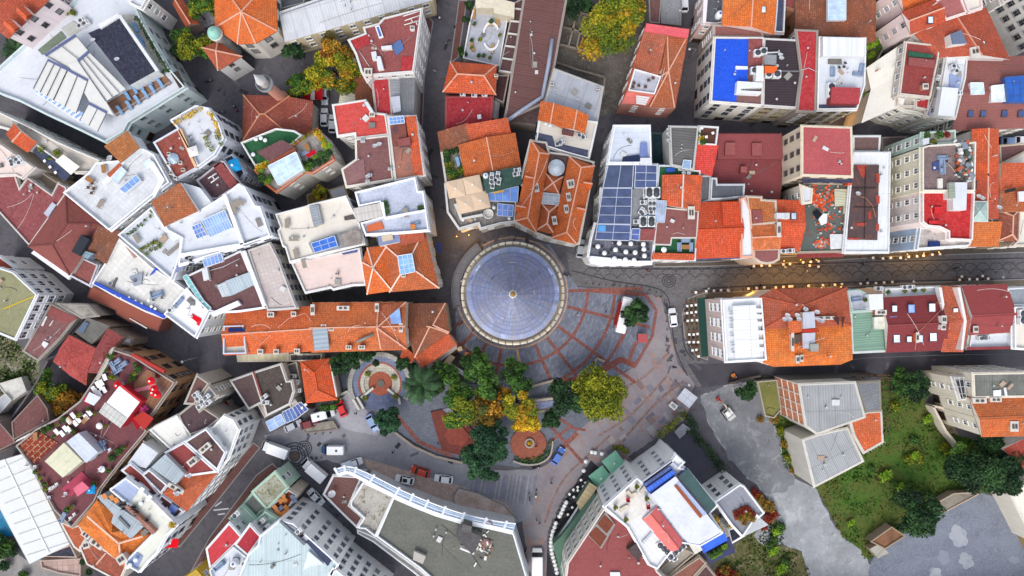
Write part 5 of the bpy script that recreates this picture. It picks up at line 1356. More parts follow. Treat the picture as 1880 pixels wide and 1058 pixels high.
b.vol(9,[(1462,-30),(1536,-30),(1536,68),(1463,66)],S12,TB,2.2,axis=3,win=0);b.vol(9,[(1537,-30),(1606,-30),(1605,74),(1537,70)],S12,TB,2.2,axis=1,win=0);b.sky([(1520,-25),(1553,-25),(1553,37),(1520,37)],11.,.9,'#9fb4cc','#d4dae0',2,7,name='ridge_skylight')
b.vol(8,[(1442,-20),(1461,-20),(1459,20),(1438,14)],S1,MAR,par=.3,win=0)
b=B('white building with white carport roof and maroon shed on its roof terrace',[(1500,69),(1588,71),(1586,158),(1572,201),(1503,201)],S0,S0,S64)
b.vol(13,[(1501,69),(1588,71),(1586,158),(1572,202),(1498,203)],S1,WHT,par=.6,pc='#e9e9e9',win=(2.5,3.,1.2,1.7),fr='#8a7a5a')
b.blk('carport',[(1511,68),(1588,70),(1587,104),(1511,103)],13,15,MP('#d9dcde'),MC('#e9ebee',dirt=.9,step=1.9));b.blk('roof_shed',[(1527,160),(1580,161),(1577,191),(1525,190)],13,15,MP('#8a3a3a'),MM('#a83a40'));b.sl(S7,[(1504,192),(1572,192),(1570,200),(1503,200)],13.05,MX('#3c4458'),.1)
b.sl('roof_mark',[(1521,107),(1545,106),(1546,118),(1521,117)],13.1,MM('#6a6660'),.3)
many(S23,[(1522,162,0,.9),(1522,175,0,.9)],13.1,'white fan units beside the maroon roof shed',S26,'fan units by maroon shed');many(S34,[(1527,133,90),(1573,137,-10),(1580,127,80)],13.1,'blue sofas on the white roof terrace below the carport',S34,'blue terrace sofas');many(S18,[(1550,117),(1548,124),(1539,125)],13.1,'dark chairs on the white roof terrace below the carport',S24,'white terrace chairs')
many([S21,S9],[(1594,88,0,1.2),(1604,83,0,1.3),(1612,90,0,1.),(1597,105,0,1.2),(1596,150,0,1.2),(1602,156,0,1.2),(1593,165,0,1.3),(1588,175,0,1.)],6,'bushes in the gap right of the white carport building',S15,'bushes in the gap')
b=B('low planted lightwell house between the white carport and white slopes',[(1588,80),(1620,85),(1600,175),(1585,175)],'courtyard house','courtyard_house','#b8b2a8');b.vol(6,[(1589,82),(1622,90),(1606,120),(1594,180),(1582,180)],S1,MG('#5a5a3a',c2='#4a4038',sc=4),par=.3,win=0)
b=B('building clad in two big white sloping membranes beside the maroon roof house',[(1590,128),(1662,79),(1655,137),(1586,222)],S0,S0,'#dad6ca')
b.vol(9.5,[(1593,126),(1663,78),(1656,134),(1601,163)],S12,MM('#e6e3d8',dirt=.12,seam=.6,sk=.15),2.5,axis=3,win=0);b.vol(9.5,[(1601,166),(1656,137),(1644,196),(1585,222)],S12,MM('#e6e3d8',dirt=.12,seam=.6,sk=.15),2.5,axis=3,win=0)
b.vol(11,[(1644,196),(1648,175),(1712,190),(1700,217),(1680,208),(1660,205)],S1,CRM,par=.6,win=(2.2,3.,1.,1.5))
b=B('house with maroon flat roof, green lightwell and violet side strip',[(1662,78),(1724,84),(1721,105),(1707,179),(1650,173)],S4,S4,'#cfc6bc')
b.vol(14,[(1662,77),(1724,84),(1722,105),(1707,180),(1650,174)],S1,MM('#8a3a36',dirt=.25),par=.3,win=(2.5,3,1,1.4))
b.sl(S60,[(1668,94),(1713,100),(1712,107),(1669,104)],14.1,MM('#1f5a44'),.25);b.sl(S2,[(1669,105),(1717,110),(1716,125),(1668,119)],14.1,MAR,.5);b.vol(11.5,[(1647,177),(1680,178),(1679,197),(1644,196)],S1,MV('#b8b2a8',s=.6),par=.5,win=0);b.vol(12,[(1681,180),(1707,181),(1703,203),(1680,198)],S1,RED_M,par=.2,win=0)
b.vol(12,[(1724,104),(1735,105),(1718,217),(1697,214),(1710,180)],S1,MM('#7f8cc4',dirt=.2),par=.3,win=0);b.chim(1699,159,14.2,1,1,1.);many(S6,[(1716,150),(1718,167),(1719,145)],14,'white dishes on the maroon lightwell roof edge',S8,'dishes on lightwell roof')
b=B('narrow white roofed building between the violet strip and brown long roof',[(1735,103),(1773,108),(1771,143),(1753,217),(1717,214)],S0,S0,'#d9d6d0')
b.vol(14,[(1736,103),(1774,108),(1771,143),(1753,218),(1717,214)],S1,WHT,par=.5,win=(2.4,3,1,1.4));b.blk(S59,[(1730,160),(1760,162),(1752,214),(1722,212)],14,15.6,MP('#dfe0e0'),WHT2);b.sl(S2,[(1744,136),(1766,137),(1762,162),(1743,160)],14.1,MM('#8f9fc4'),.15);b.sl(S2,[(1737,105),(1773,109),(1771,119),(1736,117)],14.1,MC('#e4e6e8'),.3);many(S3,[(1748,124,10),(1752,131,60),(1755,173,0)],14.2,'white units on the narrow white roof beside violet strip',S5,'units on narrow white roof')
b=B('long building with brown metal roof, blue glass vault and small roof windows',[(1773,110),(1890,104),(1890,232),(1750,238)],S0,S0,'#b0a49a')
b.vol(12,[(1774,110),(1900,104),(1900,232),(1750,238)],S20,MM('#8c5650',seam=.6,dirt=.2),1.6,axis=0,win=(2.8,3,1.2,1.6),ridge='#8c5650')
for u in(1782,1805,1844,1874):b.velux(u,209,12.9,.9,1.1,col='#3c4a78')
b.sky([(1781,152),(1805,152),(1807,173),(1783,174)],13.,.9,'#b4c8da','#e4e6e8',3,3);b.sky([(1845,142),(1900,138),(1900,188),(1850,188)],13.2,1.3,'#1f4f9c','#3c5f94',4,4,name='glass_vault');b.sky([(1820,158),(1846,155),(1850,186),(1820,187)],13.,1.,'#c8d4d4','#e4e6e8',3,3)
b=B('building with big terracotta hipped roof and slate dormer, top right',[(1680,61),(1809,18),(1850,106),(1725,104)],S0,S0,'#dcd8d4')
b.vol(14,[(1680,61),(1809,17),(1851,107),(1724,104)],S20,TR,2.2,axis=1,win=0,ridge='#c98a70');b.blk('roof_dormer',[(1744,63),(1765,55),(1776,80),(1748,82)],13,17,MP('#dad6d0'),MC('#6f7b94'));b.velux(1803,82,15.2);b.chim(1790,95,15,1.6,1.6,1.2,.2,'#ddd8d0')
b=B('pink facade apartment block with terracotta roof in the top right',[(1658,24),(1760,-5),(1773,24),(1673,60)],S13,S14,'#e2cfca')
b.vol(17,[(1658,24),(1716,2),(1733,38),(1673,60)],S20,TR,1.2,axis=0,win=(2.3,3.2,.95,1.5),fr='#c9bab6');b.velux(1708,37,18);b.vol(17,[(1717,1),(1760,-12),(1774,24),(1735,37)],S1,MM('#a4605c'),par=.3,win=0);b.vol(17,[(1762,-14),(1796,-25),(1802,16),(1776,24)],S1,CRM,par=.5,win=0);b.vol(15,[(1640,-20),(1690,-40),(1712,1),(1660,20)],S20,TO,1.5,win=(2.3,3.2,.95,1.5))
b=B('ornate grey apartment block with balconies leaning in at the top right corner',[(1910,-45),(1971,50),(2050,0),(2000,-90)],S13,S14,'#d9d7d4')
b.vol(19,[(1925,-45),(1982,48),(2060,0),(2010,-95)],S1,MM('#a8403c'),win=(2.,3.2,1.,1.8),fr='#8a8682')
b=B('red roofed grey block behind the balconies at the extreme top right',[(1848,-60),(1890,-75),(1925,-45),(1880,-20)],S13,S14,'#c4bfba')
b.vol(15,[(1838,8),(1870,-8),(1862,-40),(1826,-28)],S1,RED_M,par=.6,win=(2.2,3.2,1.,1.7))
# ------------------------------------------------------------------ buildings, middle band
# --- left
b=B('long cream row building with ornate white ledge along the upper left lane',[(0,205),(60,235),(185,290),(125,330)],S0,S0,'#d6d0c4')
b.vol(12,[(-30,195),(0,206),(62,236),(110,262),(150,280),(188,296),(170,318),(140,318),(70,268),(30,242),(-30,225)],S1,MM('#c6beb4',dirt=.4),par=.9,pc='#dcdad4',win=(2.2,3,.9,1.5))
b.vol(13.5,[(14,246),(26,231),(64,262),(50,277)],S20,TO2,1.2,axis=0,win=0,base=10);b.sl(S7,[(54,272),(66,264),(132,318),(118,334)],12.1,MM('#39415c'),.12);b.sl(S22,[(101,296),(116,284),(146,306),(130,321)],13.6,MF('#efe8d8'),.12)
many([S19,S48],[(95,292),(108,282),(80,276),(122,300)],12.1,'green planters along the ledge building terrace',S36,'ledge terrace plants');many('square_none' if False else S38,[(86,297,40),(96,308,40),(106,318,40)],12.2,"white tables on the ledge building's dark terrace",S16,'strip terrace tables')
b=B('building with pinkish beige flat roof and air conditioners at the left edge',[(0,265),(62,308),(40,330),(0,325)],S0,S0,'#d8cfc8')
b.vol(13,[(-30,245),(0,264),(64,308),(42,328),(30,322),(-30,325)],S1,MM('#e2cfc6',dirt=.15),par=.4,win=0);many(S3,[(30,302,40),(38,293,40),(43,299,40),(25,296,130)],13,'air conditioners on the pinkish beige roof',S5,'units on pinkish roof')
b=B('narrow white lightwell building beside the maroon roofs on the left',[(54,325),(110,338),(96,356),(50,330)],S0,S0,'#cfc2b0')
b.vol(9,[(56,318),(68,310),(112,338),(98,357)],S1,MM('#a89880'),par=.5,win=0)
b=B('building with faded maroon flat roof and cream patch at the left edge',[(0,325),(35,320),(122,357),(56,450)],S0,S0,'#c9c0b8')
b.vol(12,[(-30,318),(30,323),(38,346),(52,326),(97,358),(108,336),(124,345),(122,358),(56,452),(0,390),(-30,365)],S1,MM('#8a4547',dirt=.45),par=.4,win=(2.4,3,1,1.5))
b.sl(S2,[(80,392),(96,371),(107,380),(90,401)],12.1,LGR,.3);b.sl(S2,[(79,414),(91,400),(107,410),(94,430)],12.1,MM('#d8cba8',dirt=.2),.3)
b=B('building with brown maroon hipped roof and big black skylight box',[(122,361),(185,411),(126,500),(55,451)],S0,S0,'#c6bcb4')
b.vol(12.5,[(121,361),(186,412),(127,502),(55,452)],'hip',MM('#82453f',dirt=.2,seam=1.2),2.2,axis=1,hip=.3,win=0,ridge='#7a4440');b.blk('skylight_box',[(131,462),(149,431),(164,440),(146,470)],12,15.2,MP('#2a2a30'),MX('#15181f'));b.blk(S11,[(147,468),(154,460),(172,466),(160,476)],12,14.4,M(S17,'#5c7484'),MC('#8ba2b0'))
b.vol(13,[(187,419),(219,427),(194,481),(163,462)],S12,TB,1.,axis=1,win=0);b.vol(10.5,[(151,473),(182,487),(167,526),(129,506)],S1,MM('#8c4f4a'),par=.4,wall='#c8c8d0',win=(2.4,3,1,1.4));b.sl('ledge',[(57,465),(64,458),(130,506),(126,514)],10.2,MP('#e2e2e6'),.6)
b=B('white building with large gravel roof terrace and small orange penthouse',[(120,355),(262,270),(314,337),(204,423)],S0,S0,'#e2e4e6')
b.vol(14,[(120,355),(166,319),(180,300),(222,296),(262,272),(286,285),(314,336),(281,361),(204,424)],S1,GRV,par=.8,pc=S66,win=(2.4,3,.8,1.))
b.vol(16.5,[(200,271),(238,246),(253,271),(222,296)],S12,MT('#d8722e',age=.6),1.,axis=2,win=0,base=12);b.sl(S10,[(272,300),(280,296),(302,330),(284,363),(279,356),(292,332)],14.1,MP(S68),.9)
b.sl(S10,[(186,335),(192,340),(212,318),(232,292),(228,288),(206,314)],14.1,MP(S68),.8)
b.sky([(219,347),(250,321),(258,332),(230,355)],14.1,1.,'#6f93c8',nx=4,ny=1);b.sky([(202,325),(221,305),(232,315),(214,338)],14.1,.7,'#a9bdd4',nx=5,ny=1);b.sky([(262,301),(274,291),(283,301),(270,312)],14.1,.5,'#b6cbdc',nx=1,ny=2);b.sl(S2,[(196,320),(219,299),(223,303),(201,326)],14.8,MT('#c85a34'),.3)
many(S45,[(168,331,60),(194,311,10)],14,'wooden tables on the white gravel terrace',S16,'gravel terrace tables');many(S30,[(175,347),(171,355),(165,345),(172,337)],14,'brown wooden chairs on the white gravel terrace',S24,'gravel terrace chairs',sc=1.3);inst(S56,W(188,375,14),R(-30),'grey picnic table in the middle of the white gravel terrace','picnic table');many(S6,[(207,292),(206,296)],14,'white dishes beside the orange penthouse',S8,'dishes by penthouse')
b=B('white building with red tiled roof terrace and octagonal skylight',[(283,262),(327,236),(362,309),(324,329)],S0,S0,'#d9dade')
b.vol(15,[(283,262),(328,236),(363,309),(324,330)],S1,MT('#b8402e',age=.2),par=.35,pc='#d5dae4',win=(2.4,3,.9,1.3));c=W(317,291,15.5);mb=MB();mb.lathe((c.x,c.y,15),[(1.2,0),(1.2,.3),(0,1.)],[MP('#9aa4ae'),MX('#8d9fb0',rough=.3)],8,smooth=False);b.part('skylight',mb);b.sl(S10,[(326,239),(332,236),(362,303),(357,308)],15.1,MP('#e2b890'),.7)
for u,v in((309,301),(331,299),(314,318),(310,283),(336,312),(322,327)):b.chim(u,v,15.1,.6,.6,.5,col='#e8e4e2')
b=B('white building with rooftop garden and yellow flower beds in curved planters',[(320,220),(385,197),(412,255),(362,309)],S0,S0,'#dde3ea')
b.vol(15,[(315,222),(362,195),(386,200),(404,226),(414,256),(396,286),(366,308),(345,268),(328,236)],S1,WHT,par=.8,pc='#e4e6ec',win=(2.3,3,1.,1.5),fr='#55575c')
hedge([(322,226),(345,212),(366,200)],15.2,1.2,1.,'yellow green flower bed along the top edge of the rooftop garden','gold',44);hedge([(384,205),(395,225),(404,246)],15.2,1.,.9,'yellow flower bed along the right edge of the rooftop garden','gold',40);hedge([(378,255),(387,274)],15.1,1.2,.9,'short olive flower bed in the middle of the rooftop garden',S71,44);hedge([(398,246),(404,262)],15.1,1.1,.9,'short green bed beside the right parapet of the rooftop garden',S40,44)
many('chair_grey',[(353,259),(349,252),(358,266),(351,266)],15.1,'grey garden chairs on the rooftop garden terrace',S24,'rooftop garden chairs',sc=1.4);inst('para_white',W(361,281,15.1),.3,'cream parasol beside the red tiled roof terrace',S47,sc=.8)
b=B('building with dark maroon roof marked by white lines and blue parasol',[(365,330),(405,295),(440,337),(395,365)],S0,S0,'#8c8488')
b.vol(14,[(362,332),(407,296),(413,297),(441,338),(400,366),(388,365)],S1,MM('#573a40'),par=.3,pc='#b9b0b4',win=0);b.sl(S2,[(390,304),(405,297),(440,337),(424,349)],14.1,MM('#8a403e'),.2);b.pipe([(382,328),(398,318)],14.1,.15,'#e8e8e8');b.pipe([(387,336),(402,325)],14.1,.15,'#e8e8e8');b.pipe([(389,323),(395,331)],14.1,.15,'#e8e8e8')
b.vol(11,[(411,292),(428,284),(452,318),(441,336)],S1,MM('#474c66'),par=.6,wall='#c4c8d4',win=(2.2,3,.9,1.4));inst('para_blue',W(437,308,11),R(20),'bright blue parasol on the dark balcony terrace',S47,sc=1.2);many(S30,[(446,322),(444,328)],11,'brown chairs below the bright blue parasol',S24,'chairs by blue parasol',sc=1.2)
b=B('white terraced building with orange tiled penthouse and planter beds',[(220,431),(334,340),(364,388),(318,512)],S0,S0,'#e4e6ea')
b.vol(15,[(220,432),(281,381),(303,414),(310,424),(336,437),(334,470),(318,514)],S1,WHT,par=.8,pc='#eef0f4',win=(2.4,3,.8,1.2))
b.vol(17.5,[(281,372),(334,340),(364,388),(303,413)],S12,MT('#d8662c',age=.55),1.,axis=3,win=0,base=10);b.blk('stair_tower',[(334,341),(345,350),(366,386),(390,374),(367,345),(338,336)],12,16.5,MP('#dfe3e8'),WHT2)
hedge([(233,430),(266,406)],15.1,.8,.8,'narrow green planter along the upper left white parapet',S28,30);hedge([(279,389),(274,396)],15.1,.8,.8,'small olive planter at the corner below the orange penthouse',S71,40);hedge([(258,457),(285,445),(294,448)],15.1,.9,.9,'olive planter bed in the middle of the white terrace',S71,46);hedge([(270,464),(294,452)],15.1,.8,.9,'second olive planter bed beside the grey bench seat',S40,46)
inst(S56,W(254,438,15),R(30),'grey wooden table with benches on the white planter terrace','picnic table');b.sl(S7,[(317,492),(333,483),(337,492),(322,501)],15.05,MM('#7d84b0'),.15);b.sl(S7,[(303,466),(334,440),(338,444),(308,470)],15.05,TIMB,.5)
b=B('upper white building with blue glass roof lights and long white ledges',[(364,388),(440,340),(497,435),(325,490)],S0,S0,'#e0e4ea')
b.vol(16.5,[(336,438),(310,424),(304,414),(364,390),(400,368),(412,360),(440,338),(452,345),(470,378),(480,380),(498,434),(446,452),(330,488)],S1,WHT,par=.7,pc='#f0f2f5',win=(2.4,3,1.,1.4),fr='#60646c')
b.sl(S10,[(408,358),(414,355),(448,448),(441,450)],16.5,MP('#f0f2f6'),1.);b.sl(S10,[(330,466),(446,446),(447,452),(331,473)],16.5,MP('#f2f3f6'),1.)
b.sky([(370,405),(412,386),(427,418),(386,436)],16.5,1.,'#7f9fd4',nx=9,ny=2);b.sky([(352,416),(368,409),(380,432),(362,439)],16.5,.6,'#5876b4',nx=3,ny=3);b.sky([(372,476),(406,465),(410,480),(376,491)],16.5,.7,'#6f8cc0',nx=5,ny=1);b.sky([(308,432),(325,425),(332,437),(316,444)],15.5,.5,'#b9cad8',nx=3,ny=1)
many(S56,[(434,376,70),(443,372,70),(432,385,20)],16.6,'grey wooden loungers on the right white terrace strip','wooden table','grey terrace tables');b.sl(S7,[(468,402),(476,400),(482,414),(474,417)],16.55,TIMB,.3);b.sl(S7,[(447,444),(474,436),(478,441),(448,452)],16.55,DGR,.3);many(S18,[(350,470),(353,478),(345,474),(352,486)],16.6,'dark chairs on the small lower white terrace',S24,'small white terrace chairs',sc=1.3)
b=B('building with dark maroon roofs, cables and ribbed glass panels in white frames',[(340,510),(444,458),(485,565),(400,575)],S0,S0,'#dcdfe4')
b.vol(13,[(338,510),(380,490),(444,460),(457,492),(488,565),(440,572),(402,574),(372,568)],S1,MM('#674546',dirt=.3),par=.5,pc='#e6e8ec',win=(2.4,3,1,1.4))
b.sl(S10,[(444,462),(450,460),(488,560),(482,564)],13.1,MP('#eceef2'),.9);b.sl('glazing',[(414,516),(462,498),(472,520),(424,543)],13.1,MC('#b6c4cc',dirt=.8),.8);b.sl('glazing',[(398,524),(414,517),(424,543),(408,546)],13.1,MC('#c8d0d6'),.5);b.sky([(336,508),(343,504),(374,552),(368,556)],12.6,1.,'#5fa4a4',nx=1,ny=6);b.sl(S10,[(385,575),(436,552),(442,560),(392,582)],13.1,MP('#e2e4e8'),.8);b.pipe([(385,497),(410,490),(440,475)],13.1,.07);b.blk(S11,[(370,495),(380,491),(384,512),(374,516)],13,14,MP(S64),WHT)
b=B('building with pinkish paved flat roof between white ledges',[(455,460),(497,445),(540,560),(490,568)],S0,S0,'#c8c4c0')
b.vol(13,[(456,460),(496,446),(512,478),(542,558),(546,566),(492,570)],S1,MV('#c4b8b4',s=.8,mort=.75,var=.06),par=.4,win=(2.2,3,.9,1.5),fr='#6a6a70')
b=B('white tile roof cafe building with bright blue parapet rim on the left lane',[(173,520),(225,440),(340,530),(300,582)],'cafe building','cafe_building','#dfe0e2')
b.vol(12,[(172,521),(196,483),(222,438),(282,492),(318,514),(346,534),(300,584),(268,572),(212,544)],S1,MV('#dcdad4',s=1.,var=.06,mort=.8),par=.7,pc='#e6e6e4',win=0)
b.sl(S10,[(172,522),(175,518),(302,579),(300,585)],12.4,PM('#2448b8'),.6);b.sl(S10,[(274,506),(280,502),(292,490),(288,488)],12.4,PM('#2448b8'),.6)
b.sl(S7,[(226,436),(230,432),(288,478),(284,484)],12.6,MP('#efefef'),.7);b.sl(S2,[(237,508),(262,500),(259,522),(246,526)],12.1,MC('#9ca4b0'),.4);b.sl(S2,[(205,525),(212,510),(215,512),(208,528)],12.1,DGR,.25);b.sl(S2,[(225,445),(232,450),(252,470),(246,474)],12.1,M(S55,'#a4827a'),.3)
many(S38,[(216,540,25),(226,545,25),(240,547,25),(252,553,25),(263,558,25),(281,563,25),(288,567,25),(276,552,25)],12.1,'pale tables on the blue rimmed cafe roof',S16,'tables on blue rimmed roof');inst(S34,W(290,541,12.1),R(20),'blue and white sofa on the blue rimmed cafe roof',S34,sc=1.3);many('chair_grey',[(280,537),(300,546),(284,550),(205,520),(250,515)],12.1,'grey chairs on the blue rimmed cafe roof',S24,'chairs on blue rimmed roof',sc=1.3)
b=B('long brown awning roof over cafe tables along the left lane',[(168,525),(300,584),(288,608),(161,543)],S22,S22,'#7a4a40')
b.vol(5,[(168,524),(300,584),(290,609),(236,590),(214,577),(212,570),(180,556),(160,546)],S1,MF('#97594a'),par=.06,win=0);b.sl('light_strip',[(237,585),(238,584),(270,602),(269,604)],5.1,PM('#e6e2de'),.15)
b=B('white building corner with plain white roof and bright red mat',[(306,576),(345,530),(385,570),(360,618)],S0,S0,'#e4e6ea')
b.vol(13,[(304,577),(346,528),(356,540),(386,570),(361,620)],S1,MM('#e8eaee',dirt=.08),par=.8,pc='#f2f3f6',win=(2.4,3,.9,1.3));b.sl(S31,[(349,582),(353,576),(370,586),(364,594)],13.1,MF('#d81424'),.08);b.sl(S31,[(360,595),(366,588),(371,590),(365,599)],13.1,MF('#d83040'),.12);many(S34,[(331,553,50)],13.1,'blue sofa on the plain white roof near red mat',S34,None);b.sky([(344,530),(350,527),(388,566),(382,570)],12.6,.9,'#5fa4a4',nx=1,ny=6);many(S3,[(318,568,40)],13.1,'small dark unit on white roof with red mat',S5,None)
b=B('cream roofed building with blue skylight, wooden pallets and white parapets',[(508,393),(635,362),(666,449),(533,480)],S0,S0,'#d8d6d2')
b.vol(14,[(507,394),(564,379),(567,377),(636,360),(647,383),(662,412),(668,448),(533,482),(525,455),(520,452),(511,424),(516,418)],S1,CRM,par=.6,pc='#e4e2de',win=(2.2,3,.9,1.5),fr='#5a5c60')
b.blk('skylight_hall',[(567,379),(584,376),(592,411),(576,416)],14,15,MP('#a8a8a4'),MC('#9aa2a8'));b.blk('skylight_base',[(566,446),(616,430),(640,424),(662,422),(664,448),(600,462),(574,464)],14,14.9,MP('#c4c4c4'),GRY);b.sky([(571,447),(614,433),(620,452),(578,464)],14.9,.7,'#2c5cae','#b9cbe4',3,2)
b.sl('rubble',[(622,432),(648,420),(662,424),(664,446),(632,452)],15.,MG('#8c8680',c2='#5a4a44',sc=8,v=.8,hi=1.8),.4);b.sl('shelter_roof',[(648,383),(697,373),(703,398),(655,408)],15.5,MC('#cfcac4',step=.9),.2)
many(S56,[(529,411,0),(541,439,90),(545,466,15),(560,484,15)],14,'wooden pallets along the left side of the cream roof','pallet','wooden pallets');b.sl(S31,[(631,398),(651,393),(653,402),(633,405)],14.1,MF('#5f5654'),.12)
b.vol(12,[(536,483),(661,455),(672,523),(648,524),(612,532),(608,528),(561,538)],S1,PINKF,par=.5,pc='#dcdcdc',win=(2.2,3,.9,1.5),fr='#5a5c60');b.sl(S31,[(625,462),(655,454),(656,463),(630,468)],12.1,MM('#4a568c'),.15);b.chim(618,503,12.1,.5,.5,.8,col='#7a6a60')
b=B('white building with weathered blue grey terrace and green planters',[(654,354),(763,326),(785,425),(670,430)],S0,S0,'#dddfe2')
b.vol(15,[(653,354),(763,326),(768,352),(778,352),(782,380),(788,424),(740,428),(672,432),(664,410),(705,398),(698,372),(660,380)],S1,MG('#b2b8c8',c2='#989eae',sc=2.5,v=.6),par=.8,pc='#f0f2f4',win=(2.3,3.1,.9,1.5))
b.sl(S10,[(700,372),(704,371),(708,398),(782,384),(783,388),(706,404)],15.1,MP('#e9ebee'),.8);b.blk('roof_pool',[(692,426),(732,421),(735,444),(696,452)],11,14.5,MP('#e2e4e6'),MM('#7d8cb0'));b.sl(S2,[(672,415),(700,406),(705,420),(676,426)],15.05,MF('#c86a48'),.3)
b.sl('planter',[(700,433),(720,430),(722,440),(702,444)],14.6,MP('#c9b8a0'),.5);many(S9,[(709,373,0,.7),(711,381,0,.8),(713,390,0,.7),(773,384,0,.9),(777,383,0,.8)],15.1,'small green planters on the blue grey terrace','planter shrub','blue grey terrace planters');inst(S34,W(762,412,15.1),R(15),'dark blue sofa beside brown table on blue grey terrace',S34);inst(S46,W(759,417,15.1),.2,'brown table on the blue grey terrace near right parapet',S16)
many(S56,[(746,391,8)],15.1,'long wooden bench on the blue grey terrace','bench',None)
b=B('building with two vivid orange hipped roofs and square blue skylight by the tower lane',[(668,480),(775,425),(803,528),(680,538)],S0,S0,'#e2e2e0')
b.vol(12.5,[(667,482),(676,457),(708,454),(717,532),(676,538)],'hip',TO,2.,axis=1,hip=.34,win=0,ridge='#f0cdbd');b.vol(12.5,[(708,452),(778,424),(803,527),(717,534)],'pyr',TO,2.6,apex=(747,486),win=(2.2,3,.9,1.5),ridge='#f0cdbd');b.sky([(730,470),(756,466),(762,499),(735,505)],14.2,1.4,'#6f9cc8','#e0e4e8',3,4)
b.chim(741,506,14.3,.7,.7,.6);b.vol(14,[(735,433),(774,424),(777,440),(737,448)],S12,MT('#d0502c',age=.3),.6,axis=2,win=0,base=12)
b=B('dark shaft building between cream roof and vivid orange hips',[(662,420),(672,432),(676,456),(668,478)],S60,S60,'#8a8680');b.vol(9,[(664,424),(692,430),(697,452),(676,457),(670,476)],S1,MG('#3a3430',c2='#5a524a',sc=4),par=.4,win=0)
b=B('long narrow building with continuous orange tiled roof southwest of the tower',[(418,576),(742,558),(744,640),(454,650)],'long building','long_building','#cfc8ba')
b.vol(11.5,[(418,577),(576,564),(572,643),(414,650)],S20,MT('#e6602a',age=.3),1.8,axis=0,win=(2.4,3.1,1.,1.6));b.vol(11.5,[(576,558),(742,557),(745,640),(574,645)],'hip',MT('#ea6a2e',age=.3),1.9,axis=0,hip=.001,win=(2.4,3.1,1.,1.6))
b.vol(11.9,[(696,560),(744,556),(745,640),(700,640)],'pyr',MT('#e0602c',age=.35),2.,win=0,apex=(692,602),over=.1);b.vol(12.2,[(413,598),(450,597),(455,649),(412,650)],S1,MV('#c9c6b8',s=.7,var=.15,mort=.8),par=.8,pc='#c4cadc',win=0,base=8);b.sl(S22,[(419,603),(450,602),(449,609),(419,610)],12.3,MF('#1f3060'),.9)
b.sl('glazing',[(573,604),(601,603),(604,642),(577,644)],13.2,MC('#9fadb8',dirt=.8,step=.9),.35);b.sl(S2,[(716,579),(733,566),(737,594),(718,595)],13.,MX('#6a8cc0',rough=.4),.3)
for u,v,w_,d_ in((497,578,1.2,.9),(539,577,.9,.9),(574,569,.7,1.9),(630,566,2.2,.8),(692,565,.7,1.5),(594,600,.9,.8),(608,604,1.,.7),(736,602,.7,1.6),(478,646,1.,.9),(507,646,.9,.9),(545,645,1.,.9),(640,638,1.,.7),(664,638,1.2,.7)):b.chim(u,v,12.,w_,d_,1.2)
b.pipe([(510,602),(530,585),(560,575),(572,590)],13.,.06,'#d8a08a');b.pipe([(477,634),(500,612),(513,602)],12.9,.06,'#d8a08a');b.pipe([(655,628),(685,614)],13.2,.3,'#7d8078')
b.vol(3.2,[(434,652),(530,648),(531,664),(436,665)],S1,MC('#d9cfae',step=1.4),par=.06,win=0)
b.vol(2.6,[(532,650),(592,650),(590,662),(533,664)],S1,MM('#3a3a40'),par=.3,win=0);many(S18,[(541,656),(558,655),(575,655),(585,654)],2.7,'dark terrace seats below the long orange roof',S24,'dark seats',sc=1.5)
b=B('old stone house with mossy brown tiled hipped roof beside the tower square',[(748,559),(816,558),(838,630),(775,672)],'stone house','stone_house','#b0a490')
b.vol(7.5,[(747,560),(817,559),(790,598),(748,600)],S12,TB,1.6,axis=0,win=0);b.vol(7.5,[(748,601),(790,599),(820,612),(762,654)],'pyr',TB,1.6,win=0,apex=(789,600),over=.2);b.vol(7.5,[(817,559),(824,610),(822,612),(791,598)],'pyr',TB,1.4,win=0,apex=(795,597),over=.1);b.vol(6,[(820,612),(836,632),(776,674),(763,655)],S12,TO2,.8,axis=2,win=(3,3,1,1.5));b.vol(5,[(742,640),(762,655),(755,664),(738,655)],S12,TO2,.5,axis=0,win=0)
b.sl(S22,[(783,668),(836,628),(840,640),(796,674)],3.5,MF('#a9a49e'),.1);b.sl(S22,[(780,668),(800,660),(808,668),(785,676)],3.7,MF('#b8b2aa'),.1)
# --- right of the tower
b=B('white walled building with pale flat roof and dark blue blinds north of the glass roofs',[(1128,231),(1193,231),(1195,300),(1115,300)],S0,S0,'#e2e4e6')
b.vol(15,[(1127,231),(1193,231),(1195,301),(1115,301)],S1,MM('#cbd2de',dirt=.15),par=.8,pc='#e9ecef',win=(2.4,3.1,.9,1.5));b.sl('solar_blind',[(1144,288),(1173,284),(1180,300),(1142,300)],15.2,MF('#2c3350'),.3);b.sl('solar_blind',[(1176,262),(1188,262),(1190,288),(1174,290)],15.2,MM('#6f7fb4'),.3);b.blk(S11,[(1176,290),(1196,290),(1196,302),(1175,302)],15,16,MP('#d8d6d4'),WHT)
b=B('dark teal courtyard house between pale roof and grey roof',[(1195,248),(1220,246),(1222,300),(1196,300)],'courtyard house','courtyard_house','#3f4a50');b.vol(7,[(1194,244),(1222,246),(1224,302),(1196,302)],S1,MG('#1f3a44',c2='#16262e'),par=.5,win=0)
b=B('large white corner building with glazed blue roofs and round table terrace',[(1115,301),(1206,302),(1200,484),(1085,482)],'restaurant building','restaurant_building','#e4e4e4')
b.vol(12.5,[(1115,301),(1207,302),(1206,345),(1203,418),(1200,452),(1196,485),(1100,486),(1086,482),(1079,470),(1084,440),(1092,410),(1100,410),(1103,346),(1108,345)],S1,MV('#70727e',s=.8,var=.1),par=.5,pc=S68,win=(2.3,3.1,1.1,1.7))
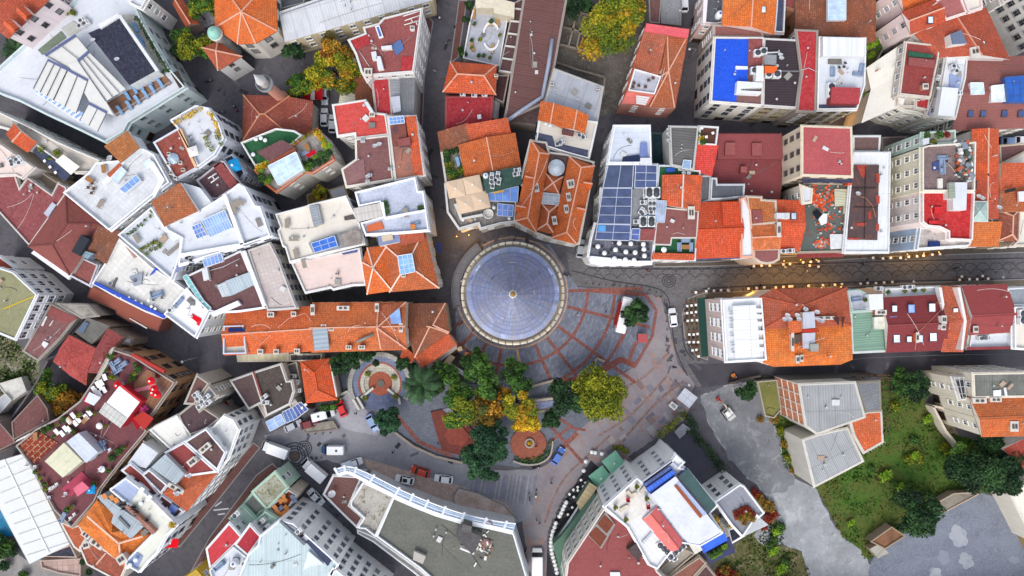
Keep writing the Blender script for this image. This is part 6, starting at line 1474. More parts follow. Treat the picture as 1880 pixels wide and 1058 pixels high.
for pts,nx,ny,cl in(([(1117,302),(1163,303),(1161,345),(1107,345)],2,1,'#39445f'),([(1167,303),(1206,304),(1205,346),(1165,345)],2,3,'#3d4a70'),([(1107,346),(1160,346),(1158,412),(1097,411)],2,4,'#3a4666'),([(1097,412),(1158,413),(1156,442),(1093,440)],2,2,'#3d4a70')):b.sky(pts,12.6,1.5,cl,'#c8cfdc',nx,ny,name='glass_roof',rough=.3)
b.sky([(1204,368),(1224,369),(1220,409),(1203,408)],12.7,1.2,'#8f9db4','#b9c0c8',4,2);b.blk('plant_well',[(1161,347),(1205,348),(1202,416),(1160,415)],12.5,13.1,MP('#e0e2e4'),GRY);b.blk(S49,[(1177,420),(1204,420),(1200,442),(1175,442)],12.5,14.2,MP('#d8d4d0'),MAR)
b.sky([(1160,420),(1175,420),(1173,442),(1158,440)],12.6,1.5,'#46568a','#c8cfdc',1,2)
many(S23,[(1190,352,0,.9),(1190,358,0,.9),(1203,352,0,.9),(1203,358,0,.9),(1179,405,0,.9),(1194,405,0,.9),(1179,411,0,.9),(1194,411,0,.9)],13.1,'round fan units in plant well by glass roofs',S26,'plant well fan units')
many(S3,[(1192,372,90),(1192,382,90),(1199,372,90),(1199,382,90),(1180,373,0),(1196,391,0),(1168,408,0),(1180,393,30),(1176,388,60)],13.1,'white air conditioners in plant well by glass roofs',S5,'plant well units');b.pipe([(1180,395),(1200,398),(1200,388)],13.4,.2,'#a9c4dc');b.pipe([(1181,345),(1183,372)],13.3,.2)
b.sl(S10,[(1085,470),(1172,479),(1196,479),(1196,485),(1100,487),(1080,478)],12.5,MP(S66),.7);b.sl(S31,[(1099,414),(1112,414),(1112,425),(1098,425)],14.15,PM('#5aa0dc'),.05)
tb=[(1097,453),(1109,465),(1127,460),(1127,475),(1146,475),(1147,462),(1136,447),(1157,448),(1180,449),(1128,459),(1149,463),(1165,464),(1180,458),(1181,470),(1163,478),(1145,477),(1115,447)]
many('round_bigger',[(1097,453),(1109,465),(1127,475),(1129,459),(1136,447),(1148,463),(1147,477),(1157,448),(1165,464),(1163,478),(1180,449),(1181,458),(1182,470)],12.5,'white round tables on the corner roof terrace',S16,'round tables of the corner terrace')
k=[]
for u,v in[(1097,453),(1109,465),(1127,475),(1129,459),(1136,447),(1148,463),(1147,477),(1157,448),(1165,464),(1163,478),(1180,449),(1181,458),(1182,470)]:k+=[(u-8,v,-90),(u+8,v,90)]
for u,v,a in k:inst(S18,W(u,v,12.5),R(a+180),'dark chair beside a white round table on the corner terrace',S24,'chairs of the corner terrace',1.15)
b=B('building with grey ribbed roof and glass hatch left of the big maroon roof',[(1230,232),(1282,233),(1275,311),(1230,303)],S0,S0,'#c4c4c0')
b.vol(14,[(1229,232),(1282,233),(1273,312),(1232,304)],S1,MC('#6c6a68',dirt=.7),par=.35,pc='#b8b8b4',win=0);b.sky([(1255,294),(1269,295),(1267,311),(1252,309)],14.2,.4,'#7f98b4',nx=1,ny=1);many(S6,[(1226,242),(1225,250),(1226,262)],13,'satellite dishes on left edge of grey ribbed roof',S8,'dishes on grey ribbed roof')
b=B('building with tiny planted roof terrace and bright red sloping roof',[(1282,232),(1318,234),(1305,320),(1272,311)],S0,S0,'#d0cdca')
b.vol(13.5,[(1283,232),(1318,234),(1314,268),(1281,266)],S1,M(S55,'#5c3a30'),par=.6,pc='#dcdcda',win=0);b.vol(13,[(1280,267),(1314,270),(1305,321),(1271,311)],S12,MT('#e03c2c',age=.1),.8,axis=2,win=0)
many(S38,[(1295,253,10),(1307,246,20),(1287,237,10)],13.6,'white tables on the tiny planted roof terrace',S16,'tiny terrace tables');many([S9,S41],[(1286,256,0,.9),(1290,262,0,1.),(1284,247,0,.6)],13.6,'bushes on the tiny planted roof terrace',S15,'tiny terrace bushes')
b=B('large low hall with dark maroon metal roof and two box vents',[(1316,246),(1434,246),(1428,365),(1306,338)],'hall','hall','#7c4a48')
b.vol(9,[(1318,246),(1434,246),(1440,292),(1430,366),(1392,362),(1368,360),(1367,338),(1314,336),(1306,320)],S1,MM('#803c3e',dirt=.15,seam=.55,sk=.35),par=.12,win=0)
for pts in([(1332,262),(1350,262),(1350,285),(1331,285)],[(1381,263),(1399,263),(1399,286),(1381,286)],[(1360,306),(1371,306),(1371,317),(1360,317)]):b.blk('roof_vent',pts,9,10.2,MP('#8a4848'),MAR2)
b.blk('roof_step',[(1318,246),(1434,246),(1438,292),(1318,292)],9,9.5,MP('#8a4446'),MM('#8c4547',dirt=.15,seam=.55,sk=.35))
b=B('building with speckled orange roof, maroon lower roof and green turf terraces',[(1208,303),(1285,310),(1275,478),(1198,478)],S0,S0,'#cfc8c0')
b.vol(12.5,[(1208,304),(1246,305),(1247,312),(1285,314),(1284,330),(1276,478),(1197,476),(1201,440),(1205,350)],S1,TURF,par=.6,pc='#d4d8de',win=(2.2,3.1,1,1.6))
b.vol(13.5,[(1218,324),(1287,325),(1283,386),(1217,374)],S20,MT('#e8582a',age=.75),1.,axis=1,win=0,base=12,ridge='#d8cfc4');b.vol(13.5,[(1223,381),(1283,387),(1280,438),(1234,438),(1232,451),(1200,450),(1204,411)],S1,MM('#84504c',seam=2.,dirt=.2),par=.08,win=0,base=12);b.sl('roof_edge',[(1199,464),(1275,466),(1274,478),(1197,476)],12.7,TO2,.9)
b.sl(S31,[(1224,308),(1239,308),(1239,316),(1223,316)],12.6,PM('#2456b0'),.3);many(S29,[(1254,319),(1263,319),(1217,459,0,1.3)],12.6,'white round tables on turf by the speckled roof',S16,'turf terrace tables');inst(S45,W(1257,454,12.6),R(90),'brown table between white sofas on the lower green turf',S16);many(S34,[(1246,454,90),(1268,454,-90),(1258,442,180)],12.6,'white sofas round the brown table on lower green turf',S34,'white turf sofas')
b.chim(1269,391,14.2,1.2,2.2,.3,0,'#5a5450')
b=B('dark grey flat roof terrace with pale L shaped parapets below maroon hall',[(1286,322),(1314,338),(1366,363),(1284,372)],S0,S0,'#b8bcc2')
b.vol(11.5,[(1286,323),(1305,323),(1303,368),(1284,374)],S1,MM('#5f6166'),par=.3,win=0);b.vol(12,[(1305,327),(1315,328),(1316,339),(1366,339),(1365,362),(1330,366),(1303,367)],S1,MV('#5c6068',s=1.2,mort=.8,var=.06),par=.5,pc='#c4c6ca',win=0)
b=B('house with broad clean red orange tiled roof above the cafe street',[(1285,375),(1357,370),(1360,470),(1276,473)],S4,S4,'#dcdcdc')
b.vol(12.5,[(1285,374),(1358,371),(1360,470),(1276,473)],S20,MT('#e2481c',age=.15),1.6,axis=0,win=(2.2,3.1,1,1.6),ridge='#c8502c');b.sl('gutter',[(1276,472),(1360,469),(1361,475),(1275,477)],12.,M(S17,'#3a4a7a'),.2);b.blk('roof_step',[(1326,371),(1358,371),(1360,412),(1328,414)],12.5,14.3,MP('#c05030'),MT('#d8441c',age=.15))
b=B('white narrow roof strip between red orange roof and speckled orange roof',[(1358,365),(1375,385),(1382,472),(1361,472)],S0,S0,'#dcdcd8')
b.vol(13.5,[(1359,366),(1367,362),(1378,388),(1383,472),(1361,473)],S1,WHT2,par=.3,win=(2.,3.1,1,1.5),wall='#dca890')
b=B('house with mottled orange roofs and rounded maroon bay over the cafe street',[(1371,361),(1424,364),(1430,455),(1383,457)],S4,S4,'#c8b8a8')
b.vol(13.5,[(1371,361),(1398,362),(1398,367),(1424,369),(1427,409),(1378,414)],S1,MT('#f0742a',age=.6),par=.1,win=0);b.sl(S2,[(1381,386),(1399,386),(1401,409),(1383,411)],13.6,MAR,.2)
b.vol(13.5,[(1380,417),(1428,414),(1430,455),(1383,457)],S20,MT('#ea6a2e',age=.85),1.,axis=0,win=0);c0=[(1383,458),(1431,457),(1430,476),(1420,482),(1408,484),(1396,482),(1384,474)];b.vol(13,c0,S1,MM('#8a5450',dirt=.2),par=.1,win=(1.6,3.1,.9,1.6));b.chim(1430,422,14,.7,2.6,1.,0,'#b8aca0')
b=B('house with plain red orange roof and white dormer box right of mottled roofs',[(1424,370),(1473,372),(1466,459),(1433,458)],S4,S4,'#d0ccc8')
b.vol(12.5,[(1425,369),(1474,371),(1473,413),(1429,413)],S12,MT('#e05028',age=.2),1.2,axis=0,win=0);b.vol(12.5,[(1430,414),(1473,414),(1466,459),(1433,459)],S12,MT('#e05028',age=.2),1.2,axis=2,win=(2,3.1,1,1.5));b.blk(S11,[(1426,391),(1450,391),(1450,402),(1427,401)],12.5,14.9,MP('#e0e2e4'),MC('#d4d8dc'));b.velux(1457,397,14.,col='#a8b8cc');many(S3,[(1437,462,0),(1449,461,0)],12.4,'units on front ledge of plain red orange roof',S5,'front ledge units')
b=B('tall cream apartment house with plain rose red roof and side windows',[(1472,231),(1563,234),(1565,324),(1472,322)],S32,S33,'#d8cbb4')
b.vol(19,[(1472,231),(1563,234),(1565,325),(1472,322)],S1,MM('#ac5052',dirt=.3,seam=.7,sk=.25),par=.12,win=(2.6,3.2,.9,1.5),fr='#6a6258');b.sl(S2,[(1472,322),(1565,325),(1565,336),(1474,335)],16,MM('#2f3450'),.2)
b=B('small cream lean-to block below the tall cream apartment house',[(1450,345),(1492,350),(1490,372),(1474,372)],'block','block','#dcd4c4');b.vol(14,[(1470,340),(1491,347),(1489,372),(1474,374)],S1,WHT,par=.3,win=(1.8,3,.8,1.3))
b=B('derelict flat roof strewn with broken orange tiles and grey green felt',[(1470,335),(1557,340),(1560,460),(1465,463)],'derelict building','derelict_building','#a89a8c')
b.vol(10.5,[(1474,336),(1562,338),(1566,395),(1560,462),(1466,464),(1473,374)],S1,MG('#4e5a56',c2='#5f6664',c3='#6f5648',sc=3,v=.5),par=.3,win=0);b.sl('corrugated_sheet',[(1532,347),(1567,347),(1563,393),(1548,393),(1549,378),(1533,379)],10.7,MC('#c8c6ac',dirt=.8),.3)
rb=MB();rg2=random.Random(3)
for _ in range(420):
 cx,cy,sx,sy=rg2.choice([(1504,372,12,11),(1508,447,13,8),(1530,360,30,18),(1538,446,12,7),(1490,355,14,14),(1520,410,34,34)])
 u,v=cx+rg2.gauss(0,.5)*sx,cy+rg2.gauss(0,.5)*sy
 p=W(min(1558,max(1477,u)),min(458,max(341,v)),10.55);rb.box(p,rg2.uniform(.25,.7),rg2.uniform(.2,.5),rg2.uniform(.04,.22),MP(rg2.choice(['#d0502c','#e2622e','#c04428','#b8b4ae','#8a8680'])),rg2.uniform(0,3))
o=b.part('roof_debris',rb);o['kind']='stuff'
b.sl('tarpaulin',[(1503,402),(1512,392),(1519,393),(1518,410),(1508,414)],10.9,MF('#dfe2e4'),.3);b.sl('tarpaulin',[(1493,392),(1500,385),(1508,392),(1502,404)],10.9,MF('#22242c'),.3);b.sl(S2,[(1524,430),(1556,430),(1556,456),(1525,458)],10.6,MM('#d8dadc',dirt=.5),.3);b.sl('gutter',[(1465,462),(1550,463),(1549,472),(1464,474)],8.5,MM('#8c3434'),.3)
b=B('building with wide white flat roof border around a sunken brown roof',[(1564,280),(1634,280),(1631,464),(1548,464)],S0,S0,'#dcdedf')
b.vol(11.5,[(1565,280),(1634,280),(1631,464),(1548,464)],S1,MM('#dde1e6',dirt=.15),par=.4,win=0);b.sl('sunken_roof',[(1563,303),(1614,303),(1611,441),(1557,440)],11.55,MG('#544444',c2='#4a3a3c',c3='#6f4a40',sc=2.2,v=.4),.3)
for pts in([(1572,303),(1592,303),(1586,328),(1580,322)],[(1572,410),(1592,408),(1588,416),(1574,415)],[(1594,388),(1600,388),(1600,402),(1594,402)],[(1608,318),(1615,320),(1615,336),(1609,336)],[(1608,358),(1615,360),(1615,374),(1609,374)],[(1608,410),(1614,412),(1614,424),(1608,424)],[(1557,436),(1578,437),(1576,441),(1556,440)]):b.sl(S2,pts,11.9,MM('#a03c2e'),.1)
for pts in([(1565,345),(1610,345),(1610,346),(1565,346)],[(1568,380),(1612,381),(1612,382),(1568,381)],[(1590,305),(1588,438),(1587,438),(1589,305)]):b.sl('roof_ridge',pts,11.86,MM('#3a2e30'),.25)
b.pipe([(1572,358),(1590,364),(1602,378),(1608,400)],11.9,.07,'#a0705a');b.blk('chimney',[(1556,322),(1565,322),(1565,339),(1556,339)],11,13,MP('#c0502e'),MP('#d0582e'));inst(S6,W(1571,358,11.9),0,'dish with orange base on the sunken brown roof',S8)
b.vol(10.5,[(1566,250),(1616,250),(1614,279),(1566,279)],S1,MM('#6f5552'),par=.1,win=0)
b=B('tall cream facade building with air conditioners, right side, above the cafe street',[(1680,272),(1783,265),(1780,352),(1680,352)],S32,S33,'#dcd4bc')
b.vol(19,[(1690,272),(1702,268),(1788,262),(1786,352),(1690,352)],S1,MM('#7d6866',dirt=.5),par=.7,pc='#dcd8cc',win=(2.5,3.2,1.,1.5),fr='#f0ece0')
b=B('pale green facade building at the top of the cream facade row',[(1690,248),(1745,246),(1745,270),(1690,272)],S32,S33,'#b8cdc0');b.vol(18.5,[(1692,244),(1752,240),(1752,263),(1700,267),(1690,270)],S1,MM('#a09a98',dirt=.5),par=.5,win=(2.5,3.2,1.,1.5));many([S9,S58,S19],[(1700,250),(1722,250,0,1.2),(1735,248),(1712,262,0,.8),(1702,268,0,.8)],18.5,'roof plants on the pale green facade building',S15,'pale green roof plants')
b.sl(S31,[(1694,255),(1706,253),(1706,264),(1695,266)],18.6,MM('#c8ccd0'),.8)
b=B('pale pink facade building with vivid red roof terrace above the cafe street',[(1690,352),(1783,352),(1780,440),(1697,416)],S32,S33,'#e0d2cc')
b.vol(18,[(1690,353),(1786,353),(1782,442),(1738,440),(1738,426),(1722,418),(1700,416),(1690,408)],S1,MM('#b81f22',dirt=.45),par=.7,pc='#e2d8d4',win=(2.5,3.2,.9,1.5))
b.blk(S49,[(1744,335),(1776,335),(1774,386),(1750,386),(1750,365),(1743,365)],17,20,MP('#d8d8d6'),WHT);b.sl('corrugated_sheet',[(1742,335),(1753,335),(1754,364),(1742,365)],20.1,MC('#9aa494'),.2);b.sl(S31,[(1712,298),(1728,294),(1730,312),(1712,314)],19.1,MM('#3b4a80'),.1);b.sl(S31,[(1722,328),(1731,328),(1731,346),(1722,346)],19.1,MM(S64),.4);many(S34,[(1727,302,90),(1728,312,90),(1728,290,0)],19.1,'beige sofas on the brown terrace above the red roof',S34,'beige sofas')
for pts in([(1716,380),(1731,380),(1730,392),(1716,392)],[(1706,405),(1726,405),(1724,411),(1706,411)]):b.blk('roof_step',pts,18,18.6,MP('#b01c22'),MM('#c81e24'))
rb=MB()
for _ in range(110):
 u,v=rg2.uniform(1755,1782),rg2.uniform(262,332);p=W(u,v,19.1);rb.box(p,rg2.uniform(.3,1.4),rg2.uniform(.3,1.),rg2.uniform(.1,.8),MP(rg2.choice(['#c8c8c6','#8a8680','#b05a3c','#5f5a58','#e0e0de','#7f8a94','#3f4f44'])),rg2.uniform(0,3))
o=b.part('roof_clutter',rb);o['kind']='stuff';b.wm=MP('#dcd4bc')
b=B('pale blue facade building with terrace at the right of the cafe street',[(1690,416),(1740,425),(1738,452),(1684,455)],S32,S33,'#a9c0d8')
b.vol(14.5,[(1686,417),(1700,418),(1738,428),(1780,444),(1776,452),(1680,458)],S1,MG('#c8c6c4',c2='#7a6a66',sc=3),par=.7,pc='#dcdcda',win=(2.4,3.1,1.,1.6));b.sl(S31,[(1706,443),(1726,443),(1726,455),(1705,455)],14.6,MF('#26386c'),.4)
b=B('building with long mottled orange roof strip and pyramid glass lantern',[(1785,256),(1831,255),(1831,449),(1777,450)],S0,S0,'#d9d4cc')
b.vol(14.5,[(1786,240),(1831,240),(1831,322),(1784,322)],S20,TO2,1.,axis=1,win=0);b.vol(14.5,[(1784,323),(1831,323),(1831,400),(1782,400)],S20,MT('#d8502c',age=.45),1.,axis=1,win=0);b.vol(14,[(1779,411),(1829,411),(1831,450),(1777,451)],S12,MT('#ee6c24',age=.3),1.4,axis=2,win=(2.2,3.1,1,1.6));b.blk(S11,[(1776,330),(1794,331),(1793,349),(1776,348)],14.5,16.2,MP('#b8b8b4'),MX('#2a2c34'))
c=W(1799,388,16);mb=MB();q=[W(u,v,15.9)for u,v in((1784,370),(1813,370),(1813,407),(1783,407))];ap=W(1799,388,17.4)
q=ccw(q)
for i in range(4):
 mb.face([q[i],q[(i+1)%4],ap],MX('#8ca49c',rough=.35));mb.bar(q[i],ap,.1,.1,PM('#cdd8d8'));mb.bar((q[i]+q[(i+1)%4])/2,ap,.07,.07,PM('#cdd8d8'));mb.bar(q[i],q[(i+1)%4],.14,.14,PM('#cdd8d8'))
b.part('glass_lantern',mb);many(S6,[(1791,363),(1797,366),(1828,383)],15.5,'white dishes beside the pyramid glass lantern',S8,'dishes by lantern')
b=B('building with patched orange roofs and dark gaps at the right edge',[(1834,304),(1885,303),(1890,385),(1836,440)],S0,S0,'#cfc4b4')
b.vol(12.5,[(1834,304),(1888,303),(1890,341),(1838,346)],S12,TO2,1.2,axis=2,win=0);b.vol(12.5,[(1838,347),(1900,341),(1900,386),(1836,388)],S12,MT('#e06632',age=.6),1.,axis=0,win=0);b.vol(12,[(1836,389),(1868,389),(1866,441),(1834,440)],'hip',MT('#b84c30',age=.5),1.3,axis=1,hip=.2,win=(2,3,1,1.5));b.vol(12,[(1869,388),(1905,388),(1905,450),(1856,452),(1867,441)],S1,CRM,par=.5,win=(2,3,1,1.5));b.sl(S2,[(1870,352),(1890,351),(1890,370),(1871,370)],13.6,MP('#dcdcde'),.4);b.sl(S2,[(1845,349),(1864,344),(1866,350),(1846,355)],13.7,MP('#2f2a2c'),.1)
b=B('maroon sheet roofed block with beige wall below the upper right street',[(1832,265),(1890,262),(1890,300),(1836,302)],S0,S0,'#cfc0a8');b.vol(9,[(1834,268),(1900,262),(1900,284),(1836,300)],S1,MM('#7d5654'),par=.2,win=0);b.vol(10,[(1840,300),(1880,280),(1900,283),(1900,303)],S1,CRM,par=.1,win=0)
b=B('brown sheet roof between tall rose roof and pale green facade building',[(1566,250),(1680,245),(1680,262),(1620,275)],S12,S12,'#8a7a74');b.vol(5,[(1618,252),(1668,250),(1640,275),(1618,276)],S1,MM('#5a4a4a'),par=.1,win=0)
# --- row south of the cafe street
b=B('white end house with louvred roof and pale pink window facade facing the square',[(1324,548),(1397,547),(1406,660),(1333,664)],'corner house','corner_house','#dcc9c2')
b.vol(12.5,[(1325,551),(1397,547),(1406,661),(1332,665)],S1,WHT2,par=.6,pc='#f0f2f4',win=(2.5,3.1,1.5,1.8),fr='#f2f4f6');b.blk('louvre_roof',[(1346,562),(1388,560),(1396,655),(1350,658)],12.5,13.6,MP(S68),MC('#eef0f0',step=.7,dirt=.9));b.sl('sill_band',[(1301,553),(1305,552),(1312,662),(1308,662)],5,MP('#dfe3e8'),.1)if False else None
many(S67,[(1390,570,90),(1391,581,90),(1391,594,90),(1393,610,90),(1393,627,90),(1394,641,90)],12.6,'white roof units right of the louvred white roof','roof unit','white roof units');many('chair_white',[(1340,575),(1341,588),(1341,600),(1342,615),(1343,632),(1344,645)],12.6,'white chairs on the left ledge of louvred white roof',S24,'white ledge chairs',sc=1.2)
b=B('broad house with orange hipped roof crowded with dishes and chimneys',[(1396,546),(1555,535),(1564,658),(1404,666)],S4,S4,'#d4cfc8')
b.vol(12.5,[(1397,546),(1421,533),(1553,531),(1560,596),(1400,604)],'hip',MT('#d85028',age=.3),1.9,axis=0,hip=.3,win=0,ridge='#b0543a');b.vol(12.5,[(1400,605),(1560,597),(1564,659),(1543,668),(1421,672),(1404,666)],'pyr',MT('#f07028',age=.4),1.3,win=(2.4,3,1,1.5),over=.2,ridge=None)
b.blk(S11,[(1474,574),(1495,572),(1497,602),(1475,604)],13,15.4,MP('#c4b8b0'),LGR);b.blk(S11,[(1473,612),(1497,611),(1496,640),(1474,640)],13,14.6,MP('#b86a4c'),LGR);b.blk(S11,[(1487,632),(1503,631),(1503,645),(1489,646)],13,15.2,MP('#8a8a82'),MM('#9a9c94'));b.sl(S2,[(1474,604),(1503,604),(1503,610),(1474,611)],14.2,MP('#b03428'),.4);b.sl(S2,[(1446,590),(1472,588),(1473,610),(1449,612)],14.2,MT('#e8622c',age=.6),.4);b.sl(S2,[(1456,615),(1472,614),(1474,622),(1464,632),(1457,630)],14.,MP('#5a4a40'),.1)
many(S6,[(1442,580),(1437,587),(1446,587),(1460,580),(1463,587),(1475,569),(1496,574),(1499,588),(1505,590)],14,'white dishes on the broad orange hipped roof',S8,'dishes on broad orange roof',sc=1.)
for u,v,w_,d_ in((1455,628,.5,3.2),(1472,658,.6,1.2),(1464,660,.6,1.4),(1512,584,3.6,.6)):b.chim(u,v,13.3,w_,d_,.8,0,'#cbb8a8')
for pts in([(1528,583),(1541,582),(1540,598)],[(1545,582),(1552,581),(1546,604)]):b.sl(S2,pts,14.2,MP('#4a2c26'),.1)
b=B('house with sage green metal roof and blue grey roof terrace',[(1564,572),(1621,569),(1629,645),(1565,648)],S4,S4,'#c8ccc8')
b.vol(12,[(1562,573),(1623,569),(1629,645),(1565,648)],S1,MC('#7fa08c',dirt=.85,step=.5),par=.06,win=0);b.vol(12.5,[(1554,534),(1575,532),(1594,541),(1596,570),(1562,573)],S1,LGR,par=.6,pc='#a8bcb4',win=(2,3,1,1.5));b.blk(S49,[(1595,541),(1621,540),(1622,568),(1597,570)],11,14.5,MP('#e2e4e4'),WHT2);b.sky([(1605,583),(1626,582),(1628,604),(1606,604)],12.1,.8,'#c4c4b4','#d8d8cc',3,2);b.chim(1617,574,12.5,2.,.9,.9,0,'#b0604c');inst(S6,W(1613,574,12.5),0,'white dish beside the brick chimney on sage green roof',S8);inst(S34,W(1571,550,12.6),.1,'grey sofa on the blue grey terrace above sage roof',S34);inst(S48,W(1585,551,12.6),0,'round potted plant on the blue grey terrace above sage roof',S36);b.rail([(1562,568),(1596,565)],12.6)
b=B('house with dark maroon gabled roof and eight roof windows',[(1621,548),(1726,543),(1735,641),(1629,645)],S4,S4,'#d2cdc8')
b.vol(12.5,[(1621,549),(1727,543),(1735,641),(1629,645)],S20,MM('#7a2e30',dirt=.15,seam=.6,sk=.4),1.6,axis=0,win=0,ridge='#8a4440')
for u,v,w_,l_,cl in((1642,567,.9,1.2,'#dfe9f4'),(1673,567,1.2,1.6,'#7f98d8'),(1711,565,1.2,1.6,'#e4ecf4'),(1640,588,1.5,1.5,'#6f8ad4'),(1646,622,1.2,1.5,'#c8d8ec'),(1669,623,.9,1.1,'#c4d4ea'),(1689,622,1.,1.4,'#c4d4ea'),(1713,619,1.3,1.6,'#e4ecf4')):b.velux(u,v,13.5,w_,l_,.02,cl)
b.chim(1732,601,14,.8,1.,1.,0,'#e8e4e0');b.chim(1733,587,14,.9,1.4,1.,0,'#e8e4e0');b.chim(1684,620,13.5,.5,1.8,1.,0,'#d8683c');b.pipe([(1680,643),(1684,612),(1712,585),(1730,567)],14,.06,'#c07a64');b.vol(11,[(1622,530),(1726,526),(1727,541),(1622,546)],S1,WHT,par=.8,pc='#e4e4e0',win=(2.2,3,1,1.6));many([S48,S57],[(1626,537),(1658,535),(1675,534),(1692,533)],11.1,'pot plants on white ledge above maroon roof',S36,'white ledge pots');many(S3,[(1668,527,0),(1658,528,0),(1610,530,0)],11,'units on the white ledge above the dark maroon roof',S5,'white ledge units')
b=B('narrow house with mottled orange gabled roof between white firewalls',[(1730,528),(1758,528),(1766,644),(1731,644)],S4,S4,'#dcd6d0')
b.vol(12.5,[(1730,528),(1758,528),(1770,588),(1732,590)],S12,MT('#c85634',age=.5),1.6,axis=0,win=0);b.vol(12.5,[(1733,591),(1770,589),(1766,644),(1731,644)],S12,MT('#c85634',age=.5),1.6,axis=2,win=0);b.velux(1754,572,13.5,col='#e8eef4');b.sl('firewall',[(1758,528),(1763,528),(1775,590),(1768,643),(1764,643),(1770,588)],12.5,MP('#e4dcd8'),1.8);b.sl('firewall',[(1724,528),(1729,528),(1734,560),(1731,570)],12.5,MP('#e4e0dc'),1.4)
b=B('house with smooth maroon folded roof and white roof terrace',[(1768,526),(1846,524),(1856,574),(1856,640),(1775,642)],S4,S4,'#dcd8d4')
b.vol(12.5,[(1768,527),(1846,524),(1857,576),(1780,580)],S12,MM('#8a3c3c',dirt=.08,seam=.5,sk=.3),1.3,axis=0,win=(2.2,3,1,1.5));b.vol(12.5,[(1780,581),(1857,577),(1856,608),(1781,613)],S12,MM('#914040',dirt=.08,seam=.5,sk=.3),1.3,axis=2,win=0);b.vol(11.5,[(1780,614),(1856,609),(1854,638),(1776,641)],S1,WHT,par=.6,win=0);b.sl('roof_edge',[(1776,638),(1856,636),(1856,641),(1775,643)],12.2,MM('#8a3034'),.2);many(S3,[(1801,620,0),(1806,620,0),(1798,621,0)],11.6,'units on white terrace below folded maroon roof',S5,'folded roof units');b.chim(1791,605,12.8,.9,1.2,.8,0,'#7a3434')
b=B('white and grey building at the right end of the southern row',[(1848,530),(1890,528),(1890,642),(1858,640)],S0,S0,'#d8dadc');b.vol(12.5,[(1848,530),(1905,526),(1905,560),(1852,561)],S1,MM('#8a9298'),par=.3,win=(2.2,3,1,1.5));b.vol(13,[(1858,564),(1905,562),(1905,643),(1859,640)],S1,CRM,par=.7,pc='#ececea',win=0);many(S23,[(1871,576),(1871,588)],13.1,'white fan units on cream roof at right end',S26,'right end fan units')
b=B('derelict house with grey corrugated roofs, brick side wall and rusty scaffold',[(1467,706),(1569,702),(1585,847),(1495,894)],'derelict house','derelict_house','#c8c4ba')
b.vol(13.5,[(1467,706),(1570,702),(1588,766),(1500,797),(1479,782)],S1,MC('#a2a3a4',dirt=.8),par=.06,win=0);b.vol(11,[(1474,808),(1503,798),(1556,786),(1585,847),(1495,894)],S1,MC('#a6a8aa',dirt=.85,step=.4),par=.06,wall='#d0ccc2',win=0);b.vol(12.5,[(1571,703),(1615,700),(1617,754),(1590,756)],S1,CGD,par=.06,win=0,wall='#8a8278');b.vol(12,[(1560,770),(1592,757),(1618,755),(1621,812),(1586,832),(1568,800)],S12 if False else S1,MT('#ee6028',age=.6),par=.06,win=0)
sc=MB();rs=PM('#5f4438',rough=.8)
for k in range(9):
 v=694+k*13;p=W(1624,v,12.5);q=Vc((p.x,p.y,0));p2=Vc((p.x+1.2,p.y,0));
 for zz in(0,):sc.bar(q,q+Vc((0,0,13)),.09,.09,rs);sc.bar(p2,p2+Vc((0,0,13)),.09,.09,rs)
 for zz in(3,6,9,12):sc.bar(q+Vc((0,0,zz)),p2+Vc((0,0,zz)),.07,.07,rs)
for zz in(3,6,9,12):
 for dx in(0,1.2):a1=W(1624,694,12.5);a2=W(1624,798,12.5);sc.bar(Vc((a1.x+dx,a1.y,zz)),Vc((a2.x+dx,a2.y,zz)),.07,.07,rs)
b.part('scaffold',sc)
mb=MB();wf=MP('#ded6ca');bk_=MB()
A,D=W(1467,706,13.5),W(1479,782,13.5);A.z=D.z=0;n_=Vc((D.y-A.y,-(D.x-A.x),0)).normalized();n_=n_ if n_.x<0 else-n_;n_*=.08
for k in range(5):p=A.lerp(D,k/4)+n_;mb.bar(p,p+Vc((0,0,13.3)),.25,.14,wf)
for zz in(1,4.4,7.6,10.6,13.2):mb.bar(A+n_+Vc((0,0,zz)),D+n_+Vc((0,0,zz)),.25,.14,wf)
bk_.face([A+n_*.5,D+n_*.5,D+n_*.5+Vc((0,0,13.4)),A+n_*.5+Vc((0,0,13.4))],M('brick','#d87844'));b.part('brick_wall',bk_);b.part('wall_frame',mb)
rs2=MB()
for k in range(14):u=1590+rg2.uniform(-50,30);v=690+rg2.uniform(-7,8);rs2.bar(W(u,v,9),W(u+rg2.uniform(10,36),v+rg2.uniform(-3,8),9),.12,.12,M(S55,'#6a4a38'))
for k in range(7):rs2.bar(W(1588+k*5,822+4-k*3.4,8),W(1596+k*5,832-k*3.,8),.1,.1,PM('#a89c84'))
b.part('timber_props',rs2);b.vol(7,[(1440,697),(1556,692),(1620,692),(1615,700),(1467,707)],S1,MC('#63666e',dirt=.8),par=.05,win=0,wall='#6f6c6a')
b=B('cream house with grey slate sheet roof, open patio and orange tiled wing at right',[(1750,690),(1890,684),(1890,797),(1782,799)],S4,S4,'#ddd4c2')
b.vol(14,[(1786,686),(1905,684),(1905,728),(1788,730)],S1,MC('#7f8078',dirt=.5),par=.1,win=(2.4,3.1,.9,1.5));b.vol(11,[(1747,693),(1786,690),(1788,730),(1760,735)],S1,MG('#4a4e58',c2='#2f323a',sc=3),par=.6,pc='#dcdad6',win=(3,3.1,.8,1.2));b.vol(13.5,[(1783,732),(1905,728),(1905,762),(1792,766)],S12,MT('#f06a22',age=.25),1.4,axis=0,win=(2.4,3.1,.8,1.3));b.vol(13.5,[(1793,767),(1905,763),(1905,798),(1804,800)],S12,MT('#e86424',age=.3),1.4,axis=2,win=(2.4,3.1,.8,1.3))
mb=MB()
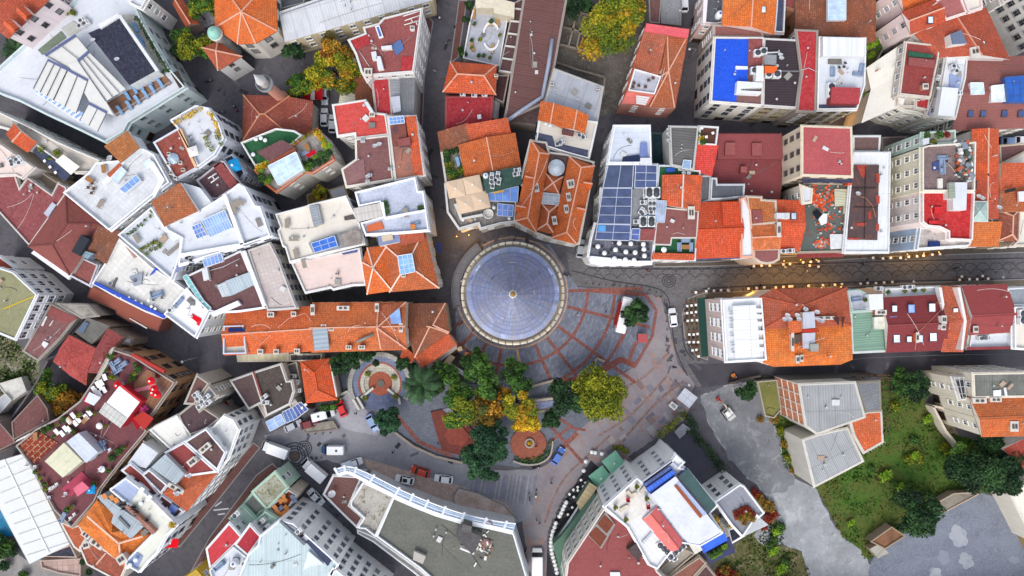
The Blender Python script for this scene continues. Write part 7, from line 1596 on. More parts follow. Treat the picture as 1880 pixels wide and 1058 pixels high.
for k in range(5):mb.bar(W(1752+k*8,692,12.2),W(1762+k*6.5,733,12.2),.1,.1,PM('#c8c8c8'))
for k in range(3):mb.bar(W(1752,698+k*13,12.2),W(1788,696+k*13,12.2),.1,.1,PM('#c8c8c8'))
b.part('pergola',mb);b.sl(S2,[(1824,717),(1838,716),(1838,728),(1824,728)],14.15,MM('#e2e4e4'),.2);b.sl(S2,[(1843,712),(1847,712),(1850,728),(1846,728)],14.15,MM('#e2e4e4'),.2);b.chim(1862,783,14,1.4,1.8,.8,0,'#c8a888');b.chim(1798,736,13.8,2.4,.9,.5,0,'#dcd8d4');b.chim(1828,734,13.8,2.,.8,.5,0,'#dcd8d4')
b=B('long crumbling plaster garden wall running down from the cream house',[(1706,745),(1740,752),(1790,800),(1760,826)],'garden wall','garden_wall','#cfc4b2');mb=MB()
for a1,a2 in(((1706,744),(1730,790)),((1730,790),(1762,828)),((1706,744),(1745,752))):mb.bar(W(*a1,1.4),W(*a2,1.4),.5,2.8,MP('#cfc4b2'))
b.part(S61,mb)
b=B('small house with red tiled roof and white gable wall at the right edge',[(1840,824),(1890,800),(1890,850),(1873,855)],S4,S4,'#d8d4d0');b.vol(6,[(1840,824),(1905,796),(1915,838),(1873,856)],S12,MT('#c83c28',age=.25),1.,axis=1,win=0)
b=B('cream walled building at the right bottom edge beside the gravel lot',[(1850,906),(1890,885),(1890,985),(1880,970)],S0,S0,'#dcd6c8');b.vol(6,[(1848,905),(1905,875),(1925,990),(1895,996)],S1,MM('#e8e2d4',dirt=.15),par=.5,win=0)
b=B('low ruined stone shelter with rusty roof at the grass lot corner',[(1595,995),(1635,965),(1665,985),(1630,1010)],'ruin','ruin','#a08c78');b.vol(2.4,[(1596,994),(1636,966),(1662,984),(1624,1008)],S1,MG('#8a5f44',c2='#5f4a38',sc=4),par=.3,win=0);b.vol(2.2,[(1596,1008),(1616,998),(1632,1016),(1612,1026)],S1,MC('#b4b0a4'),par=.05,win=0)
b=B('ruined stone wall block with rubble top between two dark trees',[(1716,925),(1790,903),(1796,910),(1728,943)],'ruin wall','ruin_wall','#b8a490');b.vol(2.,[(1716,924),(1750,905),(1794,903),(1796,908),(1730,943)],S1,MG('#8c8478',c2='#6d655a',sc=4,v=.6),par=.2,win=0)
b=B('overgrown low roof plot with straw mat beside the derelict brick wall',[(1390,700),(1425,698),(1432,760),(1402,765)],'plot','garden_plot','#a8a49a');b.vol(1.6,[(1389,700),(1426,697),(1434,752),(1420,768),(1403,764)],S1,MG('#7a7a44',c2='#666a3a',sc=2),par=.4,win=0)
# ------------------------------------------------------------------ the tower
LEAD=M('lead','#8b95b2');STN=MV('#cdc3ae',s=1.2,var=.12,mort=.6)
tc=Vc((.12,-.85,0))
o=empty('stone_tower',tc);tag(o,'great round stone tower with conical blue lead roof and golden finial','tower')
mb=MB();mb.lathe((0,0,0),[(8.4,0),(8.25,20),(7.9,36),(7.9,44.2)],M('brick','#a8977e'),64)
obj(S61,mb.mesh(S61),o)
for k in range(20):
 a=2*PI*k/20;f=MB();f.box((7.98*cs(a),7.98*sn(a),40.),.35,1.3,2.6,MP('#4a443e'),a)
 wo=obj(S72,f.mesh(S72),o);g=MB();g.box((8.17*cs(a),8.17*sn(a),40.25),.05,.95,2.1,MX('#1c222c'),a);obj('pane',g.mesh('pane'),wo)
mb=MB();mb.lathe((0,0,0),[(7.9,44.2),(8.25,45.),(8.25,46.4),(7.78,46.4),(7.78,45.3),(7.2,45.3)],STN,64)
ba=obj('balcony',mb.mesh('balcony'),o)
mb=MB();n_=44
for k in range(n_):
 a=2*PI*k/n_;mb.box((8.01*cs(a),8.01*sn(a),46.4),.52,.10,.09,MP('#4f4840'),a)
obj('parapet_joints',mb.mesh('parapet_joints'),ba)
mb=MB();mb.lathe((0,0,0),[(6.9,44.5),(6.9,47.6)],MP('#b8ad9c'),48);obj('gallery_wall',mb.mesh('gallery_wall'),o)
rn=lambda i:(math.hypot(0,0)+[0.,.9,3.2,20.][i],[0.,.9,3.2,20.][i+1])
prof=[(7.36,47.5),(6.55,48.),(5.7,49.7),(.3,60.6)]
ds=[0]
for i in range(3):ds.append(ds[-1]+math.hypot(prof[i+1][0]-prof[i][0],prof[i+1][1]-prof[i][1])*.36)
fine=[prof[0],prof[1],prof[2]]+[(5.7-(5.4)*t/10,49.7+10.9*t/10)for t in range(1,11)]
dd=[0.]
for i in range(len(fine)-1):dd.append(dd[-1]+math.hypot(fine[i+1][0]-fine[i][0],fine[i+1][1]-fine[i][1])*.42)
mb=MB();mb.lathe((0,0,0),fine,LEAD,60,uvk=lambda i:(dd[i],dd[i+1]),smooth=False);mb.lathe((0,0,0),[(6.9,47.3),(7.36,47.45),(7.36,47.5)],M(S17,'#6f7cb4'),60)
ro=obj('cone_roof',mb.mesh('cone_roof'),o)
mb=MB();sm=MP('#7480ac')
for k in range(30):
 a=2*PI*k/30;d=Vc((cs(a),sn(a),0));mb.bar(d*7.3+Vc((0,0,47.56)),d*6.55+Vc((0,0,48.03)),.06,.05,sm);mb.bar(d*6.55+Vc((0,0,48.03)),d*5.7+Vc((0,0,49.73)),.06,.05,sm);mb.bar(d*5.7+Vc((0,0,49.73)),d*(.6 if k%3==0 else 2.6)+Vc((0,0,60. if k%3==0 else 55.97)),.055,.05,sm)
for r,z in((6.55,48.02),(5.7,49.72),(4.2,52.76)):
 for k in range(60):
  a0,a1=2*PI*k/60,2*PI*(k+1)/60;mb.bar((r*cs(a0),r*sn(a0),z),(r*cs(a1),r*sn(a1),z),.07,.06,sm)
obj('lead_seams',mb.mesh('lead_seams'),ro)
rgt=random.Random(11)
for k in range(26):
 a=rgt.uniform(0,6.28);t=rgt.uniform(.05,.75);r=5.7-5.4*t;z=49.7+10.9*t
 if k<12:r=rgt.uniform(6.6,7.2);z=47.5+(7.36-r)*.62
 w=rgt.uniform(.05,.16);h=rgt.uniform(.2,.6);d=Vc((cs(a),sn(a),0));q=Vc((-d.y,d.x,0));s=Vc((-d.x,-d.y,2. if k>=12 else .6)).normalized();p=d*(r+.06)+Vc((0,0,z))
 mb=MB();mb.face([p-q*h,p+q*h,p+q*h+s*w*2,p-q*h+s*w*2],MP(rgt.choice(['#c4cae0','#a8b0d0','#5f6ca0'])));obj('repair_plate',mb.mesh('repair_plate'),ro)
mb=MB();G=M(S17,'#e0b040',rough=.3,metal=.6);mb.lathe((0,0,60.3),[(.4,0),(.34,.25),(.16,.4),(.22,.7),(.25,.95),(.2,1.2),(.08,1.4),(.05,2.3),(0,2.4)],G,16);obj('finial',mb.mesh('finial'),o)
mb=MB();mb.lathe((0,0,60.3),[(.62,-.6),(.5,0.),(.36,.05)],M(S17,'#f2e6c8',rough=.4),20);obj('finial_base',mb.mesh('finial_base'),o)
b=B('crescent shaped grey stone base terrace hugging the west side of the tower',[(832,540),(850,470),(870,480),(850,560)],'base terrace','base_terrace','#6f6e72')
outer=[(940+112*cs(R(a)),538+112*sn(R(a)))for a in range(165,236,7)];inner=[(940+96*cs(R(a)),538+96*sn(R(a)))for a in range(235,164,-7)]
b.vol(1.2,outer+inner,S1,MM('#77767c'),par=.35,win=0)
# ------------------------------------------------------------------ buildings, southern half
b=B('olive green roofed white modern building with sports court roof at left edge',[(-10,495),(20,495),(68,542),(28,624)],S0,S0,'#e4e6e8')
b.vol(12,[(-30,490),(0,492),(25,500),(69,541),(29,624),(-30,600)],S1,MM('#8c8a66',dirt=.4,seam=.5,sk=.2),par=.25,win=(1.8,3.2,1.4,1.9),fr='#f4f4f4');b.sl('roof_line',[(5,566),(64,542),(66,544),(6,569)],12.05,MP('#b8a440'),.06)
b.vol(9,[(-30,470),(0,470),(30,492),(26,498),(-30,490)],S1,TR,par=.4,win=(1.8,3.2,1.2,1.6),fr='#f4f4f4')
b=B('maroon sheet roofed building with white streaks beside the olive court roof',[(94,558),(143,584),(112,620),(43,645)],S0,S0,'#9a948c')
b.vol(7.5,[(94,558),(142,582),(112,620),(70,662),(43,645)],S1,MM('#7d5150',dirt=.45),par=.12,win=0);b.sl(S2,[(87,578),(93,562),(143,584),(130,592),(118,594)],7.6,MAR,.12);b.sl(S2,[(76,632),(80,626),(89,631),(82,640)],7.6,MM('#d8dade'),.2);b.sl(S2,[(75,598),(84,580),(87,582),(79,599)],7.6,MM('#dedee0'),.05);b.sl(S2,[(90,598),(97,588),(98,589),(92,599)],7.6,MM('#dedee0'),.05)
b.vol(8,[(103,557),(160,560),(180,580),(150,584)],S1,MG('#77736a',c2='#a8a49a',sc=4),par=.1,win=0)
b=B('dark tarpaulin covered roof edge between maroon roof and old red roof',[(140,588),(152,586),(100,660),(75,660)],'covered roof','covered_roof','#4a4a50');b.vol(5.5,[(143,586),(154,586),(130,620),(103,655),(76,662),(82,648),(114,622)],S1,MF('#2c2e38'),par=.1,win=0)
b=B('old house with stained red painted roof and grey shed roof',[(98,663),(128,617),(225,620),(158,706)],S4,S4,'#8a7a70')
b.vol(8.5,[(127,616),(175,640),(160,682),(158,707),(130,690),(98,663),(106,650),(110,640)],'pyr',MM('#a8403a',dirt=.6,seam=.6),1.,win=0,ridge=None,over=.1);b.vol(8.5,[(177,640),(198,604),(226,620),(204,644),(190,686),(162,684)],'pyr',MM('#8c3c3a',dirt=.6,seam=.6),.8,win=0,ridge=None,over=.1);b.vol(8,[(160,583),(202,599),(168,633),(137,610)],S1,MC('#77756e',dirt=.6,step=.3),par=.05,win=0);b.sl(S2,[(142,608),(156,590),(163,594),(152,612)],8.1,MX('#3f5068',rough=.4),.2)
b.vol(6.5,[(196,602),(222,612),(244,622),(240,634),(226,630),(220,618)],S1,LGR,par=.2,win=0)
b=B('dark brown maroon roof at the lower left edge beside the dark lane',[(22,775),(69,724),(94,773),(20,810)],S0,S0,'#8a7a74');b.vol(6,[(22,775),(70,724),(88,750),(92,772),(60,790),(25,808)],S1,MM('#714643'),par=.2,win=0);b.vol(5,[(-30,760),(0,775),(22,800),(30,812),(-30,842)],S1,MM('#7d4a48'),par=.2,win=0);b.sl(S10,[(28,812),(31,808),(56,795),(58,798)],6,MP('#e0dcd6'),.6)
b=B('big brick restaurant building with purple red paved roof terrace full of tables',[(209,640),(322,701),(281,757),(130,960)],'restaurant','restaurant','#a8805e')
b.vol(10.5,[(206,640),(246,653),(323,702),(283,758),(262,782),(272,790),(222,850),(186,897),(176,920),(134,968),(102,935),(85,905),(60,855),(32,818),(68,788),(108,768),(150,735),(180,690)],S1,MV('#77474b',s=.9,var=.08,mort=.75),par=.6,pc='#a8a09a',win=(3.,3.3,1.2,2.),fr='#5a3f2c',wk='brick')
b.sl('carpet_floor',[(31,819),(68,790),(106,813),(64,852)],10.6,M('rug','#8e3a28'),.08);b.sl(S7,[(246,702),(270,678),(318,702),(282,752),(246,730)],10.55,M(S55,'#93684f'),.12);b.sl('carpet',[(243,716),(286,704),(288,712),(244,722)],10.7,MF('#e48c94'),.06)
b.blk(S74,[(219,710),(257,738),(232,771),(182,752)]if False else[(219,709),(257,738),(221,786),(181,757)],10.5,13.6,MP('#b82430'),MM('#eceae6',dirt=.1));b.sl(S2,[(193,739),(232,768),(221,786),(181,757)],13.6,MC('#c8c8c2',step=.9),.15);b.sl('gutter',[(219,709),(222,706),(259,736),(257,739)],13.3,M(S17,'#c01c28'),.4)
b.blk(S74,[(82,847),(117,813),(151,847),(115,877)],10.5,13.,MP('#cfc8b4'),MM('#d4d2b6',dirt=.25));b.blk(S74,[(122,811),(144,795),(180,831),(158,850)],10.5,13.2,MP('#c8ccd4'),MM('#c8d0dc',dirt=.35));b.blk('kiosk',[(134,897),(151,884),(164,896),(142,912)],10.5,13,MP('#b04860'),MM('#d86a80',dirt=.2));b.sl('carpet',[(112,898),(150,866),(164,880),(130,912)],10.6,MF('#a8485c'),.1)
b.blk(S22,[(172,720),(176,722),(181,742),(171,744),(155,736)],10.5,12.2,MP('#9a2028'),MM('#d8dadc'))if False else b.sl(S22,[(155,737),(164,720),(185,730),(172,745)],12.3,MF('#d4d8dc'),.15);b.sl(S22,[(152,733),(158,727),(165,733),(160,745)],12.1,MF('#b02430'),.1);b.sl(S22,[(245,768),(262,755),(282,768),(264,790)],12.2,MF('#b03a34'),.12);b.sl(S22,[(240,770),(247,762),(258,782),(252,790)],12.,MF('#a01c2a'),.1)
b.blk('roof_ledge',[(238,652),(246,650),(302,680),(300,686)],10.5,11.3,MP('#a83028'),MM('#b03028'));b.sl(S10,[(205,640),(210,637),(196,672),(180,700),(176,697),(192,668)],10.5,MP('#b8b0a0'),.8)
many('para_red',[(286,697),(292,712),(297,722),(226,705),(290,718)],10.6,'bright red parasols on the brown brick restaurant terrace',S47,'red parasols');many('shrub_pink',[(268,750,0,1.4),(276,770,0,1.3),(272,776,0,1.1),(263,756,0,1.)],10.5,'pink blossoming bushes at the brick restaurant roof edge',S15,'pink bushes')
many(S67,[(183,705,30),(190,702,30),(196,692,20),(188,710,30),(180,718,30),(186,722,30),(195,715,30),(176,714,30),(130,772,40),(124,786,40),(138,762,40),(142,776,40),(148,770,40),(162,765,40),(168,757,40),(108,792,40),(118,795,40),(130,787,40)],10.55,'white tables in front of the restaurant terrace pavilions',S16,'white restaurant tables');many(S34,[(215,665,35),(227,670,35),(218,680,35),(210,673,120),(187,815,30),(190,818,120),(118,948,60)],10.55,'pale sofas on the purple red restaurant terrace',S34,'restaurant sofas',sc=1.2);many(S45,[(132,771,40),(160,770,140),(205,758,60),(69,800,0)],10.55,'wooden tables on the purple red restaurant terrace',S16,'restaurant wooden tables');many('round_big',[(186,781),(191,860)],10.55,'round white tables on the open part of restaurant terrace',S16,'restaurant round tables');many('para_blue',[(175,895)],10.55,'dark blue round parasol beside the pink kiosk',S47,None,sc=.8)
many('chair_white',[(205,825,30),(187,860,30),(124,905,0),(102,893,30),(108,888,30),(133,950,30),(140,943,30),(96,896,60),(54,850,0),(68,856,0),(94,912,0)],10.55,'white seats scattered on the purple red restaurant terrace',S24,'white restaurant seats',sc=1.5)
many([S48,S57,S9],[(205,655,0,1),(212,652),(253,685,0,1.2),(258,678,0,1.2),(248,692,0,1.1),(252,668),(243,698),(210,690,0,1.3),(216,692,0,1.2),(200,680),(152,760,0,1.4),(180,758),(168,750),(200,780),(122,770),(110,778),(85,790),(95,785),(104,800),(150,800,0,1.2),(160,805,0,1.2),(170,812,0,1.1),(176,824,0,1.2),(182,832,0,1.),(140,792),(72,864,0,1.2),(80,875,0,1.1),(88,886,0,1.2),(90,895,0,1.2),(210,840,0,1.2),(222,828,0,1.2),(232,820,0,1.1),(205,862,0,1.2),(178,885,0,1.3),(130,932,0,1.4),(137,928,0,1.1)],10.5,'green plants bordering the purple red restaurant terrace',S36,'restaurant terrace plants')
many(S58,[(140,793,0,.7),(150,798,0,.7),(158,804,0,.7),(290,690,0,.7)],10.8,'red flowering plants along the restaurant terrace',S15,'red flowering plants')
b=B('long white tensile marquee roof at the lower left edge',[(-10,850),(43,834),(128,1000),(54,1036)],'marquee','marquee','#e4e4e2');b.vol(7,[(-20,852),(44,833),(128,1000),(54,1036),(-20,898)],S1,MF('#dcdedb'),par=.05,win=0)
mb=MB()
for k in range(9):
 t=k/8;mb.bar(W(-16+t*66,868+t*152,7.12),W(46+t*80,840+t*156,7.12),.08,.08,PM('#b8bcc0'))
mb.bar(W(8,845,7.15),W(90,1016,7.15),.2,.1,PM('#f4f4f4'));b.part('seam',mb)
sheet('pool',[(-10,925),(5,935),(25,985),(-10,985)],.06,MX('#1f6f94'))
many([S9,S51],[(3,985,0,1.6),(12,990,0,2.2),(22,1000,0,2.4),(14,1012,0,2.),(30,1010,0,1.8),(16,1035,0,1.8),(50,1054,0,1.6)],.03,'green garden bushes below the white marquee',S15,'marquee garden bushes')
b=B('pinkish tiled terrace with glass panels below the marquee',[(75,1030),(146,1025),(146,1055),(80,1045)],'terrace','roof_terrace','#b8a49a');b.vol(3,[(75,1028),(150,1024),(150,1058),(110,1052),(78,1042)],S1,MV('#b49a90',s=1.2,mort=.6),par=.4,win=0);many(S51,[(168,1048,0,1.2),(155,1030,0,1.)],3,'dark bushes between pink terrace and orange tiles',S15,'dark bushes by orange tiles')
b.vol(3.5,[(75,1022),(130,1000),(142,1024)],S1,NAVY,par=.1,win=0)
b=B('house with orange hipped roof wrapped round a grey glass lantern, lower left',[(146,964),(178,922),(273,982),(227,1036)],S4,S4,'#d8cfc4')
b.vol(13,[(146,964),(178,922),(206,944),(204,958),(239,987),(252,970),(273,983),(227,1037)],'pyr',MT('#f07428',age=.4),1.5,win=0,apex=(205,978),ridge=None)
b.blk('lantern_base',[(178,912),(186,908),(266,964),(240,990),(204,960),(208,945)],10,14.2,MP('#a8b0b4'),MC('#a8b4bc',dirt=.8,step=.5));b.sl('lantern_ridge',[(216,952),(219,948),(238,968),(236,972)],14.3,MP('#6f7478'),.2);b.chim(223,1027,14,1.6,1.6,.8,.6,'#e0d8d0');mb=MB()
mb.bar(W(160,948,14.6),W(218,998,14.6),.35,.2,MP('#e6c0a8'));mb.bar(W(218,998,14.6),W(262,985,14.),.35,.2,MP('#e6c0a8'));mb.bar(W(218,998,14.6),W(222,1024,13.8),.35,.2,MP('#e6c0a8'));b.part('ridge_cap',mb,b.last)
b.vol(10.5,[(147,1005),(162,987),(233,1038),(220,1068),(186,1050),(160,1036)],S20 if False else S1,MT('#cc5230',age=.4),par=.2,win=0);b.vol(9,[(110,957),(134,968),(146,964),(158,988),(146,1012),(136,1004)],S1,MT('#d05a30',age=.25),par=.1,win=0);b.chim(158,982,11,1.6,1.,1.2,-.6,'#e0dcd6');b.chim(177,998,11,2.6,1.2,.9,-.6,'#dcd4cc');b.chim(158,1001,11,1.2,1.2,.9,.3,'#e4e2de');b.sl('roof_ridge',[(175,1036),(193,1015),(195,1017),(177,1038)],10.6,MP('#d8a890'),.3)
b=B('white building with cream L shaped roof terrace above the lower street',[(235,877),(319,962),(260,1045),(204,898)],S0,S0,'#f0f1f2')
b.vol(14,[(204,898),(234,876),(258,894),(288,922),(322,956),(326,964),(308,982),(292,1012),(276,1028),(258,1050),(232,1034),(236,1026),(284,977),(245,932)],S1,MM('#dcdcd0',dirt=.2,sk=.3),par=.7,pc='#e9ecf0',win=(2.2,3.1,.9,1.6),fr='#5a606a');b.sl(S7,[(204,898),(234,877),(258,897),(238,922)],14.05,MM('#a4b0cc',dirt=.2),.12);b.sl(S7,[(232,1034),(248,1012),(262,1022),(252,1044)],14.05,MM('#8f9fc4',dirt=.3),.12);b.sl('brick_wall',[(228,930),(234,928),(285,976),(280,982)],14.,M('brick','#9a5038'),1.2)
many(S18,[(225,923),(230,930),(247,930),(252,936),(254,941),(273,951),(250,928),(232,922)],14.1,'dark chairs on the cream L shaped roof terrace',S24,'L terrace chairs',sc=1.4);many(S29,[(242,1035),(238,1038),(252,1026),(262,922)],14.1,'white round tables on the cream L shaped terrace',S16,'L terrace tables');many(S46,[(196,910,30),(209,912,30),(217,917,30)],14.,'orange crates atop the cream L shaped terrace','crate','orange crates');inst(S41,W(318,962,14.1),0,'yellow bush at the pointed tip of the cream L shaped terrace',S15,None,1.);many(S67,[(263,899,-35),(277,913,-35)],14.1,'white units between maroon roofs and cream terrace','roof unit','white wall units')
b=B('house with brown maroon roof, grey lantern and orange wing above the lower street',[(304,831),(378,788),(415,830),(342,938)],S4,S4,'#e2e4e8')
b.vol(13,[(299,905),(339,875),(399,868),(343,939)],'pyr',MT('#ec5c24',age=.2),1.,win=(2.2,3.1,.9,1.6),over=.1,ridge=None,apex=(345,898));b.vol(13.5,[(304,831),(338,812),(399,866),(341,874),(330,860)],S1,MM('#8c3c3a',dirt=.2),par=.2,win=0);b.vol(13.8,[(340,811),(379,787),(415,830),(400,863)],S1,MM('#5f4342',dirt=.2,seam=1.6),par=.3,win=(2.2,3.1,.9,1.6));b.blk('lantern',[(277,858),(303,834),(339,870),(322,890)],12,14.8,MP('#a8acb0'),MC('#a9b4bc',dirt=.8,step=.6))
b.vol(12.5,[(224,864),(240,851),(264,871),(292,906),(283,912)],S1,MM('#9a443a',dirt=.2),par=.2,win=0);b.vol(12.8,[(262,872),(275,862),(308,890),(296,906)],S1,MM('#6a4444',dirt=.2),par=.3,win=0);b.vol(12.5,[(284,926),(298,908),(338,938),(318,957)],S1,MM('#6f3f3e',dirt=.2),par=.3,win=0);b.velux(317,936,12.8,1.6,2.,-.6,'#5068a4')
b.blk('white_block',[(234,851),(262,813),(290,832),(268,860)],8,12,MP('#e2e4e4'),WHT);b.chim(376,823,14,2.2,1.,.8,.7,'#e2e2e0');b.chim(353,848,14,1.6,1.2,1.,.7,'#cfc8c2');b.chim(323,897,13.5,3.,.8,.8,-.5,'#e4e0dc');many(S6,[(360,845),(330,905),(352,872)],14,'dishes between the maroon roof and orange wing',S8,'maroon orange dishes')
b=B('white plain walled house with small windows below the brick restaurant',[(277,775),(328,762),(350,800),(300,830)],S4,S4,'#e2e2dc');b.vol(11.5,[(276,790),(286,782),(326,762),(352,798),(350,806),(320,830)],S1,MM('#e4e2da',dirt=.15),par=.3,win=(3,3.1,.8,1.2),fr='#4a4a4a');b.vol(8,[(258,802),(276,792),(306,822),(284,836)],S1,MG('#8a7a70',c2='#4f6a5a',sc=4),par=.4,win=0)
b=B('white street block with many windows at the junction corner',[(380,800),(400,868),(440,790),(418,840)],S13,S14,'#f2f2ee');b.vol(12,[(380,790),(392,784),(412,762),(430,770),(440,788),(420,842),(402,866),(414,830)],S1,MM('#d8d8d6',dirt=.3),par=.5,win=(1.9,3,.8,1.3),fr=S63)
b=B('brown flat roofs behind the restaurant near the left lane',[(327,765),(358,738),(400,770),(378,788)],S0,S0,'#b0a89e');b.vol(11.5,[(328,762),(358,738),(404,768),(380,787),(345,800)],S1,MM('#513c40',dirt=.2),par=.25,win=0);b.vol(12,[(339,741),(362,688),(384,704),(357,742)],S1,MM('#6d4a44',dirt=.2),par=.25,win=0);b.vol(12,[(360,746),(385,708),(400,726),(366,756)],S1,MG('#6a6a70',c2='#b8b8bc',sc=6),par=.4,win=(2,3,.8,1.2));many(S3,[(363,723,40),(368,730,40),(376,735,40),(383,728,40),(386,738,40),(371,745,40)],12,'white units on brown roofs near left lane',S5,'brown flat roof units')
b.vol(3,[(409,742),(416,736),(435,770),(430,775)],S1,MF('#8c1c24'),par=.05,win=0)
b=B('low house with two tone brown flat roof south of the long orange roof',[(423,699),(515,669),(538,717),(490,763)],S4,S4,'#c0b8ae')
b.vol(6.5,[(423,699),(465,684),(482,738),(457,751)],S1,MM('#5a4646',dirt=.25),par=.25,pc='#d0ccc8',win=0);b.vol(6.5,[(466,684),(516,668),(527,700),(536,699),(540,718),(532,742),(490,763),(483,738)],S1,MM('#4a403c',dirt=.25),par=.25,pc='#d0ccc8',win=0);b.sl('roof_ridge',[(464,684),(467,683),(485,738),(482,739)],6.7,MP('#8a4a40'),.2);b.vol(5,[(472,742),(480,740),(490,763),(486,768)],S1,MC('#b0aca2'),par=.1,win=0);many(S3,[(490,738,0),(488,728,40)],6.6,'units on the two tone brown flat roof',S5,'brown two tone units');inst(S18,W(478,711,6.6),0,'small vent pot on the two tone brown roof','roof vent')if False else None
b.vol(4,[(530,742),(542,732),(548,740),(536,750)],S1,MM('#c8c8c4'),par=.3,win=0)
b.sky([(488,775),(501,768),(510,785),(496,792)],3.4,.5,'#7f9cd0',nx=1,ny=2,name=S54);b.sky([(502,767),(516,760),(524,777),(511,784)],3.4,.5,'#8aa4d4',nx=1,ny=2,name=S54);b.sky([(518,757),(536,748),(547,768),(526,777)],3.4,.5,'#3f5c94',nx=3,ny=1,name=S54);b.sky([(537,748),(552,738),(566,752),(547,767)],3.4,.5,'#33488a',nx=3,ny=1,name=S54)
b.vol(3.3,[(478,770),(552,736),(572,752),(500,795),(490,796)],S1,DGR,par=.05,win=0,wall='#5a4a44');many(S38,[(556,748,10),(563,742,20)],3.4,'white boxes beside the small orange tiled house',S16,'white boxes by tiled house')
b=B('small house with orange red hipped roof among park trees',[(554,667),(602,662),(617,732),(564,737)],S4,S4,'#b8a898');b.vol(5.5,[(554,666),(602,661),(617,732),(564,738)],'hip',MT('#e2501f',age=.3),1.8,axis=1,hip=.3,win=0,ridge='#c8603c');b.sl('firewall',[(606,672),(608,672),(619,728),(617,729)],5.6,MP('#e0dcd8'),.9);b.vol(3.,[(520,672),(545,664),(553,700),(545,720),(538,700)],S1,DGR,par=.3,win=0);many(S3,[(546,700,0),(543,705,30),(549,716,0),(540,690,0)],3.1,'dark plant units left of the small orange red house',S5,'small house units');inst(S45,W(545,667,0),R(90),'yellow bench board above the small orange red house','bench')
b=B('large modern building with grey flat roof, white louvred edge and maroon apron roof',[(612,868),(942,977),(970,1070),(690,985)],'civic building','civic_building','#dcdee0')
b.vol(10.5,[(723,912),(760,928),(800,944),(847,958),(900,968),(943,978),(972,1075),(808,1075),(773,1043),(692,984)],S1,MM('#66675f',dirt=.35,seam=3.,sk=.3),par=.6,pc='#eceeee',win=0);b.vol(9.5,[(668,884),(724,910),(690,984),(672,970),(657,968),(669,950),(645,928),(645,920)],S1,MG('#a8a49c',c2='#8c8880',c3='#76705f',sc=2.5,v=.6),par=.7,pc='#e6e6e6',win=0)
b.vol(6.5,[(612,873),(664,876),(641,928),(666,950),(655,968),(630,944),(594,908)],S1,MC('#6d4640',dirt=.85,step=.5),par=.12,win=0)
b.vol(6,[(656,970),(690,985),(774,1045),(806,1075),(790,1075),(760,1050),(686,994),(657,978)],S1,MG('#b8b4ac',c2='#8f8a80',sc=4),par=.6,win=0)
fr=MB();gl=MX('#9fb4cc',rough=.3);wm2=PM(S66,rough=.5)
inn=smooth_line([(622,872),(640,868),(665,880),(725,911),(760,927),(800,943),(847,957),(900,967),(942,977)],4);out_=smooth_line([(616,862),(640,857),(672,868),(732,898),(766,913),(806,929),(852,944),(905,956),(947,962)],4)
for i in range(len(inn)-1):
 a0,a1,b0,b1=W(*inn[i],10.9),W(*inn[i+1],10.9),W(*out_[i],10.4),W(*out_[i+1],10.4)
 for t in(.15,.55):fr.face([a0.lerp(b0,t),a1.lerp(b1,t),a1.lerp(b1,t+.28),a0.lerp(b0,t+.28)],gl)
 fr.bar(a0,a1,.7,.3,wm2);fr.bar(b0,b1,.25,.25,wm2);fr.bar(a0.lerp(b0,.5),a1.lerp(b1,.5),.15,.2,wm2)
 if i%3==0:fr.bar(a0,b0+(b0-a0)*.25,.5,.5,wm2)
b.part('louvred_edge',fr);b.blk(S49,[(836,985),(846,965),(856,962),(866,966),(866,978),(884,986),(874,1010),(866,1018)],10.5,13,MP('#77746f'),MM('#4f4c4e'));b.blk(S11,[(850,962),(866,967),(864,980),(846,974)],10.5,13.8,MP('#6a6864'),MM('#5a5856'));b.sl(S2,[(884,988),(906,994),(896,1008),(882,1004)],10.6,MM('#8c6a60'),.15)
b.sl('roof_walkway',[(760,1012),(782,1022),(776,1036),(758,1028)],10.6,MP('#b0aca4'),1.)
rb=MB()
for _ in range(60):
 u,v=rg.gauss(884,10),rg.gauss(1000,16);p=W(u,v,10.6);rb.box(p,rg.uniform(.2,1.2),rg.uniform(.1,.5),rg.uniform(.05,.4),MP(rg.choice(['#d8d8d4','#e4e2de','#8a6a50','#a8a49c','#4a4c58'])),rg.uniform(0,3))
o_=b.part('roof_debris',rb);o_['kind']='stuff';b.pipe([(845,1006),(868,1015)],11,.3,'#e6e6e6')
inst(S6,W(613,905,6.6),0,'white dish on the maroon apron roof of the civic building',S8,None,1.5)
b=B('pale green house with mossy cracked roof at the lower junction corner',[(464,903),(505,867),(528,895),(490,934)],S4,S4,'#b4d0bc')
b.vol(9,[(463,903),(505,866),(529,895),(490,935)],S1,MG('#a4a49a',c2='#6f7050',c3='#7a7440',sc=4,v=.7),par=.15,win=(2.4,3,1,1.5));b.vol(7,[(445,928),(464,905),(490,935),(478,940),(465,956)],S1,MG('#6a6a66',c2='#8f9890',sc=3),par=.1,win=(2.2,3,1,1.4));b.vol(8,[(421,952),(446,927),(472,953),(452,974),(446,972)],S1,MM('#bcd4c4',dirt=.25),par=.4,win=(2.2,3,1,1.4));b.vol(9.5,[(452,974),(488,938),(512,952),(476,984)],S1,MM('#b4ccbc',dirt=.25),par=.4,win=(2.2,3,1,1.4));many(S3,[(437,942,40),(483,955,40),(492,966,40),(470,966,40)],9.6,'units on the pale green terraces of lower junction house',S5,'pale green units',sc=1.2)
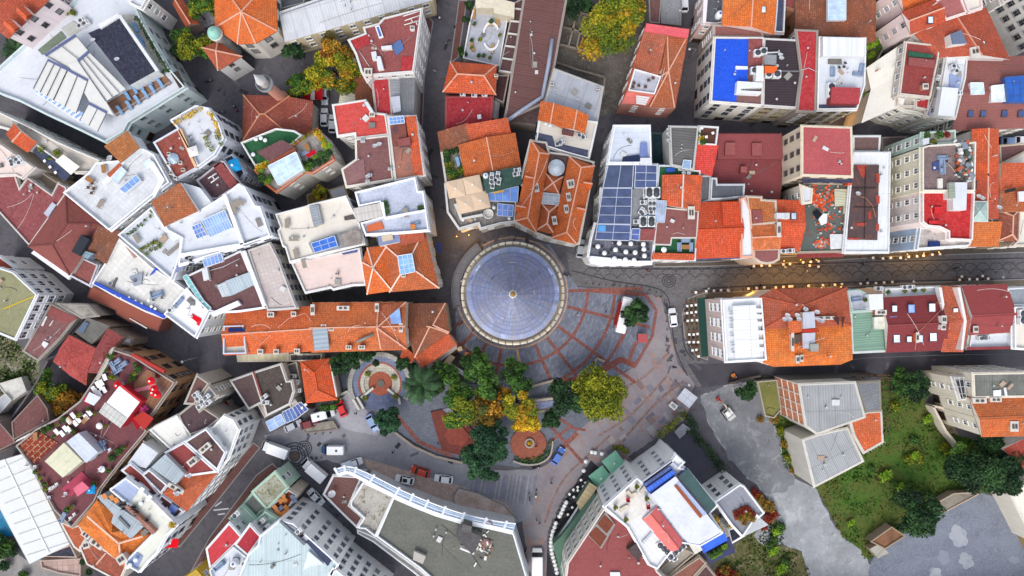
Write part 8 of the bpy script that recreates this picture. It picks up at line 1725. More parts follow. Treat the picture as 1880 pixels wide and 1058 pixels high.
b=B('terracotta floored roof terrace with orange tables beside the pale green house',[(495,931),(531,898),(546,908),(515,951)],'terrace house','terrace_house','#c8b8a4');b.vol(8,[(494,933),(531,898),(547,908),(516,952)],S1,MV('#94492c',s=.6),par=.5,pc='#d0ccc4',win=0);many(S46,[(521,908,40),(525,916,40),(507,930,40),(512,938,40),(518,944,40),(527,930,40),(531,936,40),(524,940,40),(517,918,40)],8.1,'orange wooden tables on the terracotta roof terrace',S16,'orange terrace tables');many(S34,[(540,915,120),(514,934,40)],8.1,'pale sofas on the terracotta roof terrace',S34,'terracotta terrace sofas')
b=B('white apartment block with pale blue corrugated roof and navy terrace',[(515,954),(620,1035),(600,1075),(430,1075)],S13,S14,'#f4f4f2')
b.vol(15,[(457,1017),(475,1000),(478,984),(515,953),(540,960),(568,985),(622,1034),(602,1080),(430,1080),(440,1058)],S1,MC('#bccdd0',step=.6,dirt=.88),par=.5,pc=S68,win=(2.3,3.1,.85,1.4),fr='#9a9ea4');b.sl(S7,[(516,960),(524,957),(566,988),(560,998)],15.1,LGR,.2);b.sl(S7,[(562,996),(572,989),(608,1030),(602,1040)],15.1,MM('#333b58',dirt=.2),.2);b.sl(S10,[(512,958),(516,956),(562,998),(558,1002)],15.1,MP('#6f767e'),.7);b.sl('canopy',[(556,1048),(566,1012),(594,1036),(570,1040)],15.2,MF('#d8dcde'),.5);inst(S18,W(556,979,15.3),0,'dark seat on the grey strip beside pale blue corrugated roof',S24,None,1.6);inst(S3,W(551,972,15.3),.7,'dark unit on the grey strip beside pale blue corrugated roof',S5)
b=B('white apartment block with rows of windows at the bottom edge',[(610,1036),(640,1010),(720,1080),(640,1090)],S13,S14,'#f4f4f2');b.vol(15,[(604,1052),(612,1040),(700,1110),(640,1140)],S1,CBL,par=.5,win=(2.3,3.1,.85,1.4),fr='#9a9ea4')
b=B('white house with two crimson red roofs and white terrace at the bottom',[(380,1007),(421,962),(480,986),(400,1058)],S4,S4,'#e2e4e6');b.vol(12.5,[(379,1008),(421,960),(444,986),(430,1001),(386,1044)],S1,MM('#c0343c',dirt=.2),par=.12,win=(2.2,3,.9,1.4));b.vol(12.8,[(432,1000),(459,963),(480,986),(455,1020)],S1,MM('#a82434',dirt=.25),par=.12,win=0);b.vol(12.5,[(386,1045),(430,1002),(454,1021),(480,1075),(395,1075)],S1,WHT,par=.6,win=0);inst(S65,W(434,1030,12.6),0,'grey tank on the white terrace below the crimson roofs','water tank');many(S3,[(452,1030,45),(460,1036,45),(466,1045,45)],12.6,'dirty white units below the crimson roofs',S5,'crimson house units');inst(S34,W(404,1038,12.6),R(40),'blue sofa on the white terrace below the crimson roofs',S34,None,1.3)
b=B('small yellow building at the bottom edge beside the lower street',[(332,1053),(370,1033),(383,1045),(340,1075)],S4,S4,'#c8a43c');b.vol(9,[(340,1080),(336,1062),(362,1044),(384,1070)],S1,MM('#b89a40',dirt=.3),par=.5,win=(2,3,.9,1.4))
b=B('large white corner hotel with roof terrace, blue glass and white roof',[(1108,928),(1240,832),(1314,928),(1250,1010)],'hotel','hotel','#f4f5f4')
b.vol(15,[(1108,930),(1168,876),(1180,884),(1232,846),(1240,834),(1256,849),(1246,858),(1262,862),(1316,928),(1302,942),(1326,978),(1284,1002),(1264,998),(1252,996),(1230,1014),(1206,1044),(1190,1036),(1152,968)],S1,MM('#dfe0e0',dirt=.15),par=.6,pc=S66,win=(2.5,3.1,.8,1.4),fr='#c4c6c8')
b.sl(S10,[(1178,884),(1232,846),(1246,858),(1192,894)],15.,MM('#c4c8d6',dirt=.15),.6);b.sky([(1181,889),(1230,856),(1234,862),(1186,896)],15.6,.4,'#43568c','#34406c',7,1);b.sky([(1186,897),(1235,863),(1240,870),(1192,905)],15.2,1.2,'#1c5ad0','#2c4f9c',9,1,rough=.35);b.blk('roof_pool',[(1245,875),(1263,861),(1315,928),(1301,941)],15,16.4,M(S17,'#24346c'),MX('#22403f',rough=.25));b.blk('roof_hall',[(1195,908),(1240,875),(1325,977),(1284,1000),(1262,996)],15,17,M(S17,'#3a5ca4'),MM('#d6dae2',dirt=.3,seam=2.5,sk=.25));b.sl('roof_beam',[(1238,893),(1243,890),(1290,948),(1285,952)],17,M(S55,'#a0583c'),.3);b.sl('roof_shade',[(1243,886),(1247,884),(1298,944),(1291,948)],17,MM('#a9b4d4',dirt=.1),.12);b.sl('solar_panel',[(1284,1001),(1330,978),(1336,992),(1292,1016)],12.5,MX('#1a52c0'),.3);b.sl('roof_frame',[(1290,1014),(1340,986),(1350,1014),(1306,1034)],10,M(S17,'#232a58'),.4);b.sl('planter',[(1298,1016),(1334,998),(1340,1006),(1304,1026)],10.4,MG('#3a3a2c',c2='#2f4a24'),.3)
many([S9,S21],[(1305,1018,0,.9),(1313,1014,0,.9),(1321,1009,0,.9),(1329,1004,0,.9),(1310,1022,0,.8),(1320,1016,0,.8)],10.6,'green bushes in the dark blue rimmed planter',S15,'blue rimmed planter bushes');b.sl(S49,[(1265,1000),(1280,994),(1290,1010),(1276,1018)],14,MM('#d8d4c8'),1.2)
b.sl(S7,[(1120,921),(1166,877),(1200,926),(1174,947),(1153,961)],15.05,MV('#e0dcd4',s=1.2,var=.05,mort=.85),.08);many('lounger_white',[(1145,932,-60),(1160,909,-60),(1156,907,40),(1181,897,-40)],15.2,'beige loungers on the white hotel roof terrace',S44,'hotel terrace loungers');many(S57,[(1129,929),(1148,951),(1168,891),(1186,913)],15.2,'dark potted bushes on the white hotel roof terrace',S36,'hotel terrace pots',sc=1.2);many('chair_red',[(1152,915),(1189,928)],15.2,'red seats on the white hotel roof terrace',S24,'hotel red seats',sc=1.6)
b.vol(14,[(1154,962),(1176,947),(1182,955),(1204,985),(1192,998),(1222,1018),(1206,1032),(1196,1026),(1168,985)],S1,MT('#d6501f',age=.45),par=.25,win=0);b.vol(15.4,[(1180,954),(1205,931),(1254,995),(1232,1014)],S20,MM('#e4736c',dirt=.08,seam=.5),.9,axis=1,win=0,ridge='#e4736c',over=.1);b.sl('flue',[(1182,957),(1186,955),(1202,976),(1182,999),(1178,996),(1196,977),(1190,968)],15,MC('#c8ccd4'),.5);many(S23,[(1210,998,30,.8),(1217,1004,30,.8),(1223,1010,30,.8),(1229,1019,30,.8),(1238,1012,30,.7),(1245,1006,30,.7),(1252,1000,30,.7),(1236,1022,30,.7)],14.3,'round fan units at foot of pink gable roof',S26,'pink gable fan units')
b=B('white side wing with windows and grey roof with red ivy patch',[(1311,920),(1358,890),(1402,940),(1340,962)],'hotel wing','hotel_wing','#f4f4f2')
b.vol(11,[(1311,920),(1357,888),(1366,893),(1402,941),(1392,950),(1388,946),(1362,985),(1341,962)],S1,MM('#8c8e98',dirt=.2),par=.6,pc='#eceeee',win=(2.4,3.1,.8,1.4),fr='#8a8e92');b.sl(S7,[(1362,984),(1392,948),(1411,964),(1366,985)],9,MM('#b9bcc0',dirt=.2),.3);b.sl(S2,[(1345,940),(1372,928),(1384,942),(1350,956)],11.05,MG('#8a4434',c2='#6a3a30',sc=5),.3);many([S58,S53],[(1352,944,0,1.),(1362,937,0,1.1),(1372,934,0,1.),(1360,950,0,1.1),(1372,946,0,1.2),(1380,942,0,1.),(1366,958,0,1.),(1380,952,0,1.)],11.1,'red and orange bushes on hotel wing roof',S15,'red wing bushes');inst(S41,W(1344,962,9),0,'yellow bush at the lower corner of the hotel wing roof',S15,None,1.2)
b.vol(7,[(1336,972),(1354,966),(1366,984),(1342,998)],S1,MM('#23253c'),par=.2,win=0)
b=B('large maroon flat roofed building with sunken brown deck, bottom edge',[(1108,933),(1170,985),(1300,1070),(1040,1070)],S0,S0,'#d4cfc0')
b.vol(14,[(1108,933),(1153,966),(1168,986),(1196,1028),(1206,1048),(1240,1080),(1036,1080),(1042,1032)],S1,MM('#8d4644',dirt=.2,seam=2.),par=.5,pc='#d8d0c8',win=(1.9,3.,1.,1.7),fr='#d8d8d0');b.sl('roof_well',[(1078,982),(1112,940),(1130,964),(1104,1008)],14.05,MM('#8f8a86'),.4);b.sl('well_floor',[(1080,982),(1094,967),(1114,985),(1102,1005)],14.45,M(S55,'#7a3f2c'),.05);b.sl('well_floor',[(1096,962),(1110,945),(1127,962),(1114,980)],14.45,M(S55,'#7a3f2c'),.05);b.sl(S2,[(1120,1051),(1138,1051),(1140,1064),(1121,1064)],14.1,MM('#d8dce4'),.3);b.blk(S49,[(1152,1010),(1168,998),(1182,1016),(1170,1030)],14,15.5,MP('#4a4440'),MM('#4f3f3e'))
b=B('brown roofed block with beige terrace behind the pink gable, bottom edge',[(1225,1050),(1280,1015),(1320,1070),(1250,1080)],S0,S0,'#a89a8a');b.vol(10,[(1208,1048),(1252,1005),(1276,1016),(1226,1058)],S1,MM('#a49a8c',dirt=.3),par=.4,win=0);b.vol(10.5,[(1228,1060),(1284,1022),(1296,1034),(1258,1075),(1240,1080)],S1,MM('#8a5446'),par=.2,win=0);b.vol(10,[(1260,1076),(1296,1036),(1320,1066),(1310,1085)],S1,MM('#553838'),par=.2,win=0)
b=B('low green awning strip and terrace bar along the maroon building front',[(1018,1000),(1030,1060),(1040,1060),(1090,920)],S22,'terrace_bar','#5f7a6a');b.vol(4,[(1015,1000),(1030,985),(1092,905),(1096,912),(1046,980),(1034,1010),(1040,1060),(1030,1060)],S1,MF('#5f7d6c'),par=.05,win=0);b.vol(3.5,[(1058,924),(1082,886),(1097,895),(1066,940)],S1,MC('#cbb78e',step=1.),par=.05,win=0);b.sl(S10,[(1018,995),(1062,928),(1064,930),(1021,998)],2.,MP('#c9ccd0'),.4);b.sl(S10,[(1014,1002),(1018,1000),(1036,1052),(1033,1054)],2.,MP('#c9ccd0'),.4)
# ------------------------------------------------------------------ square, park, vehicles, people
sheet('terrace_floor',[(1003,1060),(1005,1000),(1018,955),(1040,915),(1062,880),(1085,845),(1105,865),(1040,960),(1030,1062)],.05,MG('#33343a',c2='#2c2a2e',v=.2))
tb=[(1039,921),(1036,927),(1033,933),(1030,940),(1027,946),(1020,959),(1018,966),(1015,973),(1013,980),(1012,987),(1011,993),(1011,1000),(1012,1007),(1013,1014),(1015,1021),(1017,1028),(1019,1035),(1021,1042),(1022,1049)]
many('round_bigger',tb,.06,'white round tables along the curved dark terrace',S16,'curved row of round tables','v')
for i,(u,v)in enumerate(tb):
 for dx,a in((-5.5,90),(5.5,-90)):inst(S18,W(u+dx*.9,v+1.5*(1 if dx>0 else-1),.06),R(a),'dark chair beside a white round table of the curved terrace row',S24,'chairs of the curved terrace row')
sq=[(1066,880),(1074,885),(1060,893),(1052,898),(1045,906),(1053,911),(1061,914),(1050,930),(1042,943),(1060,899),(1070,892)]
many(S38,[(u,v,35)for u,v in sq],.06,'white square tables on terrace below green parasols',S16,'dark terrace square tables','v')
for u,v in sq:
 for dx,dy in((-5,3),(5,-3)):inst(S18,W(u+dx,v+dy,.06),R(35+(90 if dx<0 else-90)),'dark chair beside a white square table below the green parasols',S24,'chairs of the dark terrace')
inst('para_green',W(1125,846,.02),R(38),'upper right green square parasol beside the white hotel facade',S47,'green square parasols');inst('para_green',W(1101,873,.02),R(38),'lower left green square parasol above the dark table terrace',S47,'green square parasols')
many(S29,[(1086,829),(1092,830),(1075,846),(1104,832),(1071,863)],.02,'small white tables near the green parasols',S16,'tables near parasols')
many(S19,[(1140,822,0,.9),(1148,828,0,.9),(1128,822,0,.7)],.02,'low bushes beside the upper green parasol',S15,'bushes by parasol')
ct=[(1260,562),(1260,575),(1261,589),(1268,561),(1268,574),(1269,588),(1276,560),(1276,573),(1278,588),(1264,614),(1272,614),(1279,613),(1264,628),(1272,628),(1280,628),(1270,643),(1277,642),(1281,654)]
many(S38,ct,.13,'white cafe tables before the white end house',S16,'cafe tables by end house')
for u,v in ct:
 for dy,a in((-6.5,180),(6.5,0)):inst(S30,W(u,v+dy*.95,.13),R(a),'brown chair beside a white cafe table before the white end house',S24,'cafe chairs by end house')
ct2=[(1276,537),(1295,535),(1309,534),(1322,533),(1335,533),(1372,530),(1387,529),(1401,528),(1422,528),(1436,527),(1447,526),(1452,526),(1482,525),(1508,524),(1530,523),(1543,522),(1577,521),(1590,520),(1605,520),(1620,519),(1635,518),(1758,514),(1776,513),(1790,513),(1810,512),(1800,507),(1762,508)]
many(S38,ct2,.13,'white cafe tables along the south side of the cafe street',S16,'south side cafe tables')
for u,v in ct2:
 for dx,a in((-6,-90),(6,90)):inst(S30,W(u+dx,v+1,.13),R(a),'brown chair beside a white cafe table on the south side of the cafe street',S24,'south side cafe chairs')
ct3=[(1382,489),(1396,488),(1411,488),(1436,486),(1448,485),(1472,482),(1486,481),(1500,480),(1600,474),(1618,475),(1632,474),(1650,474),(1665,472),(1680,471),(1692,470),(1708,468),(1722,467),(1484,488),(1500,490)]
many(S38,ct3,.13,'white cafe tables along the north side of the cafe street',S16,'north side cafe tables')
for u,v in ct3:
 for dx,a in((-6,-90),(6,90)):inst(S30,W(u+dx,v,.13),R(a),'brown chair beside a white cafe table on the north side of the cafe street',S24,'north side cafe chairs')
sheet('dark_green_carpet',[(1280,548),(1300,546),(1302,655),(1288,655)],.14,MF('#2a4a44'))
mat_lamp=M('emit','#ffb040',e=3.5)
lm=MB();lm.lathe((0,0,2.35),[(0.,-.08),(.08,-.04),(.08,.04),(0,.08)],mat_lamp,8);lp=MB();lp.tube([(0,0,0),(0,0,2.25)],.035,PM('#33343a'),6)
proto('cafe_lamp',[('bulb',lm,[]),('post',lp,[])])
lamps=[(1378,483),(1405,482),(1432,480),(1462,478),(1375,536),(1400,534),(1430,532),(1455,531),(1500,529),(1535,527),(1655,468),(1685,466),(1712,464),(1490,478),(840,436),(862,433)]
many('cafe_lamp',lamps,.12,'glowing warm cafe lamps along the street fronts','cafe lamp','warm cafe lamps')
for i,(u,v)in enumerate(lamps):
 L=bpy.data.lights.new('warm_lamp','POINT');L.energy=120;L.color=(1.,.5,.08);L.shadow_soft_size=.15
 lo=bpy.data.objects.new('warm_lamp',L);COL.objects.link(lo);lo.location=W(u,v,2.9)
many('cafe_lamp',[(1340,214),(1478,216),(1539,219)],.1,'glowing orange lamps on the upper lane fronts','street lamp','upper lane lamps')
for u,v in[(1340,214),(1478,216),(1539,219)]:
 L=bpy.data.lights.new('warm_lamp','POINT');L.energy=90;L.color=(1.,.45,.08);L.shadow_soft_size=.15;lo=bpy.data.objects.new('warm_lamp',L);COL.objects.link(lo);lo.location=W(u,v,2.9)
for pts,c,l in(([(1374,466),(1432,468),(1432,480),(1374,478)],'#6a3a34','maroon'),([(1466,462),(1548,464),(1547,474),(1466,474)],'#7a2a28','crimson'),([(1625,461),(1700,458),(1700,467),(1625,470)],'#2a5048','dark green')):pass
for u,v,d,l in((1322,522,-90,'grey street lamp on the cafe street left of the orange hipped house'),(1648,506,-90,'grey street lamp in the middle of the cafe street right half'),(1806,498,-90,'grey street lamp at the right end of the cafe street'),(1240,700,0,'grey street lamp beside the worn paving near white van'),(1265,108,180,'grey street lamp in the upper vertical street left of the blue roof'),(1498,205,90,'grey street lamp in the upper lane below the red strip roof'),(1590,235,90,'grey street lamp in the upper lane below white slopes'),(370,655,200,'grey street lamp on the curving left street'),(452,930,60,'grey street lamp beside the lower left junction pavement'),(640,990,40,'grey street lamp below the maroon apron roof')):
 inst('street_lamp',W(u,v,.02),R(d),l,'street lamp','street lamps')
many(S25,[(1076,521),(1088,522),(1100,523),(1112,524),(1124,525),(1136,525),(1150,526),(1164,527),(1178,529),(1192,532),(1204,537),(1213,545),(1219,556)],.02,'dark bollards along the north edge of the square',S25,'square bollards')
many(S25,[(1222,575),(1223,590),(1224,605),(1223,620),(1222,634),(1226,648),(1231,662),(1236,675)],.02,'dark bollards along the east kerb of the worn paving',S25,'east bollards','v')
many(S25,[(776,60),(774,90),(771,120),(768,150),(766,180),(764,210),(763,240),(762,270)],.12,'dark bollards left of the lane above the tower',S25,'lane bollards','v')
many(S25,[(400,880),(413,866),(426,851),(440,836),(452,822),(387,896),(374,912),(350,946),(338,962)],.12,'dark bollards along the lower left red pavement',S25,'lower left bollards')
many(S25,[(590,905),(598,916),(608,930),(620,946),(632,962),(648,978)],.02,'dark bollards on curve below maroon apron roof',S25,'apron bollards')
def veh(k,u,v,deg,label,cat='car'):return inst(k,W(u,v,.03),R(deg),label,cat)
veh(S42,1234,583,96,'white hatchback parked on the bend east of the square');veh(S69,1065,457,84,'silver car parked in the lane right of the stone block');veh(S69,597,177,-88,'silver car parked top of the short lane by red awning');veh(S42,597,217,90,'white car in the short lane right of the mosque');veh(S42,612,229,90,'white car hugging the coral red building wall')
veh('truck_white',509,822,160,'white box truck crossing the circular paving at the junction','truck');veh('truck_white',580,860,140,'white box truck parked below the paving circles','truck');veh('van_blue',613,824,180,'blue and white ambulance like van on the loop road','van');veh('car_sedan',582,911,-45,'white sedan driving beside the maroon apron roof');veh('pickup',648,850,20,'dark pickup truck with white load at the car park end','pickup truck')
veh('car_orange',772,864,162,'orange red estate car parked beside the louvred edge');veh('car_sunroof',744,879,168,'white car with black sunroof parked by the louvred edge');veh(S42,815,878,172,'white hatchback parked on the loop road right of orange car');veh('car_blue',1024,836,58,'blue car parked beside the round brick planter');veh('car_red',628,748,112,'bright red car parked below the park trees');veh('car_paleblue',685,776,-62,'pale blue car half hidden by the round green tree');veh('van_white',596,760,15,'white van parked beside the blue glass canopies','van');veh('car_darkred',570,777,15,'dark red car parked below the white van');veh(S69,540,781,25,'silver car parked beside glass canopies near the loop road')
veh('minibus',986,1038,90,'white minibus driving up the street right of the civic building','minibus');veh(S42,1255,8,90,'white car at the top of the vertical street');veh('car_paleblue',1851,261,0,'pale blue car in the upper right street');veh(S42,1875,259,0,'white car at the right end of the upper right street');veh('van_white',824,902,-15,'white van trailer at the end of the brick car park','van')if False else None
inst('excavator',W(1334,757,.03),R(128),'white tracked excavator with red bucket on the grey concrete lot','excavator')
for k,u,v,d,l in((S27,819,86,80,'dark motor scooter in the lane near the white terrace garden'),('moto_white',803,34,160,'white motor scooter at the top of the lane'),(S27,972,911,95,'black motor scooter on the striped paving, lower one'),('moto_white',984,905,85,'white motor scooter on the striped paving, upper one'),(S27,984,858,15,'black motorcycle parked by the round brick planter'),(S27,1040,506,-20,'dark scooter on the cafe street by the tower'),(S27,385,151,20,'dark scooter on the square left of the small white corner house'),('moto_red',434,200,120,'red scooter left of the mosque'),('moto_red',407,208,10,'red scooter near the rooftop garden building wall'),(S27,1755,492,10,'dark scooter on the right part of cafe street'),(S27,1345,693,20,'dark scooter beside the lane wall near the concrete lot'),('moto_red',578,936,-40,'red scooter beside the terracotta terrace'),(S27,965,1017,90,'dark scooter by the civic building right edge')):inst(k,W(u,v,.03),R(d),l,'motor scooter')
mb=MB();loft(mb,[(-4.1,1.,.4,2.4),(-3.8,1.15,.35,2.55),(3.6,1.15,.35,2.55),(4.1,.95,.5,2.2)],PM('#eef0f0',rough=.3));a1=MB();a1.face([(-2.6,1.16,2.3),(2.6,1.16,2.3),(2.6,1.9,2.05),(-2.6,1.9,2.05)][::-1],MF('#7a2a26'));a1.face([(-2.6,1.16,2.28),(2.6,1.16,2.28),(2.6,1.9,2.03),(-2.6,1.9,2.03)],MF('#7a2a26'));wd=MB();wd.box((4.,0,1.3),.1,1.7,.8,MX('#14181f'));st_=MB();st_.box((0,1.16,2.42),6.4,.12,.14,PM('#c01c24'))
proto('kiosk_bus',[('body',mb,[]),(S22,a1,[]),('windscreen',wd,[]),('stripe',st_,[])]+wheel_mbs([(2.6,1.05),(2.6,-1.05),(-2.6,1.05),(-2.6,-1.05)],.42,.28));inst('kiosk_bus',W(1143,578,.03),R(77),'white kiosk bus with red stripe beside the small square tree','kiosk bus')
mb=MB();mb.box((0,0,0),1.7,1.6,2.3,PM('#8c3034'));rf=MB();rf.box((0,0,2.3),2.,1.9,.18,PM('#b04848'));cn=MB();cn.box((0,.85,1.),1.5,.3,.08,PM(S64));proto('ticket_kiosk',[('body',mb,[]),('roof',rf,[]),('counter',cn,[])]);inst('ticket_kiosk',W(1176,620,.02),.05,'small red kiosk at the worn paving edge right of the square','kiosk')
mb=MB();mb.box((0,0,.15),2.6,2.1,2.,PM('#b8bcc6'));rf=MB();rf.box((0,0,2.15),3.6,3.,.12,MC('#c8ccd6'));w4=MB();w4.box((1.35,0,.9),.06,1.4,.9,MX('#20242c'));proto('guard_hut',[('body',mb,[]),('roof',rf,[]),(S72,w4,[])]);inst('guard_hut',W(1257,728,.02),R(-38),'guard hut with pale square metal roof by the concrete lot','hut')
mb=MB();mb.box((0,0,.3),1.7,1.3,.9,PM('#dcdcd8'));t_=MB();t_.box((0,0,1.2),1.,.6,.25,PM('#8a8c8e'));f_=MB();f_.box((0,0,0),1.5,1.1,.3,PM('#3a3a3c'));proto('generator',[('casing',mb,[]),('exhaust_hatch',t_,[]),('frame',f_,[])]);inst('generator',W(1234,744,.02),R(-38),'white generator box beside the guard hut','generator')
mb=MB();mb.face([(-2.2,-1.9,2.6),(2.2,-1.9,2.6),(2.2,1.9,2.4),(-2.2,1.9,2.4)],MF('#c01c28'));mb.face([(-.45,-1.91,2.63),(.45,-1.91,2.63),(.45,1.91,2.43),(-.45,1.91,2.43)],MF('#e4e4e4'));p4=MB();[p4.tube([(x,y,0),(x,y,2.45)],.05,PM(S63),6)for x in(-2.1,2.1)for y in(-1.8,1.8)];proto('canopy_shelter',[('canopy',mb,[]),('frame',p4,[])]);inst('canopy_shelter',W(580,174,0),0,'red canopy shelter with a white stripe beside the silver car','canopy')
fl=empty('national_flag',W(318,1012,0));tag(fl,'red flag with white crescent and star over the lower left street','flag');c=W(311,998,9)-fl.location;fm=MB();ff=MF('#e01020')
def FP(x,y):return Vc((c.x+x*.96+y*.1,c.y+y+.1*sn(x*2.2),9.+.12*sn(x*2.6)))-Vc((0,0,0))
for k in range(8):
 x0,x1=-1.7+k*.45,-1.25+k*.45;fm.face([FP(x0,-.95),FP(x1,-.95),FP(x1,.95),FP(x0,.95)],ff)
obj('cloth',fm.mesh('cloth'),fl);em=MB();wf=MF('#f4f4f4');up_=Vc((0,0,.06))
for k in range(20):
 t0,t1=R(38)+k/20*R(284),R(38)+(k+1)/20*R(284);i0=lambda t:FP(-.5+.13+.42*cs(t)*1.,.42*sn(t))+up_;o0=lambda t:FP(-.5+.55*cs(t),.55*sn(t))+up_
 em.face([o0(t0),o0(t1),i0(t1),i0(t0)],wf)
sp=[FP(.22+(.3 if k%2==0 else .12)*cs(R(180+36*k)),(.3 if k%2==0 else .12)*sn(R(180+36*k)))+up_ for k in range(10)]
for k in range(10):em.face([FP(.22,0)+up_,sp[k],sp[(k+1)%10]],wf)
obj('crescent_and_star',em.mesh('crescent_and_star'),fl);pm_=MB();pm_.tube([(0,0,0),(0,0,.05)],.1,PM('#999999'),6);pm_.tube([Vc((c.x-1.75,c.y-.6,9.3)),Vc((c.x-1.75,c.y+1.2,8.9))],.05,PM('#c8c8c8'),6);pm_.tube([(c.x-1.75,c.y+1.2,0),(c.x-1.75,c.y+1.2,9.2)],.05,PM('#c8c8c8'),6);obj('pole',pm_.mesh('pole'),fl)
b=B('blue hanging shop sign on the lane wall left of the tower',[(800,445),(812,445),(812,465),(800,465)],'shop sign','shop_sign','#26306c');mb=MB();c=W(806,455,5);mb.box((c.x,c.y,4.6),1.,2.2,.8,PM('#1f2c70'));b.part('panel',mb)
mb=MB();mb.box((c.x-.8,c.y,5.),.8,.1,.1,PM('#555555'));b.part('bracket',mb)
for i,(k,u,v,d,l)in enumerate(((S37,798,548,10,'person in dark clothes walking at the street left of the tower'),(S73,1188,497,80,'person in red walking on the cafe street near the corner terrace'),(S37,722,829,120,'person in dark coat walking on the grey loop road'),(S70,403,168,0,'person in blue standing on the square left of the minaret'),(S50,963,1013,0,'person in dark clothes standing beside the civic building'),(S39,1060,578,200,'person in white walking on blue slabs beside the tower'),(S50,1005,612,30,'person in dark clothes standing on blue slabs south of tower'),(S73,868,607,30,'person in red walking on slabs at lower left of tower'),(S39,848,598,60,'person in white walking at the left edge of the square'),(S37,1128,523,90,'person in dark clothes walking along the bollards'),(S70,1112,572,90,'person in blue standing on slabs right of tower'),(S39,1478,498,90,'person in white walking in the middle of the cafe street'),(S37,1580,485,-90,'person in dark clothes walking on the cafe street north side'),(S73,1578,471,10,'person in red and green standing at north cafe front'),(S37,1256,651,60,'person in dark clothes on the kerb near the end house tables'),(S39,1036,765,30,'person in white resting beside the park brick bands'),(S37,984,818,200,'person in dark clothes on the round brick planter'),(S50,835,52,0,'person in dark clothes on the red pavement of the lane'),(S39,799,133,0,'person in white on the lane pavement'),(S37,655,758,0,'person in dark clothes on the pale forecourt'),(S70,1256,565,0,'person in blue at the corner of the end house tables'),(S50,1012,885,0,'person in dark clothes above the round table terrace'),(S39,985,955,20,'person in white on the red stained street'),(S73,990,958,60,'person in red on the red stained street'))):person(k,u,v,d,l,.03)
for i,(u,v,d)in enumerate(((1254,575,-90),(1254,589,-90),(1274,580,0),(1272,621,0),(1258,628,-90),(1378,495,0),(1440,492,0),(1490,474,180),(1660,477,0),(1590,512,180),(1300,529,180),(1395,522,180))):person('dark_sit' if i%2 else 'white_sit',u,v,d,'seated person in %s top at a white cafe table, %s'%(S35 if i%2 else 'pale',['left column by the end house','second row by the end house','middle by the end house','lower middle by the end house','lower left by the end house','north front under warm lamps','north front near rounded bay','north front below derelict roof','north front below cream facade','south front near right lamp','south front at left end','south front under warm lamps'][i]),.13,None)
fc=(699,704)
def arc(mb,r0,r1,a0,a1,z0,z1,m,n=40,c=fc):
 for k in range(n):
  t0,t1=R(a0+(a1-a0)*k/n),R(a0+(a1-a0)*(k+1)/n)
  q=[W(c[0]+r*cs(t),c[1]+r*sn(t),0)for r,t in((r0,t0),(r1,t0),(r1,t1),(r0,t1))]
  q=ccw(q);up=Vc((0,0,z1));lo=Vc((0,0,z0))
  mb.face([p+up for p in q],m)
  for i in range(4):mb.face([q[i]+lo,q[(i+1)%4]+lo,q[(i+1)%4]+up,q[i]+up],m)
o=empty('amphitheatre',W(fc[0],fc[1],0));tag(o,'round stepped stone amphitheatre court left of the park','amphitheatre')
for nm,r0,r1,z1,col in(('step',50,58,1.5,'#a8a6a0'),('step',40,50,1.05,'#77809a'),('step',37,40,1.,'#a05a4c'),('step',30,37,.7,'#c4c0b2'),('step',22,30,.4,'#b4b0a2')):
 mb=MB();arc(mb,r0,r1,150,390,0.,z1,MV(col,s=.7,var=.12));obj(nm,mb.mesh(nm,o.location),o)
mb=MB();arc(mb,0.,22,0,360,0.,.12,MV('#a45a44',s=.5,var=.15));obj('court_floor',mb.mesh('court_floor',o.location),o)
mb=MB();arc(mb,0,7,0,360,.1,.3,MP('#6a6660'));obj('fountain_basin',mb.mesh('fountain_basin',o.location),o)
sheet('stage_paving',[(668,733),(690,712),(712,714),(728,738),(716,752),(670,752)],.05,MV('#5f6884',s=.7,off=1));wl=MB()
for a1,a2 in(((650,718),(668,750)),((664,730),(686,712)),((712,714),(732,730)),((732,730),(735,742)),((622,726),(640,718)),((640,718),(660,752))):wl.bar(W(*a1,.5),W(*a2,.5),.5,1.,MP('#cbc8c0'))
ww=obj(S43,wl.mesh(S43,W(690,730)),None,W(690,730));tag(ww,'pale low walls around the blue stage paving below the amphitheatre',S61)
for u,v in((676,687),(724,693),(671,731),(727,728)):inst(S19,W(u,v,.6),0,{676:'small bush in the upper left step of the amphitheatre',724:'small bush in the upper right step of the amphitheatre',671:'small bush in the lower left wall corner of the amphitheatre',727:'small bush in the lower right wall corner of the amphitheatre'}[u],S15,None,.8)
def platform(name,label,pts,h,top,wall,cat):
 mb=MB();ps=ccw([W(u,v,0.)for u,v in pts]);mb.prism(ps,h,MP(wall),top);c=sum(ps,Vc())/len(ps);o=obj(name,mb.mesh(name,c),None,c);return tag(o,label,cat)
platform('brick_platform','red brick octagonal platform in the lower park',[(791,756),(800,790),(812,826),(846,836),(868,824),(874,798),(858,776),(832,768),(812,752)],.4,MV('#7a3f36',s=.5,var=.15),'#6a4038','platform')
platform('octagon_step','dark rimmed octagonal centre of the red brick platform',[(816,798),(824,784),(850,784),(864,800),(850,818),(826,814)],.62,MV('#93483c',s=.5,var=.15),'#4a2c28','step')
platform('garden_bed','pale stone edged paving bed below the autumn tree',[(800,758),(822,748),(846,762),(834,772),(812,784)],.3,MV('#8f95a2',s=.6),S64,'garden bed')
platform('round_platform','round brick platform with tree ring right of the dark green tree',[(970+33*cs(R(a)),815+30*sn(R(a)))for a in range(0,360,12)],.35,MV('#9a5a46',s=.5,var=.15),'#8a8078','platform')
